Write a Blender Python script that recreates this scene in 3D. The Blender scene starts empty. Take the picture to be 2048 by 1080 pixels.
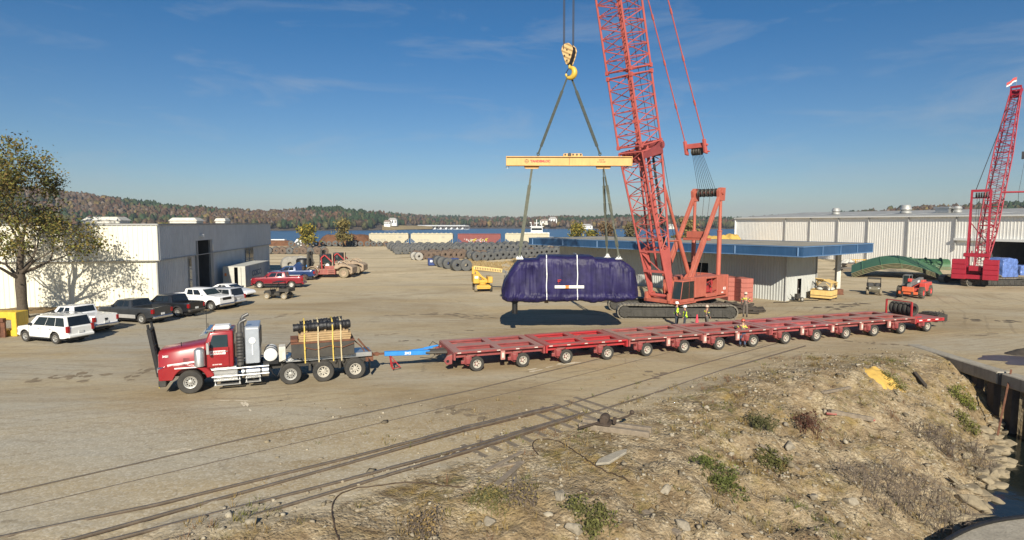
import bpy, bmesh, math, random
import numpy as np
from mathutils import Vector, Matrix, Quaternion, noise as mnoise
R = random.Random(7)
scene = bpy.context.scene
COL = scene.collection
rad = math.radians

# ---------------------------------------------------------------- camera
F = 1180.0; H = 8.0; YH = 445.0           # focal length in pixels of a 2048 px wide picture, height, horizon row
TH = math.atan((540 - YH) / F)
cam = bpy.data.cameras.new("camera")
cam.sensor_width = 36.0
cam.lens = 36.0 * F / 2048.0
cam.clip_start = 0.3
cam.clip_end = 30000
camo = bpy.data.objects.new("camera", cam)
COL.objects.link(camo)
camo.location = (0, 0, H)
camo.rotation_euler = (math.pi / 2 - TH, 0, 0)
scene.camera = camo

# ---------------------------------------------------------------- world, sun, exposure
SUN_EL = rad(29)
SX = -0.04                                # sideways drift of the shadows per metre away from the camera
n_ = math.hypot(SX, 1)
SUN_DIR = Vector((-SX / n_ * math.cos(SUN_EL), -1 / n_ * math.cos(SUN_EL), math.sin(SUN_EL)))
w = bpy.data.worlds.new("World"); scene.world = w; w.use_nodes = True
nt = w.node_tree; nt.nodes.clear()
sky = nt.nodes.new("ShaderNodeTexSky"); sky.sky_type = 'NISHITA'; sky.sun_disc = False
sky.sun_elevation = SUN_EL
sky.sun_rotation = math.atan2(SUN_DIR.x, SUN_DIR.y)
sky.altitude = 0; sky.air_density = 1.0; sky.dust_density = 0.25; sky.ozone_density = 5.0
bg = nt.nodes.new("ShaderNodeBackground"); bg.inputs["Strength"].default_value = 0.052
wo = nt.nodes.new("ShaderNodeOutputWorld")
# thin cirrus: real cloud brightness mixed over the sky by direction
tc = nt.nodes.new("ShaderNodeTexCoord")
mp = nt.nodes.new("ShaderNodeMapping"); mp.inputs["Scale"].default_value = (1.1, 1.0, 6.0)
mp.inputs["Rotation"].default_value = (0, rad(-9), 0)
nz = nt.nodes.new("ShaderNodeTexNoise"); nz.inputs["Scale"].default_value = 3.2; nz.inputs["Detail"].default_value = 7; nz.inputs["Roughness"].default_value = 0.62
nz.inputs["Distortion"].default_value = 0.5
cr = nt.nodes.new("ShaderNodeMapRange"); cr.inputs[1].default_value = 0.52; cr.inputs[2].default_value = 0.86; cr.inputs[3].default_value = 0; cr.inputs[4].default_value = 0.42
mx = nt.nodes.new("ShaderNodeMixRGB"); mx.inputs[2].default_value = (6.0, 6.6, 7.2, 1)
nt.links.new(tc.outputs["Generated"], mp.inputs[0]); nt.links.new(mp.outputs[0], nz.inputs["Vector"])
nt.links.new(nz.outputs["Fac"], cr.inputs[0]); nt.links.new(cr.outputs[0], mx.inputs[0])
tint = nt.nodes.new("ShaderNodeMixRGB"); tint.blend_type = 'MULTIPLY'; tint.inputs[0].default_value = 1; tint.inputs[2].default_value = (0.62, 0.93, 1.02, 1)
sx_ = nt.nodes.new("ShaderNodeSeparateXYZ"); nt.links.new(tc.outputs["Generated"], sx_.inputs[0]); hr = nt.nodes.new("ShaderNodeMapRange"); hr.inputs[1].default_value = 0.0; hr.inputs[2].default_value = 0.30; nt.links.new(sx_.outputs[2], hr.inputs[0])
tcol = nt.nodes.new("ShaderNodeMixRGB"); tcol.inputs[1].default_value = (1.02, 0.99, 1.0, 1); tcol.inputs[2].default_value = (0.42, 0.83, 1.04, 1); nt.links.new(hr.outputs[0], tcol.inputs[0]); nt.links.new(tcol.outputs[0], tint.inputs[2])
nt.links.new(sky.outputs[0], tint.inputs[1]); nt.links.new(tint.outputs[0], mx.inputs[1]); nt.links.new(mx.outputs[0], bg.inputs[0]); nt.links.new(bg.outputs[0], wo.inputs[0])
sl = bpy.data.lights.new("sun", 'SUN'); sl.energy = 5.0; sl.angle = rad(0.53); sl.color = (1.0, 0.92, 0.77)
so = bpy.data.objects.new("sun", sl); COL.objects.link(so)
so.rotation_euler = (-SUN_DIR).to_track_quat('-Z', 'Y').to_euler(); so.location = (0, -30, 80)
scene.view_settings.view_transform = 'Standard'; scene.view_settings.look = 'None'
scene.view_settings.exposure = 0.56; scene.view_settings.gamma = 1.0; scene.view_settings.use_curve_mapping = False

# ---------------------------------------------------------------- helpers
def ray(px, py):
    u = (px - 1024) / F; v = (py - 540) / F
    return Vector((u, math.cos(TH) - v * math.sin(TH), -math.sin(TH) - v * math.cos(TH)))
def P(px, py, z=0.0):
    d = ray(px, py); t = (z - H) / d.z
    return Vector((d.x * t, d.y * t, z))
def DP(px, py, Y):
    d = ray(px, py); t = Y / d.y
    return Vector((d.x * t, Y, H + d.z * t))
def lin(c):
    c /= 255.0
    return c / 12.92 if c <= 0.04045 else ((c + 0.055) / 1.055) ** 2.4
def C(r, g, b): return (lin(r), lin(g), lin(b))

MATS = {}
def mat(name, col, rough=0.6, metal=0.0, var=0.12, scale=2.0, bump=0.0, bscale=25.0, dust=None, dustamt=0.6, spec=0.5, col2=None, streak=None, coat=0.0, trans=0.0):
    """procedural paint / stone / steel: base colour broken by noise, optional dust on upward faces, optional rain streaks"""
    m = bpy.data.materials.new(name); m.use_nodes = True; MATS[name] = m
    nt = m.node_tree; N = nt.nodes; L = nt.links
    b = N["Principled BSDF"]
    b.inputs["Roughness"].default_value = rough; b.inputs["Metallic"].default_value = metal
    b.inputs["Specular IOR Level"].default_value = spec
    if coat: b.inputs["Coat Weight"].default_value = coat; b.inputs["Coat Roughness"].default_value = 0.08
    if trans: b.inputs["Transmission Weight"].default_value = trans
    t = N.new("ShaderNodeTexCoord")
    n = N.new("ShaderNodeTexNoise"); n.inputs["Scale"].default_value = scale; n.inputs["Detail"].default_value = 8; n.inputs["Roughness"].default_value = 0.65
    L.new(t.outputs["Object"], n.inputs["Vector"])
    r = N.new("ShaderNodeMapRange"); r.inputs[1].default_value = 0.3; r.inputs[2].default_value = 0.7
    L.new(n.outputs["Fac"], r.inputs[0])
    mix = N.new("ShaderNodeMixRGB")
    c1 = [max(0, x * (1 - var)) for x in col]; c2 = col2 or [min(1, x * (1 + var)) for x in col]
    mix.inputs[1].default_value = (*c1, 1); mix.inputs[2].default_value = (*c2, 1)
    L.new(r.outputs[0], mix.inputs[0])
    out = mix.outputs[0]
    if streak:
        mp = N.new("ShaderNodeMapping"); mp.inputs["Scale"].default_value = (4, 4, 0.25)
        L.new(t.outputs["Object"], mp.inputs[0])
        s = N.new("ShaderNodeTexNoise"); s.inputs["Scale"].default_value = 1.5; s.inputs["Detail"].default_value = 5
        L.new(mp.outputs[0], s.inputs["Vector"])
        sr = N.new("ShaderNodeMapRange"); sr.inputs[1].default_value = 0.5; sr.inputs[2].default_value = 0.75; sr.inputs[4].default_value = 0.55
        L.new(s.outputs["Fac"], sr.inputs[0])
        m2 = N.new("ShaderNodeMixRGB"); m2.inputs[2].default_value = (*streak, 1)
        L.new(sr.outputs[0], m2.inputs[0]); L.new(out, m2.inputs[1]); out = m2.outputs[0]
    if dust:
        g = N.new("ShaderNodeNewGeometry"); sp = N.new("ShaderNodeSeparateXYZ"); L.new(g.outputs["Normal"], sp.inputs[0])
        dr = N.new("ShaderNodeMapRange"); dr.inputs[1].default_value = 0.2; dr.inputs[2].default_value = 0.95; dr.inputs[4].default_value = dustamt
        L.new(sp.outputs[2], dr.inputs[0])
        n3 = N.new("ShaderNodeTexNoise"); n3.inputs["Scale"].default_value = 1.2; n3.inputs["Detail"].default_value = 7
        L.new(t.outputs["Object"], n3.inputs["Vector"])
        mm = N.new("ShaderNodeMath"); mm.operation = 'MULTIPLY_ADD'; mm.inputs[1].default_value = 0.5; L.new(n3.outputs["Fac"], mm.inputs[0])
        mm.inputs[2].default_value = 0.0
        ad = N.new("ShaderNodeMath"); ad.operation = 'MULTIPLY_ADD'; L.new(dr.outputs[0], ad.inputs[0]); ad.inputs[1].default_value = 0.8
        L.new(mm.outputs[0], ad.inputs[2]); 
        sb = N.new("ShaderNodeMath"); sb.operation = 'SUBTRACT'; sb.use_clamp = True; L.new(ad.outputs[0], sb.inputs[0]); sb.inputs[1].default_value = 0.14
        m3 = N.new("ShaderNodeMixRGB"); m3.inputs[2].default_value = (*dust, 1); L.new(sb.outputs[0], m3.inputs[0]); L.new(out, m3.inputs[1]); out = m3.outputs[0]
    L.new(out, b.inputs["Base Color"])
    if bump:
        n2 = N.new("ShaderNodeTexNoise"); n2.inputs["Scale"].default_value = bscale; n2.inputs["Detail"].default_value = 6
        L.new(t.outputs["Object"], n2.inputs["Vector"])
        bp = N.new("ShaderNodeBump"); bp.inputs["Strength"].default_value = bump; bp.inputs["Distance"].default_value = 0.05
        L.new(n2.outputs["Fac"], bp.inputs["Height"]); L.new(bp.outputs[0], b.inputs["Normal"])
    return m

class MB:
    """collects shapes and links them as ONE mesh object"""
    def __init__(s): s.v = []; s.f = []; s.m = []; s.T = Matrix.Identity(4)
    def add(s, vs, fs, mi=0):
        o = len(s.v); T = s.T
        s.v += [tuple(T @ Vector(p)) for p in vs]
        for f in fs: s.f.append([i + o for i in f]); s.m.append(mi)
        return s
    def box(s, c, d, mi=0, rz=0, ry=0, rx=0, taper=1.0):
        x, y, z = d[0] / 2, d[1] / 2, d[2] / 2
        q = [(-x, -y, -z), (x, -y, -z), (x, y, -z), (-x, y, -z)] + [(a * taper, b * taper, z) for a, b in ((-x, -y), (x, -y), (x, y), (-x, y))]
        M = Matrix.Translation(c) @ Matrix.Rotation(rz, 4, 'Z') @ Matrix.Rotation(ry, 4, 'Y') @ Matrix.Rotation(rx, 4, 'X')
        return s.add([tuple(M @ Vector(p)) for p in q], [(0, 3, 2, 1), (4, 5, 6, 7), (0, 1, 5, 4), (1, 2, 6, 5), (2, 3, 7, 6), (3, 0, 4, 7)], mi)
    def bb(s, x0, x1, y0, y1, z0, z1, mi=0):
        return s.box(((x0 + x1) / 2, (y0 + y1) / 2, (z0 + z1) / 2), (abs(x1 - x0), abs(y1 - y0), abs(z1 - z0)), mi)
    def beam(s, a, b, wd, hg, mi=0, up=(0, 0, 1)):
        a = Vector(a); b = Vector(b); d = (b - a); ln = d.length
        if ln < 1e-6: return s
        d /= ln; u = Vector(up)
        if abs(d.dot(u)) > 0.98: u = Vector((1, 0, 0))
        y = u.cross(d).normalized(); z = d.cross(y)
        M = Matrix((d, y, z)).transposed().to_4x4(); M.translation = (a + b) / 2
        x, yy, zz = ln / 2, wd / 2, hg / 2
        q = [(-x, -yy, -zz), (x, -yy, -zz), (x, yy, -zz), (-x, yy, -zz), (-x, -yy, zz), (x, -yy, zz), (x, yy, zz), (-x, yy, zz)]
        return s.add([tuple(M @ Vector(p)) for p in q], [(0, 3, 2, 1), (4, 5, 6, 7), (0, 1, 5, 4), (1, 2, 6, 5), (2, 3, 7, 6), (3, 0, 4, 7)], mi)
    def prism(s, poly, y0, y1, mi=0, axis='y'):
        n = len(poly)
        f = {'y': lambda p, t: (p[0], t, p[1]), 'x': lambda p, t: (t, p[0], p[1]), 'z': lambda p, t: (p[0], p[1], t)}[axis]
        vs = [f(p, y0) for p in poly] + [f(p, y1) for p in poly]
        fs = [tuple(range(n)), tuple(range(2 * n - 1, n - 1, -1))] + [(i, i + n, (i + 1) % n + n, (i + 1) % n) for i in range(n)]
        return s.add(vs, fs, mi)
    def tube(s, a, b, r, n=8, mi=0, r2=None, cap=True):
        return s.path([a, b], r if r2 is None else [r, r2], n, mi, cap)
    def path(s, pts, r, n=8, mi=0, cap=True):
        pts = [Vector(p) for p in pts]; k = len(pts)
        rs = r if isinstance(r, (list, tuple)) else [r] * k
        vs = []; u = None
        for i, p in enumerate(pts):
            d = (pts[min(i + 1, k - 1)] - pts[max(i - 1, 0)])
            d = d.normalized() if d.length > 1e-9 else Vector((0, 0, 1))
            if u is None:
                u = Vector((0, 0, 1)) if abs(d.z) < 0.9 else Vector((1, 0, 0))
            u = (u - d * u.dot(d)); u = u.normalized() if u.length > 1e-6 else d.orthogonal().normalized()
            w_ = d.cross(u)
            for j in range(n):
                a = 2 * math.pi * j / n
                vs.append(tuple(p + (u * math.cos(a) + w_ * math.sin(a)) * rs[i]))
        fs = [(i * n + j, i * n + (j + 1) % n, (i + 1) * n + (j + 1) % n, (i + 1) * n + j) for i in range(k - 1) for j in range(n)]
        if cap: fs += [tuple(range(n - 1, -1, -1)), tuple(range((k - 1) * n, k * n))]
        return s.add(vs, fs, mi)
    def lathe(s, prof, c, axis='y', n=20, mi=0, loop=False):
        """prof = [(radius, offset along axis)]"""
        ax = {'x': lambda r, a, h: (h, r * math.cos(a), r * math.sin(a)), 'y': lambda r, a, h: (r * math.cos(a), h, r * math.sin(a)), 'z': lambda r, a, h: (r * math.cos(a), r * math.sin(a), h)}[axis]
        k = len(prof); vs = []
        for r, h in prof:
            for j in range(n):
                q = ax(r, 2 * math.pi * j / n, h); vs.append((q[0] + c[0], q[1] + c[1], q[2] + c[2]))
        fs = []
        for i in range(k if loop else k - 1):
            i2 = (i + 1) % k
            for j in range(n):
                fs.append((i * n + j, i2 * n + j, i2 * n + (j + 1) % n, i * n + (j + 1) % n))
        if not loop:
            if prof[0][0] > 1e-4: fs.append(tuple(range(n)))
            if prof[-1][0] > 1e-4: fs.append(tuple(range(k * n - 1, (k - 1) * n - 1, -1)))
        return s.add(vs, fs, mi)
    def quad(s, a, b, c, d, mi=0): return s.add([a, b, c, d], [(0, 1, 2, 3)], mi)
    def plate(s, a, b, c, d, th, mi=0):
        a, b, c, d = map(Vector, (a, b, c, d)); n = (b - a).cross(d - a).normalized() * th
        return s.add([a, b, c, d, a + n, b + n, c + n, d + n], [(0, 3, 2, 1), (4, 5, 6, 7), (0, 1, 5, 4), (1, 2, 6, 5), (2, 3, 7, 6), (3, 0, 4, 7)], mi)
    def ico(s, c, r, sub=1, jit=0.0, sc=(1, 1, 1), mi=0, rnd=R):
        bm = bmesh.new(); bmesh.ops.create_icosphere(bm, subdivisions=sub, radius=1)
        vs = [];
        for v in bm.verts:
            k = r * (1 + rnd.uniform(-jit, jit)); vs.append((c[0] + v.co.x * k * sc[0], c[1] + v.co.y * k * sc[1], c[2] + v.co.z * k * sc[2]))
        fs = [[v.index for v in f.verts] for f in bm.faces]; bm.free()
        return s.add(vs, fs, mi)
    def lattice(s, A, B, sA, sB, n, rc, rl, mi=0, faces=(0, 1, 2, 3), x=True, nc=6):
        """square lattice boom between corner lists A and B (4 points each)"""
        A = [Vector(p) for p in A]; B = [Vector(p) for p in B]
        for i in range(4): s.tube(A[i], B[i], rc, nc, mi)
        for fi in faces:
            i, j = fi, (fi + 1) % 4
            for k in range(n):
                t0 = k / n; t1 = (k + 1) / n; tm = (k + .5) / n
                a0 = A[i].lerp(B[i], t0); b0 = A[j].lerp(B[j], t0); a1 = A[i].lerp(B[i], t1); b1 = A[j].lerp(B[j], t1)
                if k % 2 == 0: s.tube(a0, b1, rl, 5, mi, cap=False)
                else: s.tube(b0, a1, rl, 5, mi, cap=False)
                s.tube(a0, b0, rl * .9, 5, mi, cap=False)
        return s
    def build(s, name, mats, parent=None, bevel=0.0, smooth=None, seg=1):
        me = bpy.data.meshes.new(name)
        me.from_pydata(s.v, [], s.f)
        if not isinstance(mats, (list, tuple)): mats = [mats]
        for m in mats: me.materials.append(m)
        me.polygons.foreach_set("material_index", s.m)
        if bevel:
            bm = bmesh.new(); bm.from_mesh(me)
            es = [e for e in bm.edges if len(e.link_faces) == 2 and e.calc_face_angle(0) > rad(35)]
            bmesh.ops.bevel(bm, geom=es, offset=bevel, segments=seg, affect='EDGES', profile=0.5, clamp_overlap=True)
            bm.to_mesh(me); bm.free()
        bm = bmesh.new(); bm.from_mesh(me); bmesh.ops.recalc_face_normals(bm, faces=bm.faces); bm.to_mesh(me); bm.free()
        if smooth:
            me.shade_smooth(); me.set_sharp_from_angle(angle=rad(smooth))
        me.update()
        o = bpy.data.objects.new(name, me); COL.objects.link(o)
        if parent is not None: o.parent = parent
        return o

def thing(name, label, cat, loc=(0, 0, 0), rz=0.0, group=None):
    o = bpy.data.objects.new(name, None); COL.objects.link(o)
    o.empty_display_size = 0.2
    o.location = loc; o.rotation_euler = (0, 0, rz); o["label"] = label; o["category"] = cat
    if group: o["group"] = group
    return o
def tag(o, label, cat, group=None, kind=None):
    o["label"] = label; o["category"] = cat
    if group: o["group"] = group
    if kind: o["kind"] = kind
    return o
def struct(o, label=None, cat=None):
    o["kind"] = "structure"
    if label: o["label"] = label; o["category"] = cat or o.name
    return o
KIDS = {}
def kids(o): return [c for c in COL.objects if c.parent is o]
def copy_tree(o, loc=None, rz=None, label=None, group=None, parent=None, ch=None):
    c = o.copy(); COL.objects.link(c)
    if parent is not None: c.parent = parent
    if loc is not None: c.location = loc
    if rz is not None: c.rotation_euler = (0, 0, rz)
    if label: c["label"] = label
    if group: c["group"] = group
    for k in (ch if ch is not None else kids(o)): copy_tree(k, parent=c)
    return c
def text(name, body, size, m, parent, M, ext=0.004, align='CENTER', sx=1.0, bold=0.0):
    """lettering as a thin real mesh; M maps text x (right) / y (up) / z (out) into the parent"""
    cu = bpy.data.curves.new(name, 'FONT'); cu.body = body; cu.size = size; cu.extrude = ext; cu.align_x = align; cu.align_y = 'CENTER'; cu.offset = bold
    o = bpy.data.objects.new("text_tmp", cu); COL.objects.link(o)
    dg = bpy.context.evaluated_depsgraph_get(); dg.update()
    me = bpy.data.meshes.new_from_object(o.evaluated_get(dg)); me.name = name
    bpy.data.objects.remove(o); bpy.data.curves.remove(cu)
    me.transform(M @ Matrix.Diagonal((sx, 1, 1, 1)))
    me.materials.clear(); me.materials.append(m)
    t = bpy.data.objects.new(name, me); COL.objects.link(t)
    if parent is not None: t.parent = parent
    return t
def frame_mat(origin, xdir, ydir):
    x = Vector(xdir).normalized(); y = Vector(ydir); y = (y - x * y.dot(x)).normalized(); z = x.cross(y)
    M = Matrix((x, y, z)).transposed().to_4x4(); M.translation = Vector(origin); return M
def fbm(x, y, z=0.0, o=4):
    return mnoise.fractal(Vector((x, y, z)), 1.0, 2.0, o)

# ---------------------------------------------------------------- materials
DUST = C(150, 128, 98)
M = {}
M['tyre'] = mat('tyre_rubber', (0.03, 0.029, 0.027), 0.85, dust=(0.12, 0.10, 0.075), dustamt=0.2, var=0.3, scale=6, bump=0.3, bscale=40)
M['tyre_dusty'] = mat('dusty_tyre', (0.085, 0.075, 0.058), 0.9, var=0.35, scale=5, bump=0.3, bscale=40)
M['tyre_mud'] = mat('muddy_tyre', (0.22, 0.18, 0.12), 0.95, var=0.35, scale=4, bump=0.4, bscale=30)
M['chrome'] = mat('polished_steel', (0.72, 0.72, 0.72), 0.25, 1.0, var=0.08, scale=8)
M['alu'] = mat('dull_aluminium', (0.55, 0.55, 0.54), 0.42, 0.85, var=0.12, scale=5)
M['silver'] = mat('silver_tank_sheet', (0.50, 0.54, 0.60), 0.35, 0.6, var=0.12, scale=2)
M['rim'] = mat('wheel_rim_steel', (0.52, 0.51, 0.48), 0.4, 0.7, var=0.2, scale=9)
M['rim_white'] = mat('dirty_white_rim', (0.42, 0.39, 0.33), 0.6, 0.1, var=0.3, scale=9)
M['black'] = mat('black_paint', (0.012, 0.012, 0.013), 0.45, var=0.3, scale=4)
M['blacksteel'] = mat('black_dusty_steel', (0.03, 0.029, 0.027), 0.65, var=0.35, scale=4, dust=(0.16, 0.13, 0.09), dustamt=0.3)
M['plastic'] = mat('dark_trim_plastic', (0.028, 0.028, 0.029), 0.6, var=0.2, scale=6)
M['glass'] = mat('dark_vehicle_glass', (0.012, 0.015, 0.017), 0.06, 0.0, var=0.2, scale=1, spec=0.8)
M['glass_lt'] = mat('clear_vehicle_glass', (0.022, 0.034, 0.036), 0.06, 0.0, var=0.2, scale=1, spec=0.5)
M['headlamp'] = mat('headlamp_lens', (0.6, 0.6, 0.58), 0.12, 0.2, var=0.1, scale=8)
M['oldiron'] = mat('old_brown_iron', (0.065, 0.046, 0.034), 0.8, 0.2, var=0.35, scale=5, bump=0.3)
M['taillamp'] = mat('tail_lamp_lens', (0.24, 0.008, 0.010), 0.2, var=0.2, scale=8)
M['amber'] = mat('amber_lens', (0.7, 0.22, 0.02), 0.2, var=0.1, scale=8)
M['plate'] = mat('licence_plate', (0.62, 0.62, 0.6), 0.5, var=0.15, scale=14)
M['p_white'] = mat('white_car_paint', (0.74, 0.74, 0.72), 0.3, coat=0.6, var=0.04, scale=1.5)
M['p_white2'] = mat('bright_white_car_paint', (0.80, 0.80, 0.80), 0.28, coat=0.6, var=0.03, scale=1.5)
M['p_grey'] = mat('charcoal_car_paint', (0.045, 0.048, 0.052), 0.3, 0.3, coat=0.6, var=0.12, scale=1.5)
M['p_black'] = mat('black_car_paint', (0.012, 0.013, 0.016), 0.28, coat=0.6, var=0.2, scale=1.5)
M['p_silver'] = mat('silver_car_paint', (0.52, 0.53, 0.55), 0.3, 0.3, coat=0.6, var=0.06, scale=1.5)
M['p_red'] = mat('maroon_car_paint', (0.22, 0.012, 0.022), 0.28, 0.1, coat=0.6, var=0.12, scale=1.5)
M['p_blue'] = mat('navy_car_paint', (0.012, 0.035, 0.12), 0.28, 0.1, coat=0.6, var=0.12, scale=1.5)
M['p_tan'] = mat('two_tone_silver_paint', (0.42, 0.41, 0.39), 0.35, 0.2, coat=0.4, var=0.1, scale=1.5)
M['truckred'] = mat('truck_red_paint', (0.27, 0.008, 0.014), 0.3, 0.0, coat=0.35, var=0.12, scale=1.2, dust=(0.22, 0.07, 0.055), dustamt=0.05)
M['trred'] = mat('trailer_red_faded', (0.235, 0.036, 0.038), 0.65, var=0.3, scale=1.5, dust=(0.31, 0.180, 0.150), dustamt=1.0, streak=(0.14, 0.04, 0.035))
M['trred2'] = mat('trailer_red_fresh', (0.36, 0.014, 0.022), 0.5, var=0.15, scale=1.5, dust=(0.30, 0.14, 0.11), dustamt=0.85)
M['crred'] = mat('crane_red_orange', (0.41, 0.100, 0.064), 0.6, var=0.16, scale=1.2, streak=(0.25, 0.06, 0.05), dust=(0.36, 0.16, 0.11), dustamt=0.3)
M['crred_up'] = mat('crane_boom_red', (0.41, 0.088, 0.074), 0.6, var=0.14, scale=1.0)
M['crred2'] = mat('second_crane_crimson', (0.29, 0.010, 0.026), 0.5, var=0.15, scale=1.0)
M['cwred'] = mat('counterweight_red', (0.36, 0.115, 0.088), 0.75, var=0.15, scale=1.5, bump=0.2, streak=(0.26, 0.07, 0.05))
M['yellow'] = mat('machine_yellow', (0.58, 0.34, 0.035), 0.5, var=0.12, scale=2, dust=(0.45, 0.34, 0.18), dustamt=0.3)
M['beamyel'] = mat('spreader_yellow', (0.60, 0.345, 0.115), 0.55, var=0.12, scale=1.5, streak=(0.46, 0.26, 0.08))
M['paleyel'] = mat('pale_yellow_paint', (0.66, 0.46, 0.17), 0.6, var=0.14, scale=2, streak=(0.45, 0.30, 0.12))
M['hookyel'] = mat('hook_yellow', (0.60, 0.40, 0.06), 0.45, var=0.15, scale=4)
M['rope'] = mat('wire_rope', (0.055, 0.055, 0.06), 0.6, 0.5, var=0.2, scale=10)
M['sling'] = mat('olive_web_sling', (0.095, 0.10, 0.075), 0.85, var=0.2, scale=6, bump=0.2)
M['slingdk'] = mat('dark_web_sling', (0.045, 0.055, 0.05), 0.85, var=0.2, scale=6, bump=0.2)
M['rust'] = mat('rusty_steel', (0.14, 0.058, 0.032), 0.85, var=0.4, scale=4, bump=0.3)
M['track'] = mat('track_shoe_steel', (0.15, 0.135, 0.11), 0.75, 0.2, var=0.3, scale=3, dust=(0.30, 0.27, 0.21), dustamt=0.75, bump=0.2)
M['trackside'] = mat('track_frame_dusty', (0.042, 0.039, 0.033), 0.75, var=0.35, scale=2.2, bump=0.1, streak=(0.06, 0.055, 0.05))
M['mud'] = mat('dark_oily_mat', (0.045, 0.036, 0.028), 0.9, var=0.4, scale=1.5, bump=0.6, bscale=6)
M['wood'] = mat('new_timber', (0.36, 0.245, 0.125), 0.8, var=0.22, scale=3, bump=0.1)
M['wood_old'] = mat('weathered_timber', (0.21, 0.17, 0.125), 0.9, var=0.3, scale=4, bump=0.35, bscale=18)
M['sleeper'] = mat('old_sleeper_timber', (0.155, 0.125, 0.09), 0.92, var=0.3, scale=4, bump=0.4, bscale=14)
M['tarpblk'] = mat('black_rolled_tarp', (0.016, 0.016, 0.018), 0.5, var=0.4, scale=5, bump=0.6, bscale=9)
M['strapyel'] = mat('yellow_ratchet_strap', (0.52, 0.38, 0.08), 0.7, var=0.15, scale=8)
M['strappale'] = mat('pale_tan_strap', (0.46, 0.38, 0.22), 0.75, var=0.15, scale=8)
M['white'] = mat('white_paint', (0.72, 0.72, 0.70), 0.5, var=0.06, scale=3)
M['wht_dirty'] = mat('dirty_white_paint', (0.55, 0.53, 0.47), 0.6, var=0.15, scale=3, streak=(0.35, 0.30, 0.22))
M['bluepaint'] = mat('drawbar_blue', (0.03, 0.22, 0.58), 0.45, var=0.12, scale=3)
M['redtext'] = mat('red_lettering', (0.50, 0.03, 0.03), 0.5, var=0.08)
M['dktext'] = mat('dark_lettering', (0.03, 0.025, 0.02), 0.6, var=0.1)
M['wttext'] = mat('white_lettering', (0.75, 0.74, 0.72), 0.5, var=0.06)
M['orange'] = mat('orange_label', (0.75, 0.20, 0.03), 0.5, var=0.08)
M['skin'] = mat('skin', (0.40, 0.22, 0.15), 0.6, var=0.1, scale=10)
M['hair'] = mat('dark_hair', (0.03, 0.02, 0.015), 0.7, var=0.3, scale=20)
M['workgrey'] = mat('grey_work_shirt', (0.10, 0.092, 0.082), 0.9, var=0.2, scale=8, bump=0.3)
M['coverall'] = mat('grey_brown_coverall', (0.12, 0.10, 0.082), 0.9, var=0.2, scale=8, bump=0.3)
M['denim'] = mat('blue_denim', (0.05, 0.075, 0.13), 0.9, var=0.25, scale=9, bump=0.3)
M['darkcloth'] = mat('dark_navy_cloth', (0.03, 0.04, 0.055), 0.9, var=0.2, scale=9)
M['hiviz'] = mat('lime_safety_vest', (0.45, 0.78, 0.02), 0.75, var=0.1, scale=9)
M['hitape'] = mat('yellow_reflective_tape', (0.80, 0.80, 0.08), 0.5, var=0.08)
M['hat'] = mat('white_hard_hat', (0.85, 0.85, 0.83), 0.3, var=0.03)
M['hat_tan'] = mat('tan_hard_hat', (0.52, 0.38, 0.30), 0.35, var=0.08)
M['hat_red'] = mat('red_hard_hat', (0.40, 0.075, 0.04), 0.35, var=0.08)
M['cone'] = mat('pink_red_marker', (0.75, 0.05, 0.09), 0.5, var=0.08)
# ================================================================ SETTING
WL = [(26.3, 30.6), (24.6, 28.8), (22.9, 26.9), (21.4, 25.2), (18.7, 22.6), (16.0, 20.0), (13.2, 16.8), (10.3, 13.4), (5.5, 9.3), (-3, 6.0), (-20, 3.0), (-60, 0)]
def wl_dist(x, y):
    """signed distance to the creek's waterline (positive on land) and the way along it, vectorised"""
    best = np.full(x.shape, 1e9); sg = np.ones(x.shape); al = np.zeros(x.shape); acc = 0
    for (ax, ay), (bx, by) in zip(WL[:-1], WL[1:]):
        dx, dy = bx - ax, by - ay; l2 = dx * dx + dy * dy
        t = np.clip(((x - ax) * dx + (y - ay) * dy) / l2, 0, 1)
        d = np.hypot(x - ax - t * dx, y - ay - t * dy)
        cr_ = dx * (y - ay) - dy * (x - ax)
        m = d < best
        best = np.where(m, d, best); sg = np.where(m, np.where(cr_ < 0, 1, -1), sg); al = np.where(m, acc + t * math.sqrt(l2), al)
        acc += math.sqrt(l2)
    return best * sg, al
def sstep(a, b, x):
    t = np.clip((x - a) / (b - a), 0, 1); return t * t * (3 - 2 * t)
def base_h(x, y):
    x = np.asarray(x, float); y = np.asarray(y, float)
    d, al = wl_dist(x, y)
    wd = np.clip(4.4 + 0.42 * al, 4.4, 9.5)
    q = np.clip(d / wd, 0, 1)
    z = -3 + 3 * (1 - (1 - q) ** 1.55) + .42 * np.exp(-((d / wd - .82) / .26) ** 2) * np.clip((al - 1.5) / 3, 0, 1) * (1 - sstep(10, 18, al))
    z = np.where(d < 0, np.maximum(-3 + d * 0.75, -5.5), z)
    z = np.where((x > 26.32), 0, z)
    z = np.where((x > 26.0) & (x <= 26.32) & (y < 30.4), -5.0, z)
    return z, np.where(x > 26.32, 0, np.where(d < 0, 1, 1 - sstep(0.55, 1.35, d / wd)))
def bank_noise(x, y):
    return 0.34 * fbm(x * .45, y * .45) + 0.17 * fbm(x * 1.5 + 9, y * 1.5) + 0.10 * fbm(x * 4, y * 4 + 5)
def gh(x, y):
    z, b = base_h(np.array([x]), np.array([y])); z = float(z[0]); b = float(b[0])
    return z + (bank_noise(x, y) * b if b > 0.02 else 0)
def G(px, py):
    """where the line of sight through a pixel meets the ground, bank included"""
    d = ray(px, py); p = Vector((0, 0, H)); t = 8.0
    while t < 400:
        q = p + d * t
        if q.z <= gh(q.x, q.y): break
        t += 0.08 if t < 60 else 0.5
    return Vector((q.x, q.y, gh(q.x, q.y)))

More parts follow.
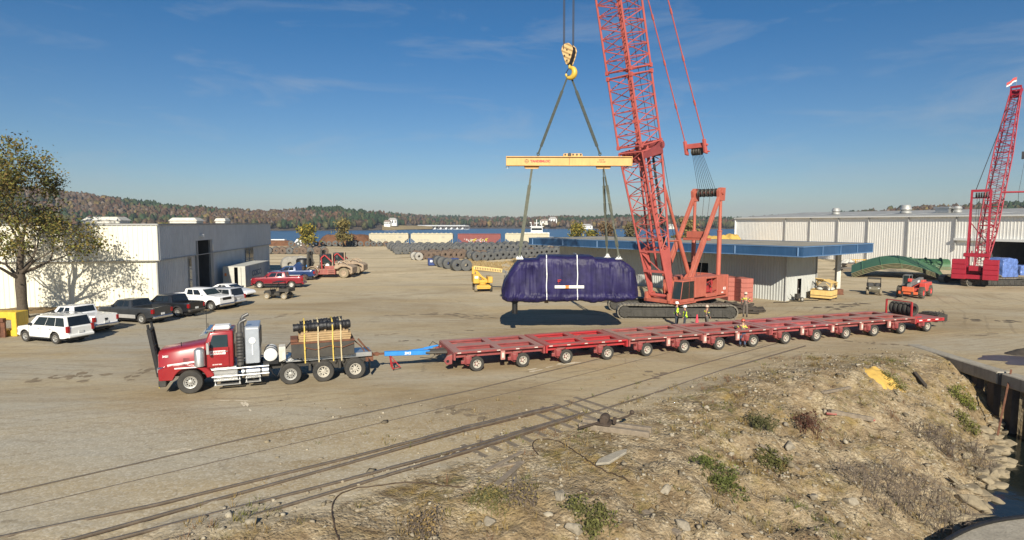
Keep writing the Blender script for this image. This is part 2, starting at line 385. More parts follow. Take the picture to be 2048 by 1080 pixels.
S2A = P(229, 1080); S2B = P(1610, 692)
def ground():
    xs = np.unique(np.round(np.concatenate([np.linspace(-420, -40, 20), np.linspace(-40, -14, 27), np.arange(-14, 26.25, 0.2), [26.15, 26.31, 26.33, 26.6], np.linspace(27, 60, 34), np.linspace(66, 420, 30)]), 3))
    ys = np.unique(np.round(np.concatenate([np.linspace(-60, 2, 12), np.linspace(4, 11, 8), np.arange(11, 38, 0.2), np.linspace(38, 70, 33), np.linspace(75, 218, 30), [222, 226, 240]]), 3))
    X, Y = np.meshgrid(xs, ys)
    Z, B = base_h(X, Y)
    Zf = Z.copy()
    idx = np.argwhere((B > 0.02))
    for i, j in idx: Zf[i, j] += bank_noise(X[i, j], Y[i, j]) * B[i, j]
    Zf = np.where(Y > 222, -7.0, np.where(Y > 218, -1.5, Zf))
    # verge: rough strip between the tracks and the bank
    nx, ny = (S2B.y - S2A.y), -(S2B.x - S2A.x); ln = math.hypot(nx, ny)
    V = ((X - S2A.x) * nx + (Y - S2A.y) * ny) / ln
    verge = sstep(0.3, 2.8, V) * (1 - sstep(33.5, 36.8, Y - 0.02 * X)) * (X < 26.32)
    ny_, nx_ = X.shape
    V3 = np.stack([X, Y, Zf], -1).reshape(-1, 3)
    ii = np.arange(ny_ * nx_).reshape(ny_, nx_)
    Fq = np.stack([ii[:-1, :-1], ii[:-1, 1:], ii[1:, 1:], ii[1:, :-1]], -1).reshape(-1, 4)
    me = bpy.data.meshes.new("ground"); me.from_pydata(V3.tolist(), [], Fq.tolist())
    for nm, A in (("bank", B), ("verge", verge)):
        a = me.attributes.new(nm, 'FLOAT', 'POINT'); a.data.foreach_set("value", A.reshape(-1).astype(np.float32))
    me.shade_smooth()
    o = bpy.data.objects.new("ground", me); COL.objects.link(o); o["kind"] = "structure"
    # ---- material
    m = bpy.data.materials.new("yard_ground"); m.use_nodes = True; nt = m.node_tree; N = nt.nodes; L = nt.links
    b = N["Principled BSDF"]; b.inputs["Roughness"].default_value = 0.92; b.inputs["Specular IOR Level"].default_value = 0.2
    geo = N.new("ShaderNodeNewGeometry"); pos = geo.outputs["Position"]
    def mapping(sc, rz=0, loc=(0, 0, 0)):
        q = N.new("ShaderNodeMapping"); q.inputs["Scale"].default_value = sc; q.inputs["Rotation"].default_value = (0, 0, rz); q.inputs["Location"].default_value = loc
        L.new(pos, q.inputs[0]); return q.outputs[0]
    def nse(sc, det=6, v=None, rough=0.6, dist=0):
        q = N.new("ShaderNodeTexNoise"); q.inputs["Scale"].default_value = sc; q.inputs["Detail"].default_value = det; q.inputs["Roughness"].default_value = rough; q.inputs["Distortion"].default_value = dist
        L.new(v or pos, q.inputs["Vector"]); return q.outputs["Fac"]
    def rng(v, a, b_, c=0, d=1):
        q = N.new("ShaderNodeMapRange"); q.inputs[1].default_value = a; q.inputs[2].default_value = b_; q.inputs[3].default_value = c; q.inputs[4].default_value = d
        L.new(v, q.inputs[0]); return q.outputs[0]
    def mixc(f, a, b_, mode='MIX'):
        q = N.new("ShaderNodeMixRGB"); q.blend_type = mode
        for k, v in ((0, f), (1, a), (2, b_)):
            if isinstance(v, (tuple, float, int)): q.inputs[k].default_value = (*v, 1) if isinstance(v, tuple) else v
            else: L.new(v, q.inputs[k])
        return q.outputs[0]
    def math_(op, a, b_=None):
        q = N.new("ShaderNodeMath"); q.operation = op
        for k, v in ((0, a), (1, b_)):
            if v is None: continue
            if isinstance(v, (float, int)): q.inputs[k].default_value = v
            else: L.new(v, q.inputs[k])
        return q.outputs[0]
    sep = N.new("ShaderNodeSeparateXYZ"); L.new(pos, sep.inputs[0]); px_, py_ = sep.outputs[0], sep.outputs[1]
    road = mapping((0.035, 0.16, 1), rad(-20))
    grey = (0.400, 0.350, 0.258); tan = (0.400, 0.312, 0.180); pale = (0.66, 0.545, 0.355)
    c = mixc(rng(nse(1.0, 7, road, 0.62, 0.6), 0.40, 0.62), grey, tan)
    # older grey asphalt on the left of the yard
    asp = math_('MULTIPLY', math_('MULTIPLY', rng(px_, -4, -16), rng(py_, 62, 46)), rng(nse(0.09, 6, mapping((.6, 1.6, 1), rad(-20)), .65), 0.40, 0.58))
    c = mixc(math_('MULTIPLY', asp, 0.75), c, (0.350, 0.330, 0.280))
    # the far yard is paler crushed stone
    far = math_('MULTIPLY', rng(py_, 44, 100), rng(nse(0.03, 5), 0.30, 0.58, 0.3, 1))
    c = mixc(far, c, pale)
    # wheel-worn streaks along the haul road
    st = nse(1.0, 6, mapping((0.03, 1.6, 1), rad(-21)), 0.7)
    c = mixc(rng(st, 0.52, 0.72, 0, 0.30), c, (0.20, 0.165, 0.12))
    st2 = nse(1.0, 5, mapping((0.05, 0.9, 1), rad(-14), (7, 3, 0)), 0.7)
    c = mixc(rng(st2, 0.55, 0.75, 0, 0.35), c, (0.46, 0.405, 0.32))
    # turning-tyre arcs: thin distorted curves
    vw = N.new("ShaderNodeTexWave"); vw.wave_type = 'RINGS'; vw.rings_direction = 'Z'; vw.inputs["Scale"].default_value = 0.22; vw.inputs["Distortion"].default_value = 2.5; vw.inputs["Detail"].default_value = 2; vw.inputs["Detail Scale"].default_value = 0.6
    L.new(mapping((1, 1, 1), 0, (30, -95, 0)), vw.inputs["Vector"])
    arcs = math_('MULTIPLY', rng(vw.outputs["Fac"], 0.93, 0.99), rng(nse(0.09, 4), 0.50, 0.62))
    c = mixc(math_('MULTIPLY', arcs, 0.38), c, (0.13, 0.105, 0.08))
    # broad earthy sweep and dark oil stains
    c = mixc(rng(nse(0.055, 5, mapping((1, 2.2, 1), rad(12)), 0.6, 1.2), 0.48, 0.66, 0, 0.75), c, (0.270, 0.200, 0.112))
    c = mixc(rng(nse(0.19, 6, mapping((1, 1.7, 1), rad(-24), (3, 8, 0)), 0.66, 0.8), 0.50, 0.68, 0, 0.42), c, (0.43, 0.365, 0.25))
    c = mixc(rng(nse(0.6, 6, mapping((.6, 1.5, 1), rad(-18), (13, 1, 0)), 0.7, 0.5), 0.54, 0.70, 0, 0.36), c, (0.235, 0.178, 0.105))
    oil = math_('MULTIPLY', rng(nse(0.5, 7, mapping((0.35, 1.3, 1), rad(-8)), 0.66, 0.9), 0.61, 0.71), rng(nse(0.06, 3), 0.47, 0.56))
    c = mixc(math_('MULTIPLY', oil, 0.75), c, (0.075, 0.058, 0.042))
    # paired tyre ruts wandering along the haul road
    for rz_, fr, lo in ((-19, .52, (0, 0, 0)), (-27, .37, (4, 9, 0)), (8, .30, (11, 2, 0))):
        wv = N.new("ShaderNodeTexWave"); wv.wave_type = 'BANDS'; wv.bands_direction = 'Y'; wv.inputs["Scale"].default_value = fr; wv.inputs["Distortion"].default_value = 1.6; wv.inputs["Detail"].default_value = 3; wv.inputs["Detail Scale"].default_value = .16
        L.new(mapping((1, 1, 1), rad(rz_), lo), wv.inputs["Vector"])
        rut = math_('MULTIPLY', rng(wv.outputs["Fac"], 0.90, 0.985), rng(nse(0.11, 5, mapping((1, 1, 1), 0, lo)), 0.48, 0.60))
        tread = rng(nse(7, 2), 0.40, 0.60, .35, 1)
        c = mixc(math_('MULTIPLY', math_('MULTIPLY', rut, tread), 0.42), c, (0.20, 0.155, 0.10))
    # small dark drips and scraps of dirt
    c = mixc(math_('MULTIPLY', rng(nse(1.7, 4, mapping((.7, 1.4, 1), rad(10)), .6), 0.70, 0.75), 0.6), c, (0.11, 0.083, 0.055))
    # cracks in the concrete
    vo = N.new("ShaderNodeTexVoronoi"); vo.feature = 'DISTANCE_TO_EDGE'; vo.inputs["Scale"].default_value = 0.42
    wn = N.new("ShaderNodeTexNoise"); wn.inputs["Scale"].default_value = 0.8; wn.inputs["Detail"].default_value = 6; L.new(pos, wn.inputs["Vector"])
    av = N.new("ShaderNodeVectorMath"); av.operation = 'MULTIPLY_ADD'; L.new(wn.outputs["Color"], av.inputs[0]); av.inputs[1].default_value = (1.6, 1.6, 0); L.new(pos, av.inputs[2])
    L.new(av.outputs[0], vo.inputs["Vector"])
    crk = math_('MULTIPLY', rng(vo.outputs["Distance"], 0.004, 0.016, 1, 0), rng(nse(0.16, 3), 0.47, 0.56))
    c = mixc(math_('MULTIPLY', crk, 0.32), c, (0.13, 0.105, 0.075))
    # speckle
    c = mixc(rng(nse(26, 3), 0.35, 0.65, 0.0, 0.40), c, mixc(1.0, c, (0.70, 0.68, 0.64), 'MULTIPLY'))
    c = mixc(rng(nse(3.2, 6), 0.40, 0.64, 0.0, 0.34), c, mixc(1.0, c, (0.74, 0.71, 0.66), 'MULTIPLY'))
    c = mixc(rng(nse(9, 2), 0.66, 0.74, 0, 0.5), c, (0.55, 0.51, 0.43))
    # ---- verge and bank
    at = N.new("ShaderNodeAttribute"); at.attribute_name = "verge"; bk = N.new("ShaderNodeAttribute"); bk.attribute_name = "bank"
    vs = N.new("ShaderNodeTexVoronoi"); vs.inputs["Scale"].default_value = 5.5; vs.inputs["Randomness"].default_value = 1; L.new(pos, vs.inputs["Vector"])
    vs2 = N.new("ShaderNodeTexVoronoi"); vs2.inputs["Scale"].default_value = 15; L.new(pos, vs2.inputs["Vector"])
    sc_ = N.new("ShaderNodeSeparateColor"); L.new(vs.outputs["Color"], sc_.inputs[0]); sc2 = N.new("ShaderNodeSeparateColor"); L.new(vs2.outputs["Color"], sc2.inputs[0])
    gravel = mixc(sc2.outputs[0], (0.21, 0.172, 0.118), (0.56, 0.49, 0.37))
    gravel = mixc(rng(nse(1.3, 7), 0.42, 0.62), gravel, (0.24, 0.185, 0.115))
    big = mixc(sc_.outputs[0], (0.22, 0.18, 0.125), (0.60, 0.54, 0.43))
    gravel = mixc(math_('MULTIPLY', rng(vs.outputs["Distance"], 0.25, 0.5, 1, 0), rng(nse(0.35, 4), 0.48, 0.6)), gravel, big)
    grass = mixc(rng(nse(1.6, 7, None, 0.7), 0.38, 0.62), (0.27, 0.190, 0.066), (0.145, 0.122, 0.040))
    grass = mixc(rng(nse(0.7, 5), 0.50, 0.62), grass, (0.085, 0.092, 0.024))
    grass = mixc(rng(nse(14, 4), 0.4, 0.62, 0, 0.6), grass, (0.33, 0.25, 0.13))
    gm = math_('MULTIPLY', rng(nse(0.30, 7, None, 0.7, 0.4), 0.47, 0.58), rng(nse(2.4, 6), 0.35, 0.55))
    vg = mixc(gm, gravel, grass)
    vg = mixc(math_('MULTIPLY', rng(nse(0.9, 8, mapping((1, 1, 1), 0, (5, 5, 5)), .72, .6), 0.52, 0.62), 0.7), vg, (0.115, 0.078, 0.045))
    vg = mixc(1.0, vg, (1.0, 0.955, 0.86), 'MULTIPLY')
    edge = math_('ADD', at.outputs["Fac"], math_('MULTIPLY', math_('SUBTRACT', nse(0.9, 6), 0.5), 0.9))
    vmask = math_('MAXIMUM', rng(edge, 0.35, 0.7), bk.outputs["Fac"])
    vmask = math_('MULTIPLY', vmask, rng(at.outputs["Fac"], 0.01, 0.05))
    vmask = math_('MAXIMUM', vmask, rng(bk.outputs["Fac"], 0.3, 0.6))
    brown = mixc(rng(nse(2.2, 7, None, 0.7), 0.4, 0.62), (0.150, 0.106, 0.062), (0.34, 0.255, 0.155))
    vg = mixc(math_('MULTIPLY', rng(bk.outputs["Fac"], 0.25, 0.7, 0, 0.75), rng(nse(0.5, 6), 0.35, 0.6)), vg, brown)
    # dry grass tufts also creep between the rails
    tr = math_('MULTIPLY', math_('MULTIPLY', rng(py_, 33, 24), rng(nse(0.5, 6, mapping((0.4, 1.4, 1), rad(-20)), 0.7), 0.56, 0.66)), rng(px_, -14, -6))
    c = mixc(math_('MULTIPLY', tr, 0.75), c, (0.25, 0.18, 0.085))
    c = mixc(math_('MULTIPLY', rng(py_, 27.5, 22), rng(sc2.outputs[1], 0.55, 1.0, 0, 0.5)), c, (0.50, 0.46, 0.38))
    c = mixc(vmask, c, vg)
    L.new(c, b.inputs["Base Color"])
    bmp = N.new("ShaderNodeBump"); bmp.inputs["Distance"].default_value = 0.06
    L.new(math_('ADD', math_('MULTIPLY', vmask, 0.85), 0.14), bmp.inputs["Strength"])
    hh = math_('ADD', math_('MULTIPLY', vs.outputs["Distance"], -0.9), math_('ADD', nse(5, 8, None, 0.75), math_('MULTIPLY', vs2.outputs["Distance"], -0.5)))
    L.new(hh, bmp.inputs["Height"]); L.new(bmp.outputs[0], b.inputs["Normal"])
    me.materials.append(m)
    return o
ground()

# lake bed and far land in one sheet below the water, out to the horizon
mb = MB(); mb.quad((-16000, -400, -7.5), (16000, -400, -7.5), (16000, 22000, -7.5), (-16000, 22000, -7.5))
struct(mb.build("lake_bed", mat('lake_bed_silt', (0.06, 0.07, 0.05), 0.9)))

def water_mat(name, col, rough, bscale, bstr, sx=1.0):
    m = mat(name, col, rough, spec=0.5, var=0.12, scale=0.02)
    N = m.node_tree.nodes; L = m.node_tree.links; b = N["Principled BSDF"]
    t = N.new("ShaderNodeTexCoord"); q = N.new("ShaderNodeMapping"); q.inputs["Scale"].default_value = (sx, 1, 1); L.new(t.outputs["Object"], q.inputs[0])
    n = N.new("ShaderNodeTexNoise"); n.inputs["Scale"].default_value = bscale; n.inputs["Detail"].default_value = 6; L.new(q.outputs[0], n.inputs["Vector"])
    bp = N.new("ShaderNodeBump"); bp.inputs["Strength"].default_value = bstr; bp.inputs["Distance"].default_value = 0.25; L.new(n.outputs["Fac"], bp.inputs["Height"]); L.new(bp.outputs[0], b.inputs["Normal"])
    return m
mb = MB(); mb.quad((-9000, 212, -3), (9000, 212, -3), (9000, 15000, -3), (-9000, 15000, -3))
struct(mb.build("lake_water", water_mat('lake_blue_water', (0.018, 0.066, 0.14), 0.30, 0.35, 0.9, 0.4)))
mb = MB(); mb.quad((-70, -60, -3), (26.4, -60, -3), (26.4, 34, -3), (-70, 34, -3))
struct(mb.build("creek_water", water_mat('creek_dark_water', (0.010, 0.014, 0.012), 0.10, 1.2, 0.10)))

# ---- far hills and their wood
SK = [(-400, 362, 620, 900), (0, 368, 650, 950), (111, 378, 680, 950), (218, 393, 700, 980), (285, 402, 720, 1000), (367, 412, 740, 1000), (468, 417, 780, 1050), (530, 421, 800, 1050), (583, 419, 810, 1050), (600, 415, 815, 1050),
      (681, 415, 820, 1050), (701, 420, 830, 1050), (760, 423, 850, 1150), (800, 427, 960, 1500), (876, 431, 1050, 2100), (974, 433, 1080, 2100), (1060, 434, 1050, 1700), (1120, 432, 1050, 1450), (1183, 434, 1030, 1300), (1224, 431, 1020, 1250),
      (1300, 431, 1020, 1250), (1388, 434, 1020, 1250), (1468, 436, 1020, 1250), (1560, 431, 900, 1150), (1700, 425, 620, 900), (1776, 418, 560, 820), (1850, 413, 540, 800), (2005, 408, 520, 780), (2500, 398, 500, 760)]
ska = np.array(SK, float)
TRH = 12.0
def sk(px): return [float(np.interp(px, ska[:, 0], ska[:, k])) for k in (1, 2, 3)]
def hill_pt(px, t):
    yt, ds, dr = sk(px)
    zr = 8 + (YH - yt) * dr / F - TRH * 0.95
    d = ds + (dr - ds) * t
    z = -3.2 + 1.6 * min(1, t * 25) + (zr + 1.6) * (t ** 1.25) if t <= 1 else zr - (t - 1) * 40
    return Vector(((px - 1024) / F * d, d, z))
mb = MB(); cols = list(np.arange(-400, 2501, 20)); ts = [0, .03, .12, .25, .4, .55, .7, .85, 1.0, 1.3]
vs = [tuple(hill_pt(p, t)) for p in cols for t in ts]; k = len(ts)
mb.add(vs, [(i * k + j, (i + 1) * k + j, (i + 1) * k + j + 1, i * k + j + 1) for i in range(len(cols) - 1) for j in range(k - 1)])
struct(mb.build("hills", mat('leaf_litter_hillside', (0.085, 0.062, 0.038), 0.95, var=0.35, scale=0.02)))

def leaf_mat(name, rough=0.75):
    m = bpy.data.materials.new(name); m.use_nodes = True; N = m.node_tree.nodes; L = m.node_tree.links; b = N["Principled BSDF"]
    a = N.new("ShaderNodeAttribute"); a.attribute_name = "Col"; L.new(a.outputs["Color"], b.inputs["Base Color"]); b.inputs["Roughness"].default_value = rough; b.inputs["Specular IOR Level"].default_value = 0.15
    return m
LEAF = leaf_mat("leaf_mass")
def np_mesh(name, V, Fc, colr, m, parent=None):
    """big mesh from arrays; Fc all faces the same size; colr per vertex"""
    me = bpy.data.meshes.new(name); n = len(Fc); s = Fc.shape[1]
    me.vertices.add(len(V)); me.vertices.foreach_set("co", V.astype(np.float32).ravel())
    me.loops.add(n * s); me.loops.foreach_set("vertex_index", Fc.astype(np.int32).ravel())
    me.polygons.add(n); me.polygons.foreach_set("loop_start", (np.arange(n) * s).astype(np.int32))
    me.update(calc_edges=True)
    if colr is not None:
        a = me.color_attributes.new("Col", 'FLOAT_COLOR', 'POINT'); a.data.foreach_set("color", np.concatenate([colr, np.ones((len(V), 1))], 1).astype(np.float32).ravel())
    me.materials.append(m); me.validate()
    o = bpy.data.objects.new(name, me); COL.objects.link(o)
    if parent is not None: o.parent = parent
    return o
rs = np.random.RandomState(3)
bm = bmesh.new(); bmesh.ops.create_icosphere(bm, subdivisions=2, radius=1); ICV = np.array([v.co[:] for v in bm.verts]); ICF = np.array([[v.index for v in f.verts] for f in bm.faces]); bm.free()
PAL = {'pine': (0.028, 0.046, 0.018), 'rust': (0.092, 0.052, 0.030), 'brown': (0.084, 0.058, 0.034), 'gold': (0.120, 0.088, 0.032), 'olive': (0.068, 0.066, 0.026), 'grey': (0.115, 0.088, 0.066)}
def forest():
    Vs, Fs, Cs = [], [], []; off = 0
    cnt = 0
    while cnt < 7600:
        px = rs.uniform(-380, 2480); 
        t = rs.uniform(0, 1) ** 0.8 if rs.rand() < .8 else rs.uniform(.9, 1.0)
        if 745 < px < 860 and t < .12: continue
        if t < 0.015 : t = 0.015
        p = hill_pt(px, t); cnt += 1
        # slope-wide drifts of the same kind
        q = fbm(p.x * .006, p.y * .006) + rs.uniform(-.35, .35)
        top = t > .82
        if q > .25 or (top and q > -.12 and 560 < px < 720): nm = 'pine'
        elif q > .05: nm = 'olive'
        elif q > -.18: nm = ['rust', 'brown', 'brown'][rs.randint(3)]
        elif q > -.3: nm = ['grey', 'rust'][rs.randint(2)]
        else: nm = ['gold', 'brown', 'grey', 'rust'][rs.randint(4)]
        r = rs.uniform(2.6, 4.9); hgt = rs.uniform(0.75, 1.15) * TRH
        if nm == 'pine': hgt *= 1.12; r *= .85
        jit = 1 + rs.uniform(-.42, .30, (len(ICV), 1))
        v = ICV * jit * np.array([r, r, hgt * .5]) + np.array([p.x, p.y, p.z + hgt * .52])
        col = np.array(PAL[nm]) * rs.uniform(.75, 1.25) * (1 + rs.uniform(-.45, .5, (len(ICV), 1)))
        Vs.append(v); Fs.append(ICF + off); Cs.append(np.clip(col, 0, 1)); off += len(ICV)
    o = np_mesh("hillside_wood", np.concatenate(Vs), np.concatenate(Fs), np.concatenate(Cs), LEAF)
    tag(o, "autumn wood of rust, brown and dark green trees covering the hills beyond the lake", "wood", kind="stuff")
forest()

def tree(name, label, loc, h, spread, leaves, pal, group=None, levels=4, leafsize=0.16, bare=0.15, seed=1, trunk_r=0.3, fork=0.3, cat="tree", lean=(0, 0), clump=0.5, low=0.35):
    """tapered trunk and limbs grown by branching; crown of many small leaf faces round the twig ends"""
    rr = random.Random(seed)
    t = thing(name, label, cat, loc, 0, group)
    wd = MB(); tips = []
    def grow(p, d, ln, r, lv):
        k = 4 if lv > 1 else 3; pts = [p]; dd = d.normalized(); rr_ = [r]
        for i in range(k):
            dd = (dd + Vector((rr.uniform(-1, 1), rr.uniform(-1, 1), rr.uniform(-.5, .9))) * 0.16).normalized()
            pts.append(pts[-1] + dd * ln / k); rr_.append(r * (1 - 0.42 * (i + 1) / k))
        wd.path(pts, rr_, 8 if lv >= levels - 1 else 5, cap=False)
        if lv <= 0:
            tips.append((pts[-1], dd)); tips.append((pts[-2], dd)); return
        if lv <= 2: tips.extend((q, dd) for q in pts[1:])
        nb = rr.choice((2, 3)) if lv < levels else 4
        for b_ in range(nb):
            a = 2 * math.pi * (b_ + rr.uniform(0, .6)) / nb
            side = (dd.orthogonal().normalized()); side = Quaternion(dd, a) @ side
            nd = (dd * rr.uniform(.65, 1.0) + side * rr.uniform(.5, .95) * spread + Vector((0, 0, .16))).normalized()
            grow(pts[-1] if b_ < 2 else pts[-2], nd, ln * rr.uniform(.66, .86), rr_[-1] * rr.uniform(.62, .8), lv - 1)
    # trunk with root flare
    f = h * fork
    wd.path([(0, 0, -0.15), (0.02, 0, .25), (lean[0] * .3, lean[1] * .3, f * .4), (lean[0] * .7, lean[1] * .7, f * .75), (lean[0], lean[1], f)], [trunk_r * 1.65, trunk_r * 1.12, trunk_r, trunk_r * 1.08, trunk_r * .95], 10)
    grow(Vector((lean[0], lean[1], f * .96)), Vector((lean[0] * .1, lean[1] * .1, 1)), h * .22, trunk_r * .78, levels)
    for q in range(5 if levels > 4 else 3):
        a = rr.uniform(0, 1.2) + q * 1.26; grow(Vector((lean[0], lean[1], f * rr.uniform(.82, 1.0))), Vector((math.cos(a), math.sin(a), .55)), h * low * .30, trunk_r * .45, levels - 1)
    wd.build("trunk", MATS.get('bark') or mat('bark', (0.085, 0.066, 0.048), 0.95, var=0.35, scale=6, bump=0.8, bscale=12), t, smooth=50)
    n = leaves; V = np.zeros((n * 4, 3)); Cc = np.zeros((n * 4, 3)); rn = np.random.RandomState(seed)
    tipsA = [q for q in tips if rr.random() > bare]
    for i in range(n):
        p, d = tipsA[rn.randint(len(tipsA))]
        c = np.array(p) + rn.normal(0, clump, 3) * np.array([1, 1, .75])
        u = rn.normal(0, 1, 3); u /= np.linalg.norm(u); v = np.cross(u, rn.normal(0, 1, 3)); v /= np.linalg.norm(v)
        s = leafsize * rn.uniform(.6, 1.4); q = u * s; r_ = v * s * .6
        V[i * 4:i * 4 + 4] = [c - q, c - r_, c + q, c + r_]
        Cc[i * 4:i * 4 + 4] = np.array(pal[rn.randint(len(pal))]) * rn.uniform(.7, 1.35)
    np_mesh("crown", V, np.arange(n * 4).reshape(n, 4), np.clip(Cc, 0, 1), LEAF, t)
    return t
AUT = [(0.115, 0.118, 0.030), (0.165, 0.140, 0.036), (0.115, 0.078, 0.026), (0.088, 0.098, 0.028), (0.145, 0.110, 0.030)]
GLD = [(0.22, 0.17, 0.03), (0.26, 0.20, 0.04), (0.13, 0.13, 0.03), (0.09, 0.10, 0.03)]
tp = P(46, 636)
tree("autumn_tree", "tall autumn tree with thin olive and brown leaves beside the white shed", (tp.x, tp.y, 0), 14.9, .80, 16500, AUT, levels=5, leafsize=.105, bare=.30, seed=52, trunk_r=.36, fork=.25, clump=.40, low=.50)
for i, (px, py, D_, h, s, pl, lab) in enumerate([
        (617, 497, 186, 9.0, 1.0, GLD, "bushy golden tree on the lakeshore left of the brown steel heap"),
        (685, 494, 190, 11.0, .62, [(0.16, 0.13, 0.04), (0.2, 0.16, 0.06), (0.1, 0.09, 0.04)], "slender pale yellow tree standing behind the row of coils"),
        (1153, 488, 200, 9.0, .62, GLD, "yellow topped shore tree just left of the right hand slings"),
        (1187, 488, 200, 6.0, .6, GLD, "short yellow shore tree seen between the slings"),
        (1216, 488, 198, 9.5, .75, [(0.15, 0.1, 0.05), (0.13, 0.09, 0.05)], "thin rusty brown shore tree behind the slings"),
        (1264, 488, 190, 9.0, .8, [(0.11, 0.09, 0.05), (0.13, 0.11, 0.05)], "bare brownish tree behind the foot of the red boom"),
        (1368, 488, 170, 10.5, .62, [(0.14, 0.12, 0.05), (0.17, 0.14, 0.05)], "pale green tree seen through the crane gantry"),
        (1402, 488, 172, 7.0, .9, [(0.1, 0.07, 0.04), (0.12, 0.08, 0.05)], "low brown shrubby tree right of the pale green one"),
        (333, 460, 300, 13.5, .9, GLD, "round yellow tree rising behind the white shed's roof"),
        (481, 462, 330, 10.0, .8, GLD, "small yellow tree above the far end of the white shed")]):
    q = DP(px, py, D_)
    tree("shore_tree", lab, (q.x, q.y, 0 if D_ < 215 else -3), h, s, 1500, pl, "trees along the lakeshore", levels=3, leafsize=.36, seed=40 + i, trunk_r=.17, fork=.24, clump=.75, bare=.05)
# ================================================================ BUILDINGS
def ribbed(mb, a, b, z0, z1, pitch=0.4, depth=0.05, mi=0, out=(0, 0)):
    """corrugated sheet wall from a to b; ribs stand towards out"""
    a = Vector((a[0], a[1], 0)); b = Vector((b[0], b[1], 0)); d = b - a; ln = d.length; d /= ln; o = Vector((out[0], out[1], 0)) * depth
    n = max(1, int(ln / pitch)); pts = []
    for i in range(n):
        s = ln * i / n; w_ = ln / n
        for f, up in ((0, 0), (.55, 0), (.65, 1), (.88, 1), (.98, 0)): pts.append(a + d * (s + f * w_) + o * up)
    pts.append(b)
    k = len(pts); vs = [(p.x, p.y, z0) for p in pts] + [(p.x, p.y, z1) for p in pts]
    return mb.add(vs, [(i, i + 1, i + 1 + k, i + k) for i in range(k - 1)], mi)
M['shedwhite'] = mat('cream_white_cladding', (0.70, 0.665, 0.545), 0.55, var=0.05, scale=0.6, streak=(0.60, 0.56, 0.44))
M['shedside'] = mat('shaded_white_cladding', (0.55, 0.56, 0.56), 0.6, var=0.08, scale=0.7, streak=(0.42, 0.42, 0.41))  # side's shade coloured into a cooler, darker copy of the white cladding
M['shedroof'] = mat('grey_roof_sheet', (0.33, 0.32, 0.30), 0.8, var=0.25, scale=0.35, streak=(0.22, 0.21, 0.19))
M['trim'] = mat('grey_flashing', (0.30, 0.30, 0.29), 0.6, var=0.15, scale=2)
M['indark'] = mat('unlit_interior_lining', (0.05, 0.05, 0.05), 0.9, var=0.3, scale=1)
M['concrete'] = mat('old_concrete', (0.30, 0.27, 0.215), 0.9, var=0.22, scale=1.6, bump=0.4, bscale=14, streak=(0.16, 0.14, 0.11))
M['winglass'] = mat('office_window_glass', (0.02, 0.026, 0.032), 0.08, spec=0.8, var=0.2, scale=1)

# ---- white shed on the left
A0 = P(318, 612.6); a_ = rad(8.9); e1 = Vector((math.cos(a_), math.sin(a_), 0)); e2 = Vector((-math.sin(a_), math.cos(a_), 0))
def side_s(px):                 # distance along the shaded side that shows at this picture column
    k = (px - 1024) / F; return (k * A0.y - A0.x) / (e2.x - k * e2.y)
LS = side_s(538); ZF = 4.44; ZT = 7.76; LW = 46
sh = thing("white_shed", "long cream white metal shed with a deep overhanging band and tall dark doorway", "shed", A0)
def S(u, v, z=0): q = e1 * u + e2 * v; return (q.x, q.y, z)   # local shed frame: u right along the front, v back along the side
ov = .28
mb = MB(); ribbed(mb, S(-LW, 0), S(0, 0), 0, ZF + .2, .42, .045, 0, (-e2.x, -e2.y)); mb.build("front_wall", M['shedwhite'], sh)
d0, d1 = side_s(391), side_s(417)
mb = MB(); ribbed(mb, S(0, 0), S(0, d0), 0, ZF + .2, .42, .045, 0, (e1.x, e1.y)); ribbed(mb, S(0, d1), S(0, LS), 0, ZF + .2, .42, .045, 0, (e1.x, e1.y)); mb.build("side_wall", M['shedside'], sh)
mb = MB(); ribbed(mb, S(-LW, -ov), S(ov, -ov), ZF, ZT, .42, .045, 0, (-e2.x, -e2.y)); 
mb.quad(S(-LW, -ov, ZF), S(ov, -ov, ZF), S(ov, 0.02, ZF), S(-LW, 0.02, ZF)); mb.build("front_band", M['shedwhite'], sh)
mb = MB(); g0, g1 = side_s(386), side_s(421); DZ = ZF + 1.55
ribbed(mb, S(ov, -ov), S(ov, g0), ZF, ZT, .42, .045, 0, (e1.x, e1.y)); ribbed(mb, S(ov, g1), S(ov, LS), ZF, ZT, .42, .045, 0, (e1.x, e1.y)); ribbed(mb, S(ov, g0), S(ov, g1), DZ, ZT, .42, .045, 0, (e1.x, e1.y))
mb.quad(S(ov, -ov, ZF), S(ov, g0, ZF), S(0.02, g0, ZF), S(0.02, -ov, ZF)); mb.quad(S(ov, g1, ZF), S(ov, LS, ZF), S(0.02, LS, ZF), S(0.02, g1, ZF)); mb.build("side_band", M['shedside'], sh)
mb = MB()
for p, q in (((-LW, -ov - .06), (ov + .06, -ov - .06)), ((ov + .06, -ov - .06), (ov + .06, LS))):
    mb.beam(S(*p, ZT + .05), S(*q, ZT + .05), .12, .16); mb.beam(S(*p, ZF - .03), S(*q, ZF - .03), .10, .08)
mb.beam(S(.03, -.05, 0), S(.03, -.05, ZF), .14, .14)
mb.build("flashing", M['trim'], sh)
mb = MB(); mb.quad(S(-LW, -ov, ZT), S(ov, -ov, ZT), S(ov, LS, ZT), S(-LW, LS, ZT)); mb.build("roof", M['shedroof'], sh)
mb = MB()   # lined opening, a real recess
mb.quad(S(0, d0, 0), S(-7, d0, 0), S(-7, d0, DZ), S(0, d0, DZ)); mb.quad(S(0, d1, 0), S(-7, d1, 0), S(-7, d1, DZ), S(0, d1, DZ)); mb.quad(S(-7, d0, 0), S(-7, d1, 0), S(-7, d1, DZ), S(-7, d0, DZ)); mb.quad(S(0, d0, DZ), S(-7, d0, DZ), S(-7, d1, DZ), S(0, d1, DZ))
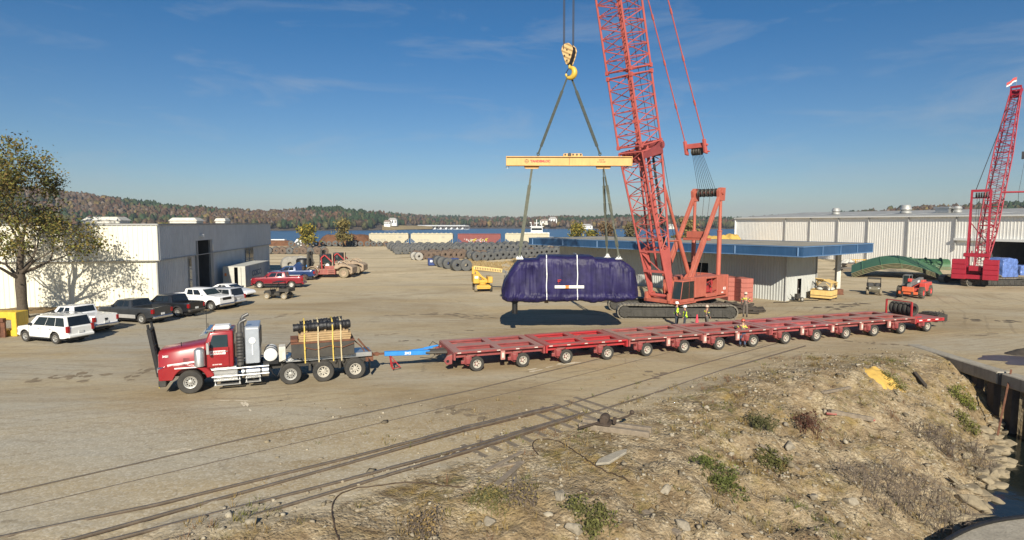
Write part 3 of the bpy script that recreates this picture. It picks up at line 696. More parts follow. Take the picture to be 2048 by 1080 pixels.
mb.build("doorway", M['indark'], sh)
mb = MB(); mb.beam(S(.1, d0 - .15, 0), S(.1, d0 - .15, DZ), .3, .3); mb.beam(S(.1, d1 + .3, 0), S(.1, d1 + .3, DZ), .6, .3); mb.beam(S(.1, d0 - .3, DZ + .12), S(.1, d1 + .6, DZ + .12), .3, .24); mb.build("door_frame", M['trim'], sh)
for x0, x1, z0, z1, nn in ((374, 380, .6, 4.2, 3), (489, 496, 1.2, 4.3, 2), (497, 505, 1.2, 4.3, 2)):
    s0, s1 = side_s(x0), side_s(x1); f = MB()
    f.beam(S(.06, s0, (z0 + z1) / 2), S(.06, s1, (z0 + z1) / 2), .08, z1 - z0); fo = f.build("window", M['trim'], sh)
    g = MB(); hh = (z1 - z0) / nn
    for q in range(nn): g.beam(S(.11, s0 + .12, z0 + hh * (q + .5)), S(.11, s1 - .12, z0 + hh * (q + .5)), .03, hh - .16)
    g.build("pane", M['winglass'], fo)
mb = MB(); mb.box(S(.45, g0 + 1.4, DZ + .55), (.5, .35, .3)); mb.beam(S(.1, g0 + 1.4, DZ + .6), S(.4, g0 + 1.4, DZ + .6), .06, .06); mb.build("wall_lamp", M['white'], sh, bevel=.04)
for px, wv in ((193, 3.4), (361, 3.0), (417, 1.2)):
    u = {193: -7.0, 361: -3, 417: -2}[px]; v = {193: 6, 361: 16, 417: 26}[px]
    mb = MB(); mb.box(S(u, v, ZT + .3), (wv, 2.2, .35), rz=a_); mb.box(S(u, v, ZT + .62), (wv + .3, 2.5, .4), rz=a_, taper=.75); mb.build("roof_vent", M['wht_dirty'], sh, bevel=.06)

# ---- low shed with the blue roof band behind the crane
RC = Vector((27.15, 55.05, 0)); f1 = Vector((math.cos(rad(37.5)), math.sin(rad(37.5)), 0)); f2 = Vector((-f1.y, f1.x, 0)); B1, B2 = 15.3, 40.4; OV = 3.3
bl = thing("blue_roofed_shed", "low grey white metal shed under a wide flat roof with a blue band", "shed", RC)
def S(u, v, z=0): q = f1 * u + f2 * v; return (q.x, q.y, z)
M['blueband'] = mat('faded_blue_fascia', (0.020, 0.068, 0.155), 0.5, var=0.15, scale=0.6, streak=(0.05, 0.11, 0.21))
M['bluetrim'] = mat('pale_blue_trim', (0.09, 0.17, 0.30), 0.5, var=0.15, scale=0.6)
M['roofstone'] = mat('stone_chip_roof', (0.27, 0.245, 0.195), 0.95, var=0.3, scale=0.5, bump=0.5, bscale=8)
M['greywall'] = mat('grey_white_cladding', (0.43, 0.44, 0.42), 0.65, var=0.08, scale=0.6, streak=(0.36, 0.355, 0.325))
mb = MB(); zt, zb = 5.7, 4.76
mb.prism([S(-.0, 0)[:2], S(B1, 0)[:2], S(B1, B2)[:2], S(0, B2)[:2]], zt - .12, zt + .04, axis='z'); mb.build("roof", M['roofstone'], bl)
mb = MB()
for p, q in (((-.04, 0), (B1, 0)), ((-.04, 0), (-.04, B2)), ((B1, 0), (B1, B2)), ((0, B2), (B1, B2))): mb.beam(S(*p, (zt + zb) / 2 + .03), S(*q, (zt + zb) / 2 + .03), .12, zt - zb + .1)
mb.build("fascia_band", M['blueband'], bl)
mb = MB()
for p, q in (((-.12, -.10), (B1 + .02, -.10)), ((-.12, -.1), (-.12, B2))):
    for z in (zt + .02, zb + .04): mb.beam(S(*p, z), S(*q, z), .07, .1)
for k in range(1, 5): mb.beam(S(B1 * k / 4.0 - .1, -.1, zb + .06), S(B1 * k / 4.0 - .1, -.1, zt - .04), .08, .06, up=(1, 0, 0))
for k in range(0, 7): mb.beam(S(-.12, .4 + B2 * k / 6.2, zb + .06), S(-.12, .4 + B2 * k / 6.2, zt - .04), .08, .12, up=(1, 0, 0))
mb.build("fascia_trim", M['bluetrim'], bl)
mb = MB(); mb.quad(S(.05, .05, zb + .05), S(B1 - .05, .05, zb + .05), S(B1 - .05, B2 - .05, zb + .05), S(.05, B2 - .05, zb + .05)); mb.build("soffit", M['greywall'], bl)
W0, WD = OV, OV                       # wall corner
mb = MB(); wl1 = 6.6; hd = zb + .1
ribbed(mb, S(W0, WD), S(W0 + 2.45, WD), 0, hd, .3, .05, 0, (-f2.x, -f2.y)); ribbed(mb, S(W0 + 3.35, WD), S(W0 + wl1, WD), 0, hd, .3, .05, 0, (-f2.x, -f2.y)); ribbed(mb, S(W0 + 2.45, WD), S(W0 + 3.35, WD), 2.15, hd, .3, .05, 0, (-f2.x, -f2.y))
mb.build("end_wall", M['greywall'], bl)
mb = MB(); ribbed(mb, S(W0, WD), S(W0, WD + 9.0), 0, hd, .3, .05, 0, (-f1.x, -f1.y)); ribbed(mb, S(W0, WD + 12.0), S(W0, B2 - 3), 0, hd, .3, .05, 0, (-f1.x, -f1.y)); ribbed(mb, S(W0, WD + 9), S(W0, WD + 12), 3.4, hd, .3, .05, 0, (-f1.x, -f1.y)); mb.build("long_wall", M['greywall'], bl)
mb = MB(); ribbed(mb, S(W0, B2 - 3), S(B1 - 3, B2 - 3), 0, hd, .3, .05, 0, (f2.x, f2.y)); ribbed(mb, S(W0 + 8.5, WD + 6), S(W0 + 8.5, WD + 9), 0, hd, .3, .05, 0, (f1.x, f1.y)); ribbed(mb, S(W0 + 8.5, WD + 12), S(W0 + 8.5, B2 - 3), 0, hd, .3, .05, 0, (f1.x, f1.y)); ribbed(mb, S(W0 + 8.5, WD + 9), S(W0 + 8.5, WD + 12), 3.4, hd, .3, .05, 0, (f1.x, f1.y)); mb.build("rear_wall", M['greywall'], bl)
mb = MB(); mb.beam(S(W0 + 11.9, WD + .1, 0), S(W0 + 11.9, WD + .1, hd), .45, .45); mb.build("corner_post", M['wht_dirty'], bl)
mb = MB(); mb.quad(S(W0 + 2.45, WD + .25, 0), S(W0 + 3.35, WD + .25, 0), S(W0 + 3.35, WD + .25, 2.15), S(W0 + 2.45, WD + .25, 2.15)); dd = mb.build("door", mat('dark_brown_door', (0.035, 0.026, 0.022), 0.6), bl)
mb = MB(); q = S(W0 + 3.2, WD + .2, 1.05); mb.box(q, (.06, .06, .12)); mb.build("handle", M['alu'], dd)
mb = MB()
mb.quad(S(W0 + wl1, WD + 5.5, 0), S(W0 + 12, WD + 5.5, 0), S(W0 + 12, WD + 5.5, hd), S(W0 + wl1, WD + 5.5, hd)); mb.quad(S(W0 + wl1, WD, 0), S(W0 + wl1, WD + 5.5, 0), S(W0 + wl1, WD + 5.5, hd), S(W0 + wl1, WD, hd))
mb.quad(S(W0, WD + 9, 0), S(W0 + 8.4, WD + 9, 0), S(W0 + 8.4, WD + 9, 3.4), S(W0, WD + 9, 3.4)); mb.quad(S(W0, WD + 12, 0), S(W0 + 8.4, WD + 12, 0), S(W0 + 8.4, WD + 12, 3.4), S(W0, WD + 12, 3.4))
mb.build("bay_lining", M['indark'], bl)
for u in (W0 - .1, W0 + wl1 - .2):
    mb = MB(); mb.tube(S(u, WD - .12, 0), S(u, WD - .12, hd), .06); mb.build("downspout", M['trim'], bl)

# ---- big white warehouse on the right
WA = Vector((59.4, 157.0, 0)); g1_ = Vector((5.5, -15.4, 0)).normalized(); g2_ = Vector((-g1_.y, g1_.x, 0)); WLn = 104; EZ = 9.2; DPt = 46
wh = thing("long_warehouse", "long white corrugated warehouse with roof ventilators behind the crimson crane", "warehouse", WA)
def S(u, v, z=0): q = g1_ * u + g2_ * v; return (q.x, q.y, z)
M['whwall'] = mat('white_corrugated_sheet', (0.84, 0.82, 0.77), 0.5, var=0.05, scale=0.5, streak=(0.74, 0.71, 0.64))
M['whroof'] = mat('galvanised_roof', (0.36, 0.355, 0.33), 0.6, 0.2, var=0.2, scale=0.3, streak=(0.25, 0.23, 0.20))
def wh_s(px):
    k = (px - 1024) / F; return (k * WA.y - WA.x) / (g1_.x - k * g1_.y)
o0 = wh_s(1980); OH = 4.9
mb = MB(); ribbed(mb, S(0, 0), S(o0, 0), 0, EZ, .50, .026, 0, (-g2_.x, -g2_.y)); ribbed(mb, S(o0, 0), S(o0 + 26, 0), OH, EZ, .50, .026, 0, (-g2_.x, -g2_.y)); ribbed(mb, S(o0 + 26, 0), S(WLn, 0), 0, EZ, .50, .026, 0, (-g2_.x, -g2_.y)); mb.build("long_wall", M['whwall'], wh)
mb = MB(); ribbed(mb, S(0, 0), S(0, DPt), 0, EZ, .62, .08, 0, (-g1_.x, -g1_.y)); mb.add([S(-.02, 0, EZ), S(-.02, DPt, EZ), S(-.02, DPt / 2, EZ + 1.5)], [(0, 1, 2)]); mb.build("gable_wall", M['whwall'], wh)
mb = MB(); mb.quad(S(-.3, -.35, EZ + .02), S(WLn, -.35, EZ + .02), S(WLn, DPt / 2, EZ + 1.55), S(-.3, DPt / 2, EZ + 1.55)); mb.quad(S(-.3, DPt + .3, EZ + .02), S(WLn, DPt + .3, EZ + .02), S(WLn, DPt / 2, EZ + 1.55), S(-.3, DPt / 2, EZ + 1.55)); mb.build("roof", M['whroof'], wh)
mb = MB(); mb.beam(S(-.3, -.38, EZ - .05), S(WLn, -.38, EZ - .05), .22, .26); mb.beam(S(-.1, -.1, 0), S(-.1, -.1, EZ), .35, .35)
mb.beam(S(wh_s(1910), -.3, OH + .18), S(o0 + 27, -.3, OH + .18), .4, .4); mb.build("gutter", M['white'], wh)
for px in (1570.5, 1620, 1676, 1736, 1816, 1911):
    mb = MB(); mb.tube(S(wh_s(px), -.2, 0.2 if px < 1900 else 3.2), S(wh_s(px), -.2, EZ - .1), .11, 6); mb.build("downspout", M['trim'], wh)
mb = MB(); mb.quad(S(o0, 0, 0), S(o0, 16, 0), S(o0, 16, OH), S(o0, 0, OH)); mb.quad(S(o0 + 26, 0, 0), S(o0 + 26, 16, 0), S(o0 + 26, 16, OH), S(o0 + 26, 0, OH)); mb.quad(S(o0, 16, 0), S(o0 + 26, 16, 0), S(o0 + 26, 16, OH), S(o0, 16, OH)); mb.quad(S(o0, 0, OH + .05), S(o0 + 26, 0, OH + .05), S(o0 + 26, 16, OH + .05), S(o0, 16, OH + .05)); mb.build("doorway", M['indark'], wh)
for px, sc in ((1611, .72), (1748.5, .85), (1851, .6), (2027, .8)):
    s_ = wh_s(px) ; v = 11.0; s_ -= 2.0
    mb = MB(); z0 = EZ + .05 + 1.5 * v / (DPt / 2); c = S(s_, v, z0)
    mb.lathe([(1.25 * sc, 0), (1.25 * sc, .35), (.95 * sc, .5), (1.35 * sc, .75), (1.0 * sc, 1.9 * sc), (.9 * sc, 2.0 * sc)], c, 'z', 18); mb.build("roof_ventilator", mat('galvanised_vent', (0.40, 0.40, 0.385), 0.5, 0.4), wh, smooth=40)
mb = MB(); c = S(wh_s(1829) - 2, 11, EZ + 1.1); mb.box(c, (2.6, 2.6, .8), rz=rad(-70)); mb.box((c[0], c[1], c[2] + .6), (3.0, 3.0, .35), rz=rad(-70)); mb.build("roof_unit", M['alu'], wh)
for px in (1530, 1585, 1648, 1720, 1792, 1878, 1932, 1955):
    s_ = wh_s(px); z = lambda v: EZ + .06 + 1.53 * (v + .35) / (DPt / 2 + .35)
    mb = MB(); mb.quad(S(s_, 3, z(3)), S(s_ + .9, 3, z(3)), S(s_ + .9, 9, z(9)), S(s_, 9, z(9)))
    mb.build("skylight", MATS.get('fibreglass_skylight') or mat('fibreglass_skylight', (0.70, 0.70, 0.66), 0.5), wh)

# ---- quay edge with sheet piling, lower right
qw = thing("quay_wall", "concrete capped quay edge over dark steel sheet piling beside the creek", "quay wall", (26.36, 0, 0))
M['sheetpile'] = mat('dark_rusty_sheet_pile', (0.055, 0.042, 0.034), 0.8, 0.1, var=0.4, scale=2.5, bump=0.3, streak=(0.13, 0.10, 0.085))
mb = MB(); mb.bb(-.45, .35, 30.95, 38.2, -.62, .05); mb.build("concrete_cap", M['concrete'], qw, bevel=.05)
mb = MB(); mb.bb(-.45, .35, 4, 30.7, -.62, .05); mb.build("concrete_cap", M['concrete'], qw, bevel=.05)
pts = []; y = 4.0
mb = MB()
while y < 37:
    for dx, dy in ((0, 0), (0, .42), (-.34, .58), (-.34, 1.0)): pts.append((dx + .02, y + dy))
    y += 1.16
k = len(pts); mb.add([(p[0], p[1], -6) for p in pts] + [(p[0], p[1], -.5) for p in pts], [(i, i + 1, i + 1 + k, i + k) for i in range(k - 1)]); mb.build("sheet_piling", M['sheetpile'], qw)
mb = MB(); mb.tube((-.3, 30.83, -.6), (-.3, 30.83, .0), .16, 8); mb.build("joint_filler", M['indark'], qw)
# near corner of another quay at the very bottom
c0 = P(1890, 1084, -2.3); c1 = P(2048, 1046, -2.3)
nq = thing("near_quay", "curved concrete quay corner at the lower right edge", "quay wall", (c0.x, c0.y, 0))
mb = MB(); pl = []
for t in np.linspace(0, 1, 9):
    pl.append(((c1.x - c0.x) * t * 1.2 + .25 * math.sin(t * 3.0) * -0.6, (c1.y - c0.y) * t * 1.2 + .35 * math.sin(t * 2.6)))
mb.prism(pl + [(7.5, -5), (1, -5)], -5.2, -2.3, axis='z'); mb.build("concrete_top", M['concrete'], nq, bevel=.06)
mb = MB(); mb.path([(p[0], p[1], -2.26) for p in pl], .07, 8); mb.build("edge_rail", M['black'], nq, smooth=60)
# standing wet patch
mb = MB(); c = P(2010, 722); pl = []
for i in range(26):
    a = 2 * math.pi * i / 26; r = 1 + .22 * math.sin(3 * a + 1) + .12 * math.sin(7 * a); pl.append((c.x + 2.4 + 3.6 * r * math.cos(a), c.y + .05 + 1.3 * r * math.sin(a)))
pl = [(x, min(y, 36.8)) for x, y in pl if x > 26.75]
mb.prism(pl, 0.004, 0.012, axis='z'); struct(mb.build("puddle", mat('wet_oily_concrete', (0.07, 0.055, 0.052), 0.42, var=0.2, scale=1)))

# ---- far shore: boat sheds, houses, tow boat
def house(px, Dd, z, w_, d_, h, roofcol, wallm, label, rz=0):
    t = thing("lake_house", label, "house", ((px - 1024) / F * Dd, Dd, z), rz, "houses on the far shore")
    mb = MB(); mb.bb(-w_ / 2, w_ / 2, -d_ / 2, d_ / 2, -3, h); mb.build("wall", wallm, t)
    mb = MB(); mb.prism([(-w_ / 2 - .6, h), (w_ / 2 + .6, h), (w_ * .28, h + d_ * .34), (-w_ * .28, h + d_ * .34)], -d_ / 2 - .5, d_ / 2 + .5); mb.build("roof", roofcol, t)
    for k in range(3):
        mb = MB(); mb.bb(-w_ / 2 + w_ * (k + .5) / 3 - .8, -w_ / 2 + w_ * (k + .5) / 3 + .8, -d_ / 2 - .06, -d_ / 2 + .02, 1, h - .8); mb.build("window", M['winglass'], t)
rg = mat('pale_grey_roof', (0.32, 0.31, 0.30), 0.8); rb = mat('brown_roof', (0.20, 0.15, 0.12), 0.8)
house(776, 885, 4.5, 9, 8, 4.5, rb, M['white'], "low white lake house left of the marina with a brown roof")
house(787, 895, 6.0, 12, 9, 6, rg, M['white'], "larger white lake house beside the lawn left of the marina")
house(1089, 1120, 6.5, 18, 10, 5, rb, M['wht_dirty'], "long low tan lake house right of the left sling")
house(1105, 1110, 5.5, 15, 12, 9, rg, M['white'], "tall grey gabled lake house on the far shore")
house(1171, 1015, -1.8, 22, 10, 4, rg, M['white'], "low white boathouse on the far shore between the slings")
house(1342, 1015, -1.8, 16, 9, 4, rg, M['wht_dirty'], "small boathouse on the far shore seen through the gantry")
mb = MB(); vs = []
for px in range(765, 866, 10):
    for dd, zz in ((842, -2.8), (870, 1.5), (905, 4.0)): k = (px - 765) / 100; vs.append(((px - 1024) / F * (dd + 60 * k), dd + 60 * k, zz * (1 - .35 * k)))
mb.add(vs, [(i * 3 + j, (i + 1) * 3 + j, (i + 1) * 3 + j + 1, i * 3 + j + 1) for i in range(10) for j in range(2)]); struct(mb.build("shore_lawn", mat('dry_lawn', (0.27, 0.20, 0.09), 0.95, var=0.25, scale=.05)))
mr = thing("covered_marina", "long low white roofed marina with berths on the far shore", "marina", ((885 - 1024) / F * 960, 960, -3))
mb = MB(); wdt = 107 * 960 / F; mb.bb(-wdt / 2, wdt / 2, -9, 9, 5.2, 5.7); mb.prism([(-9, 5.7), (9, 5.7), (0, 6.9)], -wdt / 2 + 4, wdt / 2 - 6, axis='x'); mb.build("roof", M['white'], mr)
mb = MB()
for k in range(19):
    x = -wdt / 2 + wdt * k / 18
    for y in (-8.6, 8.6): mb.tube((x, y, -1), (x, y, 5.2), .22, 5)
mb.bb(-wdt / 2, wdt / 2, -1, 1, -.3, .5); mb.build("dock_frame", M['alu'], mr)
for k in range(9):
    b_ = thing("moored_boat", "small white boat moored under the marina roof", "boat", ((838 + k * 11 - 1024) / F * 953, 953, -3), R.uniform(-.2, .2), "boats in the marina")
    mb = MB(); mb.prism([(-1.4, .1), (1.4, .1), (1.7, 1.5), (-1.7, 1.5)], -4, 3.2); mb.prism([(-1, 1.5), (1, 1.5), (.7, 2.9), (-.7, 2.9)], -1.5, 2.4); mb.build("hull", M['white'], b_)
tb = thing("tow_boat", "white tow boat wheelhouse showing above the pale hopper wagon", "boat", ((1073 - 1024) / F * 238, 238, -3))
mb = MB(); mb.bb(-7, 7, -3, 3, 0, 5.2); mb.bb(-5, 5, -2.5, 2.5, 5.2, 7.0); mb.build("hull", M['white'], tb)
mb = MB(); mb.bb(-2.3, 2.3, -1.8, 1.8, 7.0, 9.3); mb.bb(-2.7, 2.7, -2.2, 2.2, 9.3, 9.55); mb.build("wheelhouse", M['white'], tb)
mb = MB(); mb.bb(-2.1, 2.1, -1.86, -1.78, 7.9, 8.8); mb.build("window", M['winglass'], tb)
mb = MB(); mb.tube((0, 0, 9.5), (0, 0, 12.2), .16); mb.beam((-1, 0, 10.8), (1, 0, 10.8), .15, .2); mb.tube((-2, 0, 9.5), (-2.3, 0, 11), .12); mb.tube((2, 0, 9.5), (2.3, 0, 11), .12); mb.box((-2.4, 0, 11), (.7, .4, .25)); mb.box((2.4, 0, 11), (.7, .4, .25)); mb.build("mast", M['white'], tb)
# ================================================================ ROAD VEHICLES
def wheel(parent, c, r, w_, side, rimmat, tyremat='tyre', name="wheel", spokes=0, n=24, rim_r=.58, dish=.0):
    """tyre (the part) with its rim as a sub-part; side = +1 when the outer face looks towards +y"""
    mb = MB(); h = w_ / 2; ri = r * rim_r
    mb.lathe([(ri, -h * .8), (r * .80, -h), (r * .94, -h * .92), (r, -h * .62), (r, h * .62), (r * .94, h * .92), (r * .80, h), (ri, h * .8)], (0, 0, 0), 'y', n, loop=True)
    o = mb.build(name, M[tyremat], parent, smooth=35); o.location = c
    mb = MB(); d = h * (.55 - dish) * side; e = h * .82 * side
    mb.lathe([(ri * 1.02, -e), (ri * 1.02, e), (ri * .88, e * .95), (ri * .80, d), (ri * .34, d * .95), (ri * .30, d + .04 * side), (0.0, d + .05 * side)], (0, 0, 0), 'y', n)
    if spokes:
        for k in range(spokes):
            a = 2 * math.pi * k / spokes; x, z = math.cos(a), math.sin(a)
            mb.box((x * ri * .58, d + .012 * side, z * ri * .58), (ri * .2, .03, ri * .2), ry=-a, mi=1)
    rr = mb.build("rim", [M[rimmat], M['black']], o, smooth=35)
    return o
def panel(mb, q, u0, u1, v0, v1, off=.006, mi=0, th=.0):
    """quad inset into face q=(a,b,c,d): u along a-b, v along a-d; lifted off the face"""
    a, b, c, d = map(Vector, q)
    f = lambda u, v: (a.lerp(b, u)).lerp(d.lerp(c, u), v)
    n = (b - a).cross(d - a).normalized() * off
    p = [f(u0, v0) + n, f(u1, v0) + n, f(u1, v1) + n, f(u0, v1) + n]
    return mb.add(p, [(0, 1, 2, 3)], mi)

def car(name, label, cat, loc, rz, paint, S, group=None, spokes=5):
    t = thing(name, label, cat, (loc[0], loc[1], 0), rz, group)
    L_, W, Ht, wb, fo, r = S['L'], S['W'], S['H'], S['wb'], S['fo'], S['r']
    nose = wb / 2 + fo; X = lambda s: nose - s; hw = W / 2
    fa, ra = fo, fo + wb
    top = S['top']; sill = S.get('sill', .36); bed = S.get('bed')
    st = set(np.round(np.arange(0, L_ + .01, .16), 3)); st |= {0.0, .05, .12, L_ - .05, L_ - .12, L_}
    R_ = r + .10
    for a in (fa, ra): st |= set(np.round(a + np.linspace(-R_, R_, 15), 3))
    if bed: st |= {bed[0] - .01, bed[0] + .01, bed[1] - .01, bed[1] + .01}
    st = sorted(s for s in st if 0 <= s <= L_)
    tx, tz = zip(*top); vs = []; K = 0
    for s in st:
        z = float(np.interp(s, tx, tz)); e = min(s, L_ - s); q = max(0, (.55 - e) / .55)
        w_ = hw * (1 - .14 * q * q); zb = sill + .10 * q * q + (.04 if s < .3 else 0)
        for a in (fa, ra):
            if abs(s - a) < R_: zb = max(zb, r + math.sqrt(max(0, R_ * R_ - (s - a) ** 2)))
        zb = min(zb, z - .14)
        A = z
        if bed and bed[0] < s < bed[1]: A = S.get('bedz', .82)
        zm = max(zb + .02, min(z - .1, .5 * (z + zb) + .08))
        pts = [(0, A + (.03 if A == z else 0)), (w_ - .13, A), (w_ - .13, z if A != z else z - .004), (w_ * .965, z - .01), (w_ * .99, z - .08), (w_, zm), (w_ * .985, zb), (w_ * .93, zb - .0)]
        K = len(pts)
        for y, zz in pts: vs.append((X(s), y, zz))
    n = len(st); mb = MB(); fs = [(i * K + j, (i + 1) * K + j, (i + 1) * K + j + 1, i * K + j + 1) for i in range(n - 1) for j in range(K - 1)]
    mb.add(vs, fs); mb.add([(x, -y, z) for x, y, z in vs], [f[::-1] for f in fs])
    for i0 in (0, (n - 1) * K):
        c = [vs[i0 + j] for j in range(K)]; mb.add(c + [(c[-1][0], 0, c[-1][2])], [tuple(range(K + 1))]); mb.add([(x, -y, z) for x, y, z in c] + [(c[-1][0], 0, c[-1][2])], [tuple(range(K + 1))])
    body = mb.build("body", M[paint], t, smooth=32)
    # cabin
    b0, t0, t1, b1 = S['cab']; zbF = float(np.interp(b0, tx, tz)) - .02; zbR = float(np.interp(b1, tx, tz)) - .02; zr = Ht - .05; yb, yt = hw * .95, hw * .82
    ring = lambda y0, y1, sg: [Vector((X(b0), sg * y0, zbF)), Vector((X(t0), sg * y1, zr - .03)), Vector((X(t1), sg * y1, zr)), Vector((X(b1), sg * y0, zbR))]
    l = ring(yb, yt, 1); q = ring(yb, yt, -1)
    mb = MB(); P8 = [*l, *q]; cf = l[1].lerp(q[1], .5) + Vector((-.12, 0, .05)); cr_ = l[2].lerp(q[2], .5) + Vector((.1, 0, .05))
    mb.add([tuple(p) for p in P8 + [cf, cr_]], [(0, 1, 2, 3), (4, 7, 6, 5), (0, 4, 5, 1), (3, 2, 6, 7), (1, 5, 8), (2, 9, 6), (1, 8, 9, 2), (5, 6, 9, 8)])
    cab = mb.build("cabin", M[S.get('roofpaint', paint)], t, bevel=.05, smooth=40, seg=2)
    g = S.get('glass', 'glass')
    mb = MB(); panel(mb, (q[0], l[0], l[1], q[1]), .07, .93, .10, .93, .012); mb.build("windscreen", M[S.get('wsglass', g)], t)
    mb = MB(); panel(mb, (l[3], q[3], q[2], l[2]), .08, .92, S.get('rgv', .2), .93, .012); mb.build("rear_window", M[g], t)
    for sg, rg_ in ((1, l), (-1, q)):
        f = (rg_[0], rg_[3], rg_[2], rg_[1]) if sg > 0 else (rg_[0], rg_[3], rg_[2], rg_[1])
        for u0, u1 in S['wins']:
            mb = MB(); a, b, c, d = f
            # windows trimmed to the slanted pillars
            p = lambda u, v: (a.lerp(b, u)).lerp(d.lerp(c, u), v)
            nn = ((b - a).cross(d - a)).normalized(); nn = nn if nn.y * sg > 0 else -nn
            mb.add([tuple(p(uu, vv) + nn * .014) for uu, vv in ((u0, .12), (u1, .12), (u1, .88), (u0, .88))], [(0, 1, 2, 3)]); mb.build("side_window", M[g], t)
        mb = MB(); mb.box((X(b0 + .42), sg * (yb + .12), zbF + .14), (.12, .22, .17)); mb.build("wing_mirror", M[S.get('mirror', 'plastic')], t, bevel=.03)
        # door seams and handles, sill
        mb = MB()
        for s in S['doors']: mb.box((X(s), sg * (hw + .002), (sill + float(np.interp(s, tx, tz))) / 2 + .05), (.014, .012, float(np.interp(s, tx, tz)) - sill - .2))
        for s in S['doors'][1:]: mb.box((X(s - .2), sg * (hw + .006), float(np.interp(s, tx, tz)) - .2), (.17, .02, .03))
        mb.build("door_seam", M['plastic'], t)
        mb = MB(); mb.bb(X(fa + R_ + .05), X(ra - R_ - .05), sg * (hw - .05), sg * (hw + .03), sill - .07, sill + (.02 if not S.get('lower') else .22)); mb.build("sill_trim", M[S.get('lower', 'plastic')], t, bevel=.015)
        if S.get('flare'):
            for a in (fa, ra):
                mb = MB(); arc = [(X(a) + (R_ + .03) * math.cos(x), sg * (hw - .01), r + (R_ + .03) * math.sin(x)) for x in np.linspace(-.25, math.pi + .25, 13)]; mb.path(arc, .05, 6); mb.build("wheel_flare", M['plastic'], t, smooth=50)
        # lamps
        zf = float(np.interp(.12, tx, tz)); mb = MB(); mb.box((X(.10), sg * hw * .70, zf - .17), (.22, hw * .36, .15)); mb.build("headlight", M['headlamp'], t, bevel=.03)
        zr_ = float(np.interp(L_ - .1, tx, tz)); mb = MB(); mb.box((X(L_ - .06), sg * hw * .86, zr_ - S.get('tl', .28)), (.20, hw * .20, S.get('tlh', .34))); mb.build("tail_light", M['taillamp'], t, bevel=.02)
    mb = MB(); zf = float(np.interp(.1, tx, tz)); mb.box((X(.03), 0, zf - .22), (.10, W * .52, .26)); mb.build("grille", M[S.get('grille', 'black')], t, bevel=.03)
    mb = MB(); mb.box((X(.04), 0, .50), (.24, W * .86, .22)); mb.build("front_bumper", M[S.get('bump', paint)], t, bevel=.06)
    mb = MB(); mb.box((X(L_ - .02), 0, .56), (.26, W * .92, .22)); mb.build("rear_bumper", M[S.get('bump', paint)], t, bevel=.06)
    mb = MB(); mb.box((X(L_ + .03), 0, S.get('plz', .78)), (.03, .32, .16)); mb.build("number_plate", M['plate'], t)
    mb = MB(); mb.bb(X(L_ - .35), X(.35), -hw * .8, hw * .8, .24, .62); mb.build("underbody", M['black'], t)
    for s in (fa, ra):
        for sg in (1, -1): wheel(t, (X(s), sg * (hw - .14), r), r, .24, sg, S.get('rim', 'rim'), 'tyre', spokes=spokes)
    return t, X
def place(fw, rw, near, W):
    """centre and heading from the near wheels' ground contacts"""
    f = P(*fw); r_ = P(*rw); h = (f - r_).normalized(); a = math.atan2(h.y, h.x)
    side = Vector((h.y, -h.x, 0)) if near == 'L' else Vector((-h.y, h.x, 0))
    return (f + r_) / 2 + side * (W / 2 - .14), a

SUV = dict(L=4.80, W=1.88, H=1.90, wb=2.79, fo=.87, r=.38, sill=.40, top=[(0, .84), (.12, 1.02), (1.1, 1.14), (1.6, 1.17), (4.72, 1.17), (4.8, 1.08)], cab=(1.15, 1.88, 4.50, 4.76), wins=[(.13, .43), (.443, .69), (.705, .95)], doors=(1.3, 2.45, 3.5), tl=.16, tlh=.42, rgv=.12)
PICK = dict(L=5.75, W=2.0, H=1.92, wb=3.65, fo=.95, r=.41, sill=.50, top=[(0, 1.0), (.08, 1.18), (1.3, 1.27), (1.8, 1.30), (5.75, 1.30)], cab=(1.40, 2.02, 3.48, 3.64), wins=[(.20, .52), (.56, .84)], doors=(1.5, 2.5, 3.4), bed=(3.72, 5.66), tl=.28, bump='chrome')
c, a = place((55, 683), (113, 688), 'L', 1.88)
t, X = car("parked_suv", "white estate SUV with roof rails at the near left end of the row", "SUV", c, a, 'p_white', SUV, "vehicles parked by the white shed")
for sg in (1, -1):
    mb = MB(); mb.path([(X(2.2), sg * .62, 1.84), (X(2.3), sg * .62, 1.92), (X(4.1), sg * .62, 1.92), (X(4.2), sg * .62, 1.86)], .025, 6); mb.build("roof_rail", M['alu'], t)
def heading(a): return Vector((math.cos(a), math.sin(a), 0)), Vector((-math.sin(a), math.cos(a), 0))
def park_by_tail(px, py, z, a, S_):
    """rear left bumper corner seen at a pixel, z above ground"""
    h, l = heading(a); p = P(px, py, z); p.z = 0
    nose = S_['wb'] / 2 + S_['fo']; return p + h * (S_['L'] - nose) - l * (S_['W'] / 2) 
S_ = dict(PICK, wins=[(.20, .50), (.56, .84)]); S_['bed'] = None; S_['bump'] = 'chrome'
c = park_by_tail(186, 655, .5, rad(161), S_)
t, X = car("parked_pickup", "white pickup with a flat bed cover parked just behind the white SUV", "pickup", c, rad(161), 'p_white2', S_, "vehicles parked by the white shed")
mb = MB(); mb.bb(X(3.7), X(5.7), -.93, .93, 1.235, 1.27); mb.build("bed_cover", M['p_white'], t, bevel=.02)
mb = MB(); mb.box((X(5.765), 0, 1.0), (.02, .22, .12)); mb.box((X(5.765), 0, .87), (.02, .2, .07)); mb.build("tailgate_handle", M['black'], t)
c, a = place((190, 662), (285, 648), 'L', 2.0)
a = rad(163); h, l = heading(a); c = P(285, 648) + h * (3.65 / 2) - l * .86
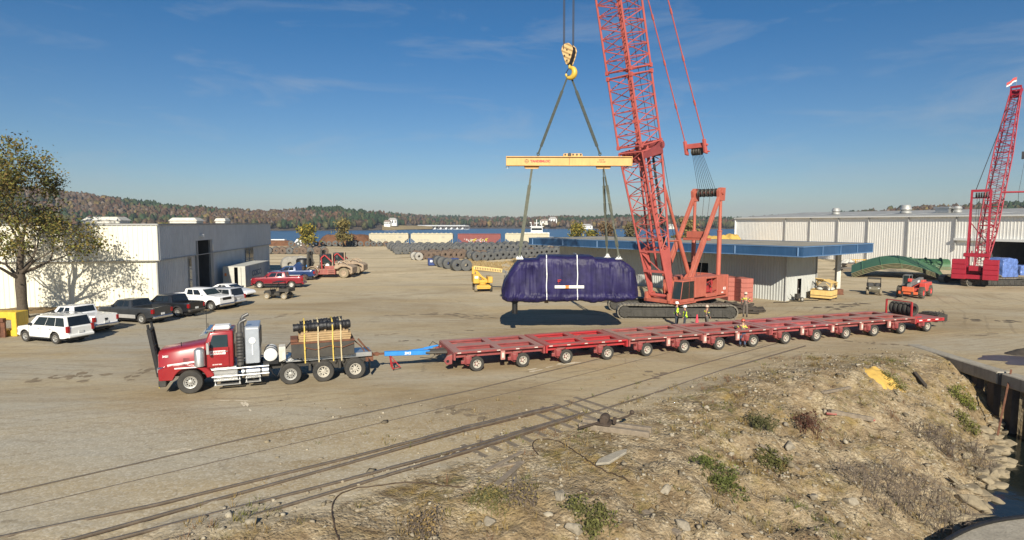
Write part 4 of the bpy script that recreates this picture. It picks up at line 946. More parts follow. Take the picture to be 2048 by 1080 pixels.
t, X = car("parked_pickup", "charcoal pickup with silver lower panels and an open bed, third in the parked row", "pickup", c, a, 'p_grey', dict(PICK, lower='p_tan', H=1.90, glass='glass', wins=[(.20, .56), (.61, .86)]), "vehicles parked by the white shed", spokes=0)
a = rad(165); h, l = heading(a); c = P(357, 634.5) + h * (3.3 / 2) - l * .82
t, X = car("parked_pickup", "black crew cab pickup with flared arches between the charcoal and white pickups", "pickup", c, a, 'p_black', dict(PICK, L=5.4, W=1.92, H=1.88, wb=3.3, fo=.95, top=[(0, 1.0), (.08, 1.15), (1.4, 1.23), (5.4, 1.26)], cab=(1.35, 2.0, 3.55, 3.75), bed=(3.85, 5.3), doors=(1.4, 2.4, 3.4), flare=True, bump='blacksteel', mirror='black'), "vehicles parked by the white shed", spokes=6)
a = rad(-17); h, l = heading(a); c = P(424, 621) - h * (3.75 / 2) + l * .86
t, X = car("parked_pickup", "clean white crew cab pickup parked nose out with dark grille facing the yard", "pickup", c, a, 'p_white2', dict(PICK, L=5.9, wb=3.75, W=2.04, H=1.98, top=[(0, 1.05), (.07, 1.27), (1.4, 1.34), (1.8, 1.35), (5.9, 1.34)], cab=(1.42, 2.12, 3.9, 4.08), bed=(4.15, 5.8), doors=(1.5, 2.6, 3.65), flare=True, bump='chrome', wsglass='glass_lt', mirror='p_white2'), "vehicles parked by the white shed", spokes=0)
a = rad(164); S_ = dict(SUV, L=5.0, H=1.86, W=1.95, wb=2.95, cab=(1.25, 2.0, 4.68, 4.95), top=[(0, .82), (.15, 1.0), (1.3, 1.1), (4.9, 1.12), (5.0, 1.02)]); c = park_by_tail(463, 606, .5, a, S_)
t, X = car("parked_suv", "silver SUV with dark rear glass parked beyond the nose-out white pickup", "SUV", c, a, 'p_silver', S_, "vehicles parked by the white shed")
a = rad(-14); S_ = dict(L=4.8, W=1.83, H=1.45, wb=2.8, fo=.95, r=.34, sill=.26, top=[(0, .60), (.2, .76), (1.3, .92), (1.7, .96), (4.0, 1.0), (4.7, .98), (4.8, .9)], cab=(1.35, 2.35, 3.55, 4.45), wins=[(.25, .50), (.53, .75)], doors=(1.45, 2.5, 3.5), tl=.18, tlh=.16, plz=.6)
h, l = heading(a); c = P(496, 596) - h * (S_['wb'] / 2 + S_['fo']) + l * .5
t, X = car("parked_sedan", "white saloon car with only its nose showing beyond the silver SUV", "car", c, a, 'p_white2', S_, "vehicles parked by the white shed")
c, a = place((519, 576.8), (584, 576), 'L', 2.0)
t, X = car("parked_pickup", "maroon crew cab pickup with dust on its flanks beside the shipping container", "pickup", c, a, 'p_red', dict(PICK, L=6.1, wb=3.75, W=2.0, H=2.0, r=.43, sill=.58, fo=1.0, top=[(0, 1.08), (.08, 1.26), (1.4, 1.34), (6.1, 1.36)], cab=(1.45, 2.1, 3.95, 4.12), bed=(4.2, 6.0), doors=(1.5, 2.6, 3.7), bump='p_red'), "vehicles parked by the white shed", spokes=0)
a_red = a; h, l = heading(a); c = P(609.8, 561) + h * (3.9 / 2) - l * .86
t, X = car("parked_pickup", "navy blue pickup with silver arches behind the maroon one", "pickup", c, a, 'p_blue', dict(PICK, L=6.2, wb=3.9, W=2.0, H=2.0, r=.43, sill=.58, fo=1.0, top=[(0, 1.08), (.08, 1.26), (1.4, 1.36), (6.2, 1.38)], cab=(1.45, 2.1, 3.65, 3.82), bed=(3.95, 6.1), doors=(1.5, 2.6, 3.4), lower='p_tan', bump='chrome'), "vehicles parked by the white shed", spokes=0)
mb = MB(); mb.prism([(X(3.2), 1.9), (X(4.6), 1.9), (X(3.9), 2.5)], -.7, .7); mb.bb(X(3.3), X(4.5), -.7, .7, 1.3, 1.9); mb.build("bed_tent", M['p_blue'], t)

# ---------------------------------------------------------------- heavy tractor
tA, tB = P(382, 787), P(711, 757)
th = (tA - tB).normalized(); ta = math.atan2(th.y, th.x); tl_ = Vector((-th.y, th.x, 0))
tc_ = tA - tl_ * 1.12
def ax_s(px, py): return (tA - P(px, py)).dot(th)
s2, s3, s4 = ax_s(582, 768), ax_s(648, 765), ax_s(711, 757)
T = thing("heavy_truck", "red conventional heavy haulage tractor with a black bull bar pulling the red trailer", "truck", (tc_.x, tc_.y, 0), ta)
X = lambda s: -s
mb = MB()
for y in (-.42, .42): mb.bb(X(-1.1), X(s4 + .75), y - .05, y + .05, .72, 1.02)
for s in (.0, 1.6, 3.0, 4.0, 5.2, 6.6, s4 + .5): mb.bb(X(s - .06), X(s + .06), -.42, .42, .76, .98)
for s in (0, s2, s3, s4): mb.tube((X(s), -.95, .52), (X(s), .95, .52), .1, 8)
mb.bb(X(s3 - .5), X(s4 + .5), -.7, .7, .55, .8); mb.build("chassis", M['blacksteel'], T)
# hood: sloped, tapering to the grille
mb = MB(); h0, h1 = -1.32, .55
def sec(s, w_, zt, zb): return [(X(s), w_, zb), (X(s), w_, zt - .22), (X(s), w_ - .12, zt - .06), (X(s), w_ - .35, zt), (X(s), -w_ + .35, zt), (X(s), -w_ + .12, zt - .06), (X(s), -w_, zt - .22), (X(s), -w_, zb)]
ss = [sec(-1.34, .74, 1.98, .80), sec(-1.22, .80, 2.06, .72), sec(-.4, .86, 2.16, .95), sec(.3, .92, 2.26, 1.1), sec(.62, .95, 2.30, 1.1)]
mb.add([p for q in ss for p in q], [(i * 8 + j, (i + 1) * 8 + j, (i + 1) * 8 + j + 1, i * 8 + j + 1) for i in range(4) for j in range(7)] + [tuple(range(8))])
hood = mb.build("hood", M['truckred'], T, smooth=38)
mb = MB()
for k in range(4): mb.bb(X(-.30 - .12 * 0), X(.16), .875, .892, 1.62 + .0 * k - .05 * k, 1.635 - .05 * k)
mb.build("hood_vent", M['black'], hood)
mb = MB(); mb.bb(X(-1.37), X(-1.33), -.62, .62, .92, 1.86); mb.build("grille", M['chrome'], T)
mb = MB()
for k in range(9): mb.bb(X(-1.385), X(-1.365), -.58, .58, 1.0 + k * .09, 1.03 + k * .09)
mb.build("grille_bars", M['black'], T)
for sg in (1, -1):
    # front fender: arch over the wheel
    mb = MB(); pr = []; n = 13
    for k in range(n):
        a = math.pi * (1.08 - 1.16 * k / (n - 1)); pr.append((X(0) + .72 * math.cos(a) * -1, .52 + .66 * math.sin(a)))
    inn = [(x * .88, .52 + (z - .52) * .86) for x, z in pr]
    mb.prism([(X(-1.28), .72), (X(-1.30), 1.24), (X(-.75), 1.38), (X(.30), 1.30), (X(.72), 1.16), (X(1.02), .86), (X(1.0), .74), (X(.74), .70)] + [(X(0) + .72 * math.cos(a), .55 + .70 * math.sin(a)) for a in np.linspace(math.pi - .2, .2, 15)], sg * .66, sg * 1.20)
    mb.build("front_fender", M['truckred'], T, bevel=.03, smooth=40)
    mb = MB(); mb.box((X(-1.20), sg * .84, 1.18), (.30, .34, .26)); hl = mb.build("headlight", M['chrome'], T, bevel=.05)
    mb = MB(); mb.bb(X(-1.352), X(-1.36), sg * .70, sg * .98, 1.08, 1.28); mb.build("lens", M['headlamp'], hl)
    mb = MB(); mb.lathe([(.10, -.02), (.235, 0), (.235, .75), (.20, .80), (.10, .86)], (X(.42), sg * 1.12, 1.28), 'z', 16); mb.build("air_cleaner", M['alu'], T, smooth=40)
    # mirror
    mb = MB(); mb.bb(X(.75), X(.86), sg * 1.26, sg * 1.46, 1.85, 2.38); mb.tube((X(.85), sg * .95, 2.35), (X(.8), sg * 1.36, 2.35), .02, 6); mb.tube((X(.85), sg * .95, 1.8), (X(.8), sg * 1.36, 1.9), .02, 6); mb.build("mirror", M['alu'], T, bevel=.02)
    # stack
    mb = MB(); mb.lathe([(.16, 0), (.16, 1.55), (.10, 1.58), (.10, 2.0)], (X(2.15), sg * .92, 1.15), 'z', 14); mb.path([(X(2.15), sg * .92, 3.1), (X(2.2), sg * .92, 3.22), (X(2.45), sg * .92, 3.34)], .085, 10)
    for k in range(9):
        mb.bb(X(2.0), X(2.3), sg * 1.075, sg * 1.09, 1.3 + k * .15, 1.36 + k * .15, 1)
    mb.build("exhaust_stack", [M['telgrey'] if 'telgrey' in M else mat('sooty_steel', (0.14, 0.135, 0.13), .45, .6, var=.25, scale=5), M['black']], T, smooth=40)
    # fuel tank and tool box with steps
    mb = MB(); mb.lathe([(.0, 0), (.30, .02), (.30, 1.22), (.0, 1.24)], (X(3.42), sg * .86, .76), 'x', 18)
    for s in (2.4, 3.1): mb.lathe([(.315, 0), (.315, .09)], (X(s), sg * .86, .76), 'x', 18, 1, loop=False)
    mb.build("fuel_tank", [M['chrome'], M['black']], T, smooth=40)
    mb = MB(); mb.bb(X(.98), X(2.02), sg * .55, sg * 1.14, .48, 1.02)
    for k in range(4): mb.bb(X(1.0), X(2.0), sg * 1.14, sg * 1.165, .54 + .13 * k, .58 + .13 * k)
    mb.build("tool_box", M['alu'], T, bevel=.02)
    mb = MB()
    for z in (1.06, .70): mb.tube((X(.92), sg * 1.22, z), (X(3.42), sg * 1.22, z), .035, 8)
    for s0, s1, z in ((1.0, 2.15, .30), (2.35, 3.05, .34)):
        mb.bb(X(s0), X(s1), sg * 1.0, sg * 1.25, z - .02, z + .02); mb.bb(X(s0), X(s1), sg * 1.0, sg * 1.25, z + .19, z + .22)
        for s in (s0 + .05, s1 - .05): mb.bb(X(s - .02), X(s + .02), sg * 1.1, sg * 1.14, z, .7)
    mb.build("running_board", M['alu'], T)
mb = MB(); mb.bb(X(-1.30), X(-.98), -1.18, 1.18, .42, .74); mb.build("front_bumper", M['blacksteel'], T, bevel=.03)
mb = MB(); mb.bb(X(-1.33), X(-1.305), -.95, .95, .34, .62)
sgn = mb.build("oversize_sign", mat('yellow_sign', (0.72, 0.52, 0.02), 0.6), T)
text("sign_text", "OVERSIZE LOAD", .22, M['dktext'], sgn, frame_mat((X(-1.332), 0, .48), (0, -1, 0), (0, 0, 1)), sx=.92)
# bull bar: tall leaning black frame ahead of the grille
mb = MB()
for y in (-.40, .40):
    mb.beam((X(-1.40), y, .75), (X(-1.74), y, 3.02), .12, .16); mb.beam((X(-1.36), y, .8), (X(-1.52), y, 2.0), .08, .1); mb.tube((X(-1.72), y, 2.9), (X(-1.77), y, 3.25), .06, 8); mb.beam((X(-1.0), y * .8, .8), (X(-1.45), y, .8), .1, .14)
for z in (.8, 1.5, 2.2, 2.95): mb.beam((X(-1.40 - (z - .75) * .15), -.4, z), (X(-1.40 - (z - .75) * .15), .4, z), .08, .10)
for y in (-.2, 0, .2): mb.beam((X(-1.41), y, .8), (X(-1.73), y, 2.95), .05, .06)
mb.build("bull_bar", M['black'], T, bevel=.012)
# cab
mb = MB(); yb, yt = 1.0, .90; s0, s1 = .58, 1.86; zr = 2.80
l = [Vector((X(s0), yb, 1.08)), Vector((X(s0), yb, 2.10)), Vector((X(s0 + .26), yt, zr)), Vector((X(s1), yt, zr + .03)), Vector((X(s1), yb, 1.08))]; q = [Vector((p.x, -p.y, p.z)) for p in l]
mb.add([tuple(p) for p in l + q], [(0, 1, 2, 3, 4), (5, 9, 8, 7, 6), (0, 5, 6, 1), (1, 6, 7, 2), (2, 7, 8, 3), (3, 8, 9, 4), (0, 4, 9, 5)])
cab = mb.build("cab", M['truckred'], T, bevel=.07, smooth=40, seg=3)
mb = MB(); mb.bb(X(s0 + .02), X(s1 + .1), -.92, .92, .98, 1.1); mb.build("cab_sill", M['alu'], T)
mb = MB(); panel(mb, (q[1], l[1], l[2], q[2]), .06, .485, .1, .94, .012); panel(mb, (q[1], l[1], l[2], q[2]), .515, .94, .1, .94, .012); mb.build("windscreen", M['glass'], T)
mb = MB(); mb.bb(X(s1 + .005), X(s1 + .012), -.6, .6, 2.1, 2.6); mb.build("rear_window", M['glass'], T)
mb = MB(); mb.bb(X(.70), X(1.02), -.8, .8, 2.83, 2.9); mb.prism([(X(.62), 2.78), (X(.42), 2.66), (X(.45), 2.62), (X(.75), 2.74)], -.9, .9); mb.build("sun_visor", M['chrome'], T)
for sg in (1, -1):
    mb = MB()   # door skin with the window opening glazed
    y = sg * 1.006; mb.prism([(X(.74), 1.16), (X(.74), 2.04), (X(.74), 2.08), (X(1.66), 2.08), (X(1.66), 1.16)], y, sg * 1.03); d = mb.build("door", M['truckred'], T, bevel=.01)
    mb = MB(); a, b = sg * 1.012, sg * .925; mb.quad((X(.80), a, 2.06), (X(1.62), a, 2.06), (X(1.62), b, 2.66), (X(.98), b, 2.66)); mb.build("door_window", M['glass_lt'], d)
    mb = MB(); mb.box((X(1.55), sg * 1.04, 1.88), (.14, .03, .04)); mb.build("handle", M['chrome'], d)
    mb = MB(); mb.bb(X(.84), X(1.52), sg * 1.03, sg * 1.038, 1.74, 1.93); sg_ = mb.build("door_sign", M['wttext'], d)
    text("door_text", "BARNHART", .135, M['redtext'], T, frame_mat((X(1.18), sg * 1.041, 1.845), (-sg, 0, 0), (0, 0, 1)), sx=.86, bold=.003)
    text("door_text", "CRANE & RIGGING", .05, M['dktext'], T, frame_mat((X(1.18), sg * 1.041, 1.77), (-sg, 0, 0), (0, 0, 1)), sx=.95)
    text("hood_number", "3421", .13, M['wttext'], T, frame_mat((X(-1.02), sg * .866, 1.78), (-sg, 0, 0), (0, 0, 1)), bold=.006)
    text("door_text", "US DOT 0421", .07, M['wttext'], T, frame_mat((X(1.15), sg * 1.034, 1.26), (-sg, 0, 0), (0, 0, 1)), bold=.003)
    mb = MB(); mb.bb(X(-.62), X(.34), sg * 1.222, sg * 1.228, 1.23, 1.29); mb.prism([(X(-.95), 1.33), (X(.25), 1.42), (X(.25), 1.50), (X(-.95), 1.40)], sg * .885, sg * .94); mb.build("white_stripe", M['wttext'], T)
mb = MB(); mb.box((X(1.35), .25, 2.94), (.75, .8, .2)); mb.build("roof_air_unit", M['white'], T, bevel=.06)
mb = MB(); mb.tube((X(.7), .6, 2.8), (X(.72), .6, 3.9), .012, 5); mb.tube((X(.62), -.7, 2.8), (X(.62), -.7, 3.0), .02, 5); mb.tube((X(-.4), .5, 2.15), (X(-.4), .5, 2.35), .02, 5); mb.build("antenna", M['black'], T)
for y in (-.6, -.3, 0, .3, .6):
    mb = MB(); mb.ico((X(.92), y, 2.87), .055, 2); mb.build("marker_lamp", M['amber'], T, smooth=60)
# cabinet behind the cab
mb = MB(); mb.bb(X(2.38), X(3.02), -.98, .98, 1.18, 2.98); cbn = mb.build("headache_cabinet", M['silver'], T, bevel=.03)
mb = MB(); mb.lathe([(.15, 0), (.15, .012), (.10, .012)], (X(2.70), .99, 2.30), 'y', 18); mb.bb(X(2.68), X(2.72), .985, .995, 1.6, 2.1); mb.bb(X(2.44), X(2.96), .984, .99, 2.86, 2.9); mb.build("door_emblem", M['white'], cbn)
mb = MB(); mb.bb(X(3.02), X(3.06), -.9, .9, 1.9, 2.75); mb.build("mesh_grille", M['black'], cbn)
mb = MB(); mb.lathe([(0, -.02), (.22, .0), (.31, .06), (.31, 1.3), (.22, 1.36), (0, 1.38)], (X(3.50), -.45, 1.50), 'y', 24); mb.build("white_tank", M['white'], T, smooth=35)
mb = MB(); mb.lathe([(.33, .5), (.33, .6)], (X(3.50), -.45, 1.5), 'y', 20); mb.lathe([(.33, 1.0), (.33, 1.08)], (X(3.50), -.45, 1.5), 'y', 20); mb.bb(X(3.15), X(3.85), -.5, .8, 1.02, 1.2); mb.build("tank_cradle", M['black'], T)
mb = MB(); mb.bb(X(3.88), X(4.2), .1, .8, 1.1, 1.85); mb.build("valve_cabinet", M['wht_dirty'], T, bevel=.02)
mb = MB()
for y in (.4, .6): mb.path([(X(4.2), y, 1.7), (X(4.5), y, 2.05), (X(4.55), y, 1.6), (X(4.4), y, 1.1)], .025, 6)
mb.path([(X(3.4), 1.0, 1.0), (X(3.6), 1.15, .6), (X(3.8), 1.1, .45), (X(4.0), 1.0, .9)], .03, 6); mb.path([(X(3.9), .9, 1.1), (X(4.5), .95, 1.35), (X(5.0), .9, 1.1)], .02, 6); mb.build("air_hoses", M['black'], T)
mb = MB(); mb.bb(X(4.2), X(5.0), -.8, .8, 1.06, 1.12); mb.bb(X(4.3), X(s4 + .9), -.65, .65, 1.02, 1.24); mb.build("bed_deck", M['alu'], T)
for sg in (1, -1):
    wheel(T, (X(0), sg * 1.02, .55), .55, .42, sg, 'rim', spokes=10, rim_r=.52, tyremat='tyre')
    wheel(T, (X(s2), sg * 1.02, .52), .52, .32, sg, 'rim', spokes=10, rim_r=.55)
    for s in (s3, s4):
        wheel(T, (X(s), sg * 1.10, .52), .52, .26, sg, 'rim_white', spokes=8, rim_r=.55, dish=.5); wheel(T, (X(s), sg * .80, .52), .52, .26, sg, 'rim_white', rim_r=.55)
    mb = MB(); mb.bb(X(s4 + .72), X(s4 + .74), sg * .7, sg * 1.2, .28, .95); mb.build("mud_flap", M['black'], T)
    for s in (s3 - .68, s4 - .80):
        mb = MB(); mb.bb(X(s - .02), X(s + .10), sg * .72, sg * 1.2, .62, .96); mb.build("quarter_fender", M['blacksteel'], T, bevel=.02)
mb = MB(); mb.bb(X(s4 + .6), X(s4 + 1.0), -.5, .5, .7, 1.1); mb.tube((X(s4 + .9), 0, .95), (X(s4 + 1.35), 0, .95), .09, 8); mb.path([(X(s4 + .2), .8, 2.0), (X(s4 + .5), .8, 1.6), (X(s4 + .9), .5, 1.15)], .045, 6); mb.build("tow_hitch", M['rust'], T)
# cargo on the tractor: ballast box, planks, rolled tarps, straps -- each a thing
def onT(s, y, z): q = Matrix.Translation((tc_.x, tc_.y, 0)) @ Matrix.Rotation(ta, 4, 'Z') @ Vector((X(s), y, z)); return q
q = onT(5.98, 0, 1.24)
bx = thing("ballast_box", "black steel ballast box with a rusty top edge on the red tractor", "ballast box", q, ta)
mb = MB(); mb.bb(-1.52, 1.52, -1.0, 1.0, 0, .72); mb.build("box_body", M['blacksteel'], bx, bevel=.02)
mb = MB(); mb.bb(-1.54, 1.54, -1.02, 1.02, .722, .80); mb.bb(1.2, 1.55, -.4, .8, .80, .92); mb.build("top_rim", M['rust'], bx, bevel=.01)
mb = MB(); mb.path([(-1.5, 1.04, .6), (-.9, 1.06, .42), (-.3, 1.05, .55), (.4, 1.05, .4), (.9, 1.04, .55)], .025, 6); mb.path([(-1.5, .6, .7), (-1.9, .5, .3), (-2.2, .3, -.2)], .03, 6); mb.build("chain", M['rust'], bx)
q = onT(6.1, .05, 2.04); tb_ = thing("timber_stack", "bundle of new yellow timber planks strapped on the ballast box", "timber", q, ta)
for lv in range(4):
    mb = MB()
    for k in range(7): mb.box((R.uniform(-.04, .04) + (.0 if lv else 0), -.78 + k * .26, .06 + lv * .115), (2.5 if lv < 3 else 2.3, .235, .10), rz=R.uniform(-.008, .008))
    mb.build("plank_layer", M['wood'], tb_, bevel=.008)
mb = MB()
for k in range(3): mb.box((-.9 + .9 * k, 0, .50), (.09, 1.7, .07))
mb.build("cross_batten", M['wood'], tb_)
q0 = onT(6.1, 0, 2.58)
for i, (s, y, l_, rr_) in enumerate(((4.88, .55, .62, .19), (5.45, .6, .6, .2), (6.0, .55, .66, .21), (6.55, .55, .66, .22), (7.05, .5, .6, .22), (5.2, .0, .6, .2), (5.9, -.1, .66, .22), (6.7, -.05, .6, .26), (6.0, -.55, .6, .2), (6.6, -.6, .62, .2))):
    q = onT(s, y, 2.56 + rr_ * .9 + (.03 if 5 <= i <= 7 else 0)); mb = MB()
    prof = [(.0, -l_ / 2)] + [(rr_ * (1 + .12 * math.sin(k * 2.7 + i)), -l_ / 2 + l_ * k / 8) for k in range(9)] + [(0, l_ / 2)]
    mb.lathe(prof, (0, 0, 0), 'x', 14); o = mb.build("rolled_tarp", M['tarpblk'], None, smooth=50)
    o.location = q; o.rotation_euler = (0, .05, ta + R.uniform(-.25, .25))
    tag(o, "black rolled tarpaulin lying on top of the timber planks on the tractor", "tarpaulin", "rolled tarps on the tractor")
for s, lab in ((5.1, "yellow ratchet strap over the planks nearest the cab"), (5.75, "second strap from the cab over the timber planks"), (6.45, "third strap from the cab over the timber planks"), (6.85, "rearmost strap over the timber planks and tarps")):
    mb = MB(); pts = [onT(s, 1.12, 1.0), onT(s - .02, 1.06, 2.02), onT(s, .90, 2.62), onT(s, .55, 3.03), onT(s, -.2, 3.08), onT(s, -.7, 3.0), onT(s, -1.06, 2.0), onT(s, -1.12, 1.0)]
    for a, b in zip(pts[:-1], pts[1:]): mb.beam(a, b, .012, .06, up=th)
    mb.box(onT(s, 1.1, 1.75), (.07, .07, .16)); o = mb.build("ratchet_strap", M['strapyel' if s in (5.1, 6.45) else 'strappale'], None); tag(o, lab, "strap", "straps over the timber")

# ---------------------------------------------------------------- multi-axle trailer
wa, wz = P(953, 742), P(1852, 663)
tv = (wz - wa).normalized(); tra = math.atan2(tv.y, tv.x); pitch = (wz - wa).length / 13; tn = Vector((-tv.y, tv.x, 0))
HALF = 1.75; OUT = 1.58
to_ = wa + tn * OUT
TR = thing("platform_trailer", "long dusty red fourteen axle platform trailer with open ladder decks and blue drawbar", "trailer", (to_.x, to_.y, 0), tra)
DZ_ = 1.15
WAX = [(0, 732)]
def deck(i0, i1, m, z=DZ_, lab=None):
    x0, x1 = (i0 - .47) * pitch, (i1 + .47) * pitch
    mb = MB(); hgt = .40
    for y, w_ in ((-HALF + .2, .40), (HALF - .2, .40)):
        mb.bb(x0, x1, y - w_ / 2, y + w_ / 2, z - .10, z)                     # flange
        mb.bb(x0, x1, y - .03 + (.1 if y < 0 else -.1), y + .03 + (.1 if y < 0 else -.1), z - .36, z - .10)
    mb.bb(x0, x1, -.36, .36, z - .06, z + .0); mb.bb(x0, x1, -.30, .30, z - .62, z - .06)
    n = int(round(i1 - i0)) + 1
    for k in range(n + 1):
        x = x0 + (x1 - x0) * k / n; xx = min(max(x, x0 + .2), x1 - .2)
        mb.bb(xx - .2, xx + .2, -HALF + .4, -.36, z - .085, z - .004); mb.bb(xx - .2, xx + .2, .36, HALF - .4, z - .085, z - .004); mb.bb(xx - .12, xx + .12, -HALF + .35, HALF - .35, z - .34, z - .085)
    for e in (x0, x1): mb.bb(e - .05, e + .05, -HALF, HALF, z - .44, z - .03)
    d = mb.build("deck_module", m, TR)
    if lab: d["label"] = lab
    # reflective tape along both edges
    mb = MB(); k = 0; x = x0 + .15
    while x < x1 - .3:
        for y in (-HALF - .004, HALF + .004): mb.bb(x, x + (.2 if k % 2 == 0 else .34), y - .004, y + .004, z - .08, z - .035, k % 2)
        x += .55; k += 1
    mb.build("reflective_tape", [M['wht_dirty'], M['trred']], d)
    mb = MB()
    for i in range(int(i0), int(i1) + 1):
        for y in (-1.05, 1.05): mb.lathe([(.0, 0), (.36, 0), (.36, .10), (.30, .14), (0, .14)], (i * pitch - .15, y, z - .30), 'z', 18)
    mb.build("turntable", m, d, smooth=40)
    mb = MB()
    for q in range(3): mb.path([(x0 + .3, .15 * q - .9, z - .42), ((x0 + x1) / 2, .15 * q - .95, z - .48), (x1 - .3, .15 * q - .9, z - .42)], .022, 5)
    mb.build("hydraulic_hose", M['black'], d)
    return d
deck(0, 1, M['trred'], lab="dusty faded red end deck"); deck(2, 3, M['trred2'], lab="bright fresh red deck"); M['trred3'] = mat('trailer_red_weathered', (0.25, 0.048, 0.046), 0.7, var=0.35, scale=1.1, dust=(0.30, 0.195, 0.155), dustamt=1.0, streak=(0.12, 0.045, 0.035)); M['trred4'] = mat('trailer_red_pinkish', (0.31, 0.055, 0.060), 0.65, var=0.3, scale=1.8, dust=(0.34, 0.185, 0.165), dustamt=0.9, streak=(0.16, 0.05, 0.045))
deck(4, 5, M['trred3']); deck(6, 7, M['trred']); deck(8, 9, M['trred4']); deck(10, 12, M['trred3']); 
x13 = 13 * pitch
mb = MB(); mb.bb(12.5 * pitch, 13.62 * pitch, -HALF, HALF, .74, .98); mb.bb(12.5 * pitch, 13.62 * pitch, -.4, .4, .5, .74); mb.bb(12.47 * pitch, 12.53 * pitch, -HALF, HALF, .66, 1.1); mb.build("tail_deck", M['trred2'], TR, bevel=.02)
mb = MB()
for k in range(6): mb.bb(12.62 * pitch + k * .42, 12.62 * pitch + k * .42 + .3, -HALF - .008, -HALF, .86, .93, k % 2)
mb.build("reflective_tape", [M['wttext'], M['taillamp']], TR)
# one bogie with its twin wheels, then copies
def bogie(parent, side):
    mb = MB(); sg = side
    mb.box((-.46, 0, .66), (.34, .52, .40)); mb.prism([(-.66, .86), (-.30, .86), (-.18, .46), (-.46, .30), (-.70, .44)], -.16, .16); mb.beam((-.42, 0, .46), (0, 0, .40), .20, .2); mb.tube((-.3, 0, .85), (-.02, 0, .48), .08, 8); mb.tube((0, -.2, .40), (0, .2, .40), .12, 10); mb.lathe([(.0, 0), (.3, 0), (.3, .1), (0, .1)], (-.25, 0, .82), 'z', 14)
    mb.box((-.50, .29 * sg, .62), (.2, .08, .34)); mb.box((-.78, 0.2 * sg, .55), (.18, .10, .18))
    b = mb.build("bogie", M['trred'], parent, bevel=.015)
    for q in (-.19, .19): wheel(b, (0, q, .405), .405, .25, sg, 'rim_white', 'tyre', n=22, rim_r=.56, dish=.5, spokes=5)
    return b
b0 = {}
for sg in (-1, 1):
    b0[sg] = bogie(TR, sg); ch = kids(b0[sg]); sub = [(c_, kids(c_)) for c_ in ch]
    for i in range(14):
        if i == 0: b_ = b0[sg]
        else:
            b_ = b0[sg].copy(); COL.objects.link(b_); b_.parent = TR
            for c_, rims in sub:
                w_ = c_.copy(); COL.objects.link(w_); w_.parent = b_
                for r_ in rims: rc = r_.copy(); COL.objects.link(rc); rc.parent = w_
        b_.location = (i * pitch, sg * (OUT - .19), 0); b_.rotation_euler = (0, 0, rad(R.uniform(-2.2, 2.2)))
# hanging control boxes on the near edge
for i in (0.55, 4.55, 5.55, 6.5, 8.5, 9.5, 10.5, 11.5):
    mb = MB(); mb.bb(i * pitch - .12, i * pitch + .12, -HALF - .02, -HALF + .10, .55, 1.04); mb.bb(i * pitch - .07, i * pitch + .07, -HALF - .035, -HALF - .02, .65, .95, 1); mb.build("control_box", [mat("pale_pink_box", (0.42, 0.20, 0.17), .7) if 'pale_pink_box' not in MATS else MATS['pale_pink_box'], M['wht_dirty']], TR, bevel=.01)
# front end: couplings, drawbar
xf = -.47 * pitch
mb = MB()
for y in (-1.3, 1.3):
    mb.prism([(xf - .05, .95), (xf - .05, .45), (xf - .35, .42), (xf - .48, .62), (xf - .30, .88)], y - .1, y + .1); mb.lathe([(0, -.12), (.09, -.12), (.09, .12), (0, .12)], (xf - .30, y, .62), 'y', 12, 1)
mb.build("coupling_lug", [M['trred'], M['black']], TR, bevel=.01)
mb = MB(); mb.box((xf - .5, .1, .88), (1.0, .5, .18)); mb.tube((xf - .1, -.5, .9), (xf - 1.2, -.05, .86), .07, 8); mb.tube((xf - .1, .6, .9), (xf - 1.2, .1, .86), .07, 8); mb.path([(xf - .2, .9, 1.0), (xf - .6, 1.0, 1.25), (xf - .9, .7, 1.0), (xf - .6, .4, .6)], .025, 6); mb.path([(xf - .1, .4, .8), (xf - .6, .2, .45), (xf - 1.5, .1, .6)], .02, 6); mb.build("steering_frame", M['blacksteel'], TR)
hp = onT(s4 + 1.3, 0, .95); hl_ = Matrix.Rotation(-tra, 4, 'Z') @ (hp - Vector((to_.x, to_.y, 0)))
db0 = Vector((xf - .95, .05, .86)); db1 = hl_ - (hl_ - db0).normalized() * .35
mb = MB(); mb.beam(db0, db1, .26, .24); db = mb.build("drawbar", M['bluepaint'], TR, bevel=.02)
mb = MB(); mb.beam(db0 + Vector((.2, .18, .22)), db0 + Vector((-1.2, .15, .12)), .1, .07); mb.tube(db0 + Vector((-.3, .2, .2)), db0 + Vector((.5, .2, .3)), .05, 6); mb.build("steering_link", M['bluepaint'], db)
mid = (db0 + db1) / 2; dd = (db0 - db1).normalized()
text("drawbar_text", "3M3", .20, M['wttext'], db, frame_mat(mid + Vector((0, -.135, 0)) , dd, (0, 0, 1)), bold=.006)
mb = MB(); mb.beam(db1, hl_, .08, .1); mb.tube(hl_ - dd * .05 + Vector((0, -.1, 0)), hl_ - dd * .05 + Vector((0, .1, 0)), .1, 10); mb.build("towing_eye", M['rust'], db)
mb = MB(); k0 = db1 + dd * .3; mb.beam(k0 + Vector((0, -.12, -.1)), k0 + Vector((.1, -.3, -.82)), .05, .05); mb.beam(k0 + Vector((0, .12, -.1)), k0 + Vector((.1, .3, -.82)), .05, .05); mb.beam(k0 + Vector((0, 0, -.1)), k0 + Vector((.55, 0, -.8)), .05, .05); mb.beam(k0 + Vector((.1, -.3, -.78)), k0 + Vector((.55, 0, -.78)), .04, .04); mb.beam(k0 + Vector((.05, -.2, -.5)), k0 + Vector((.32, 0, -.5)), .04, .04); mb.build("drawbar_stand", M['trred2'], db)
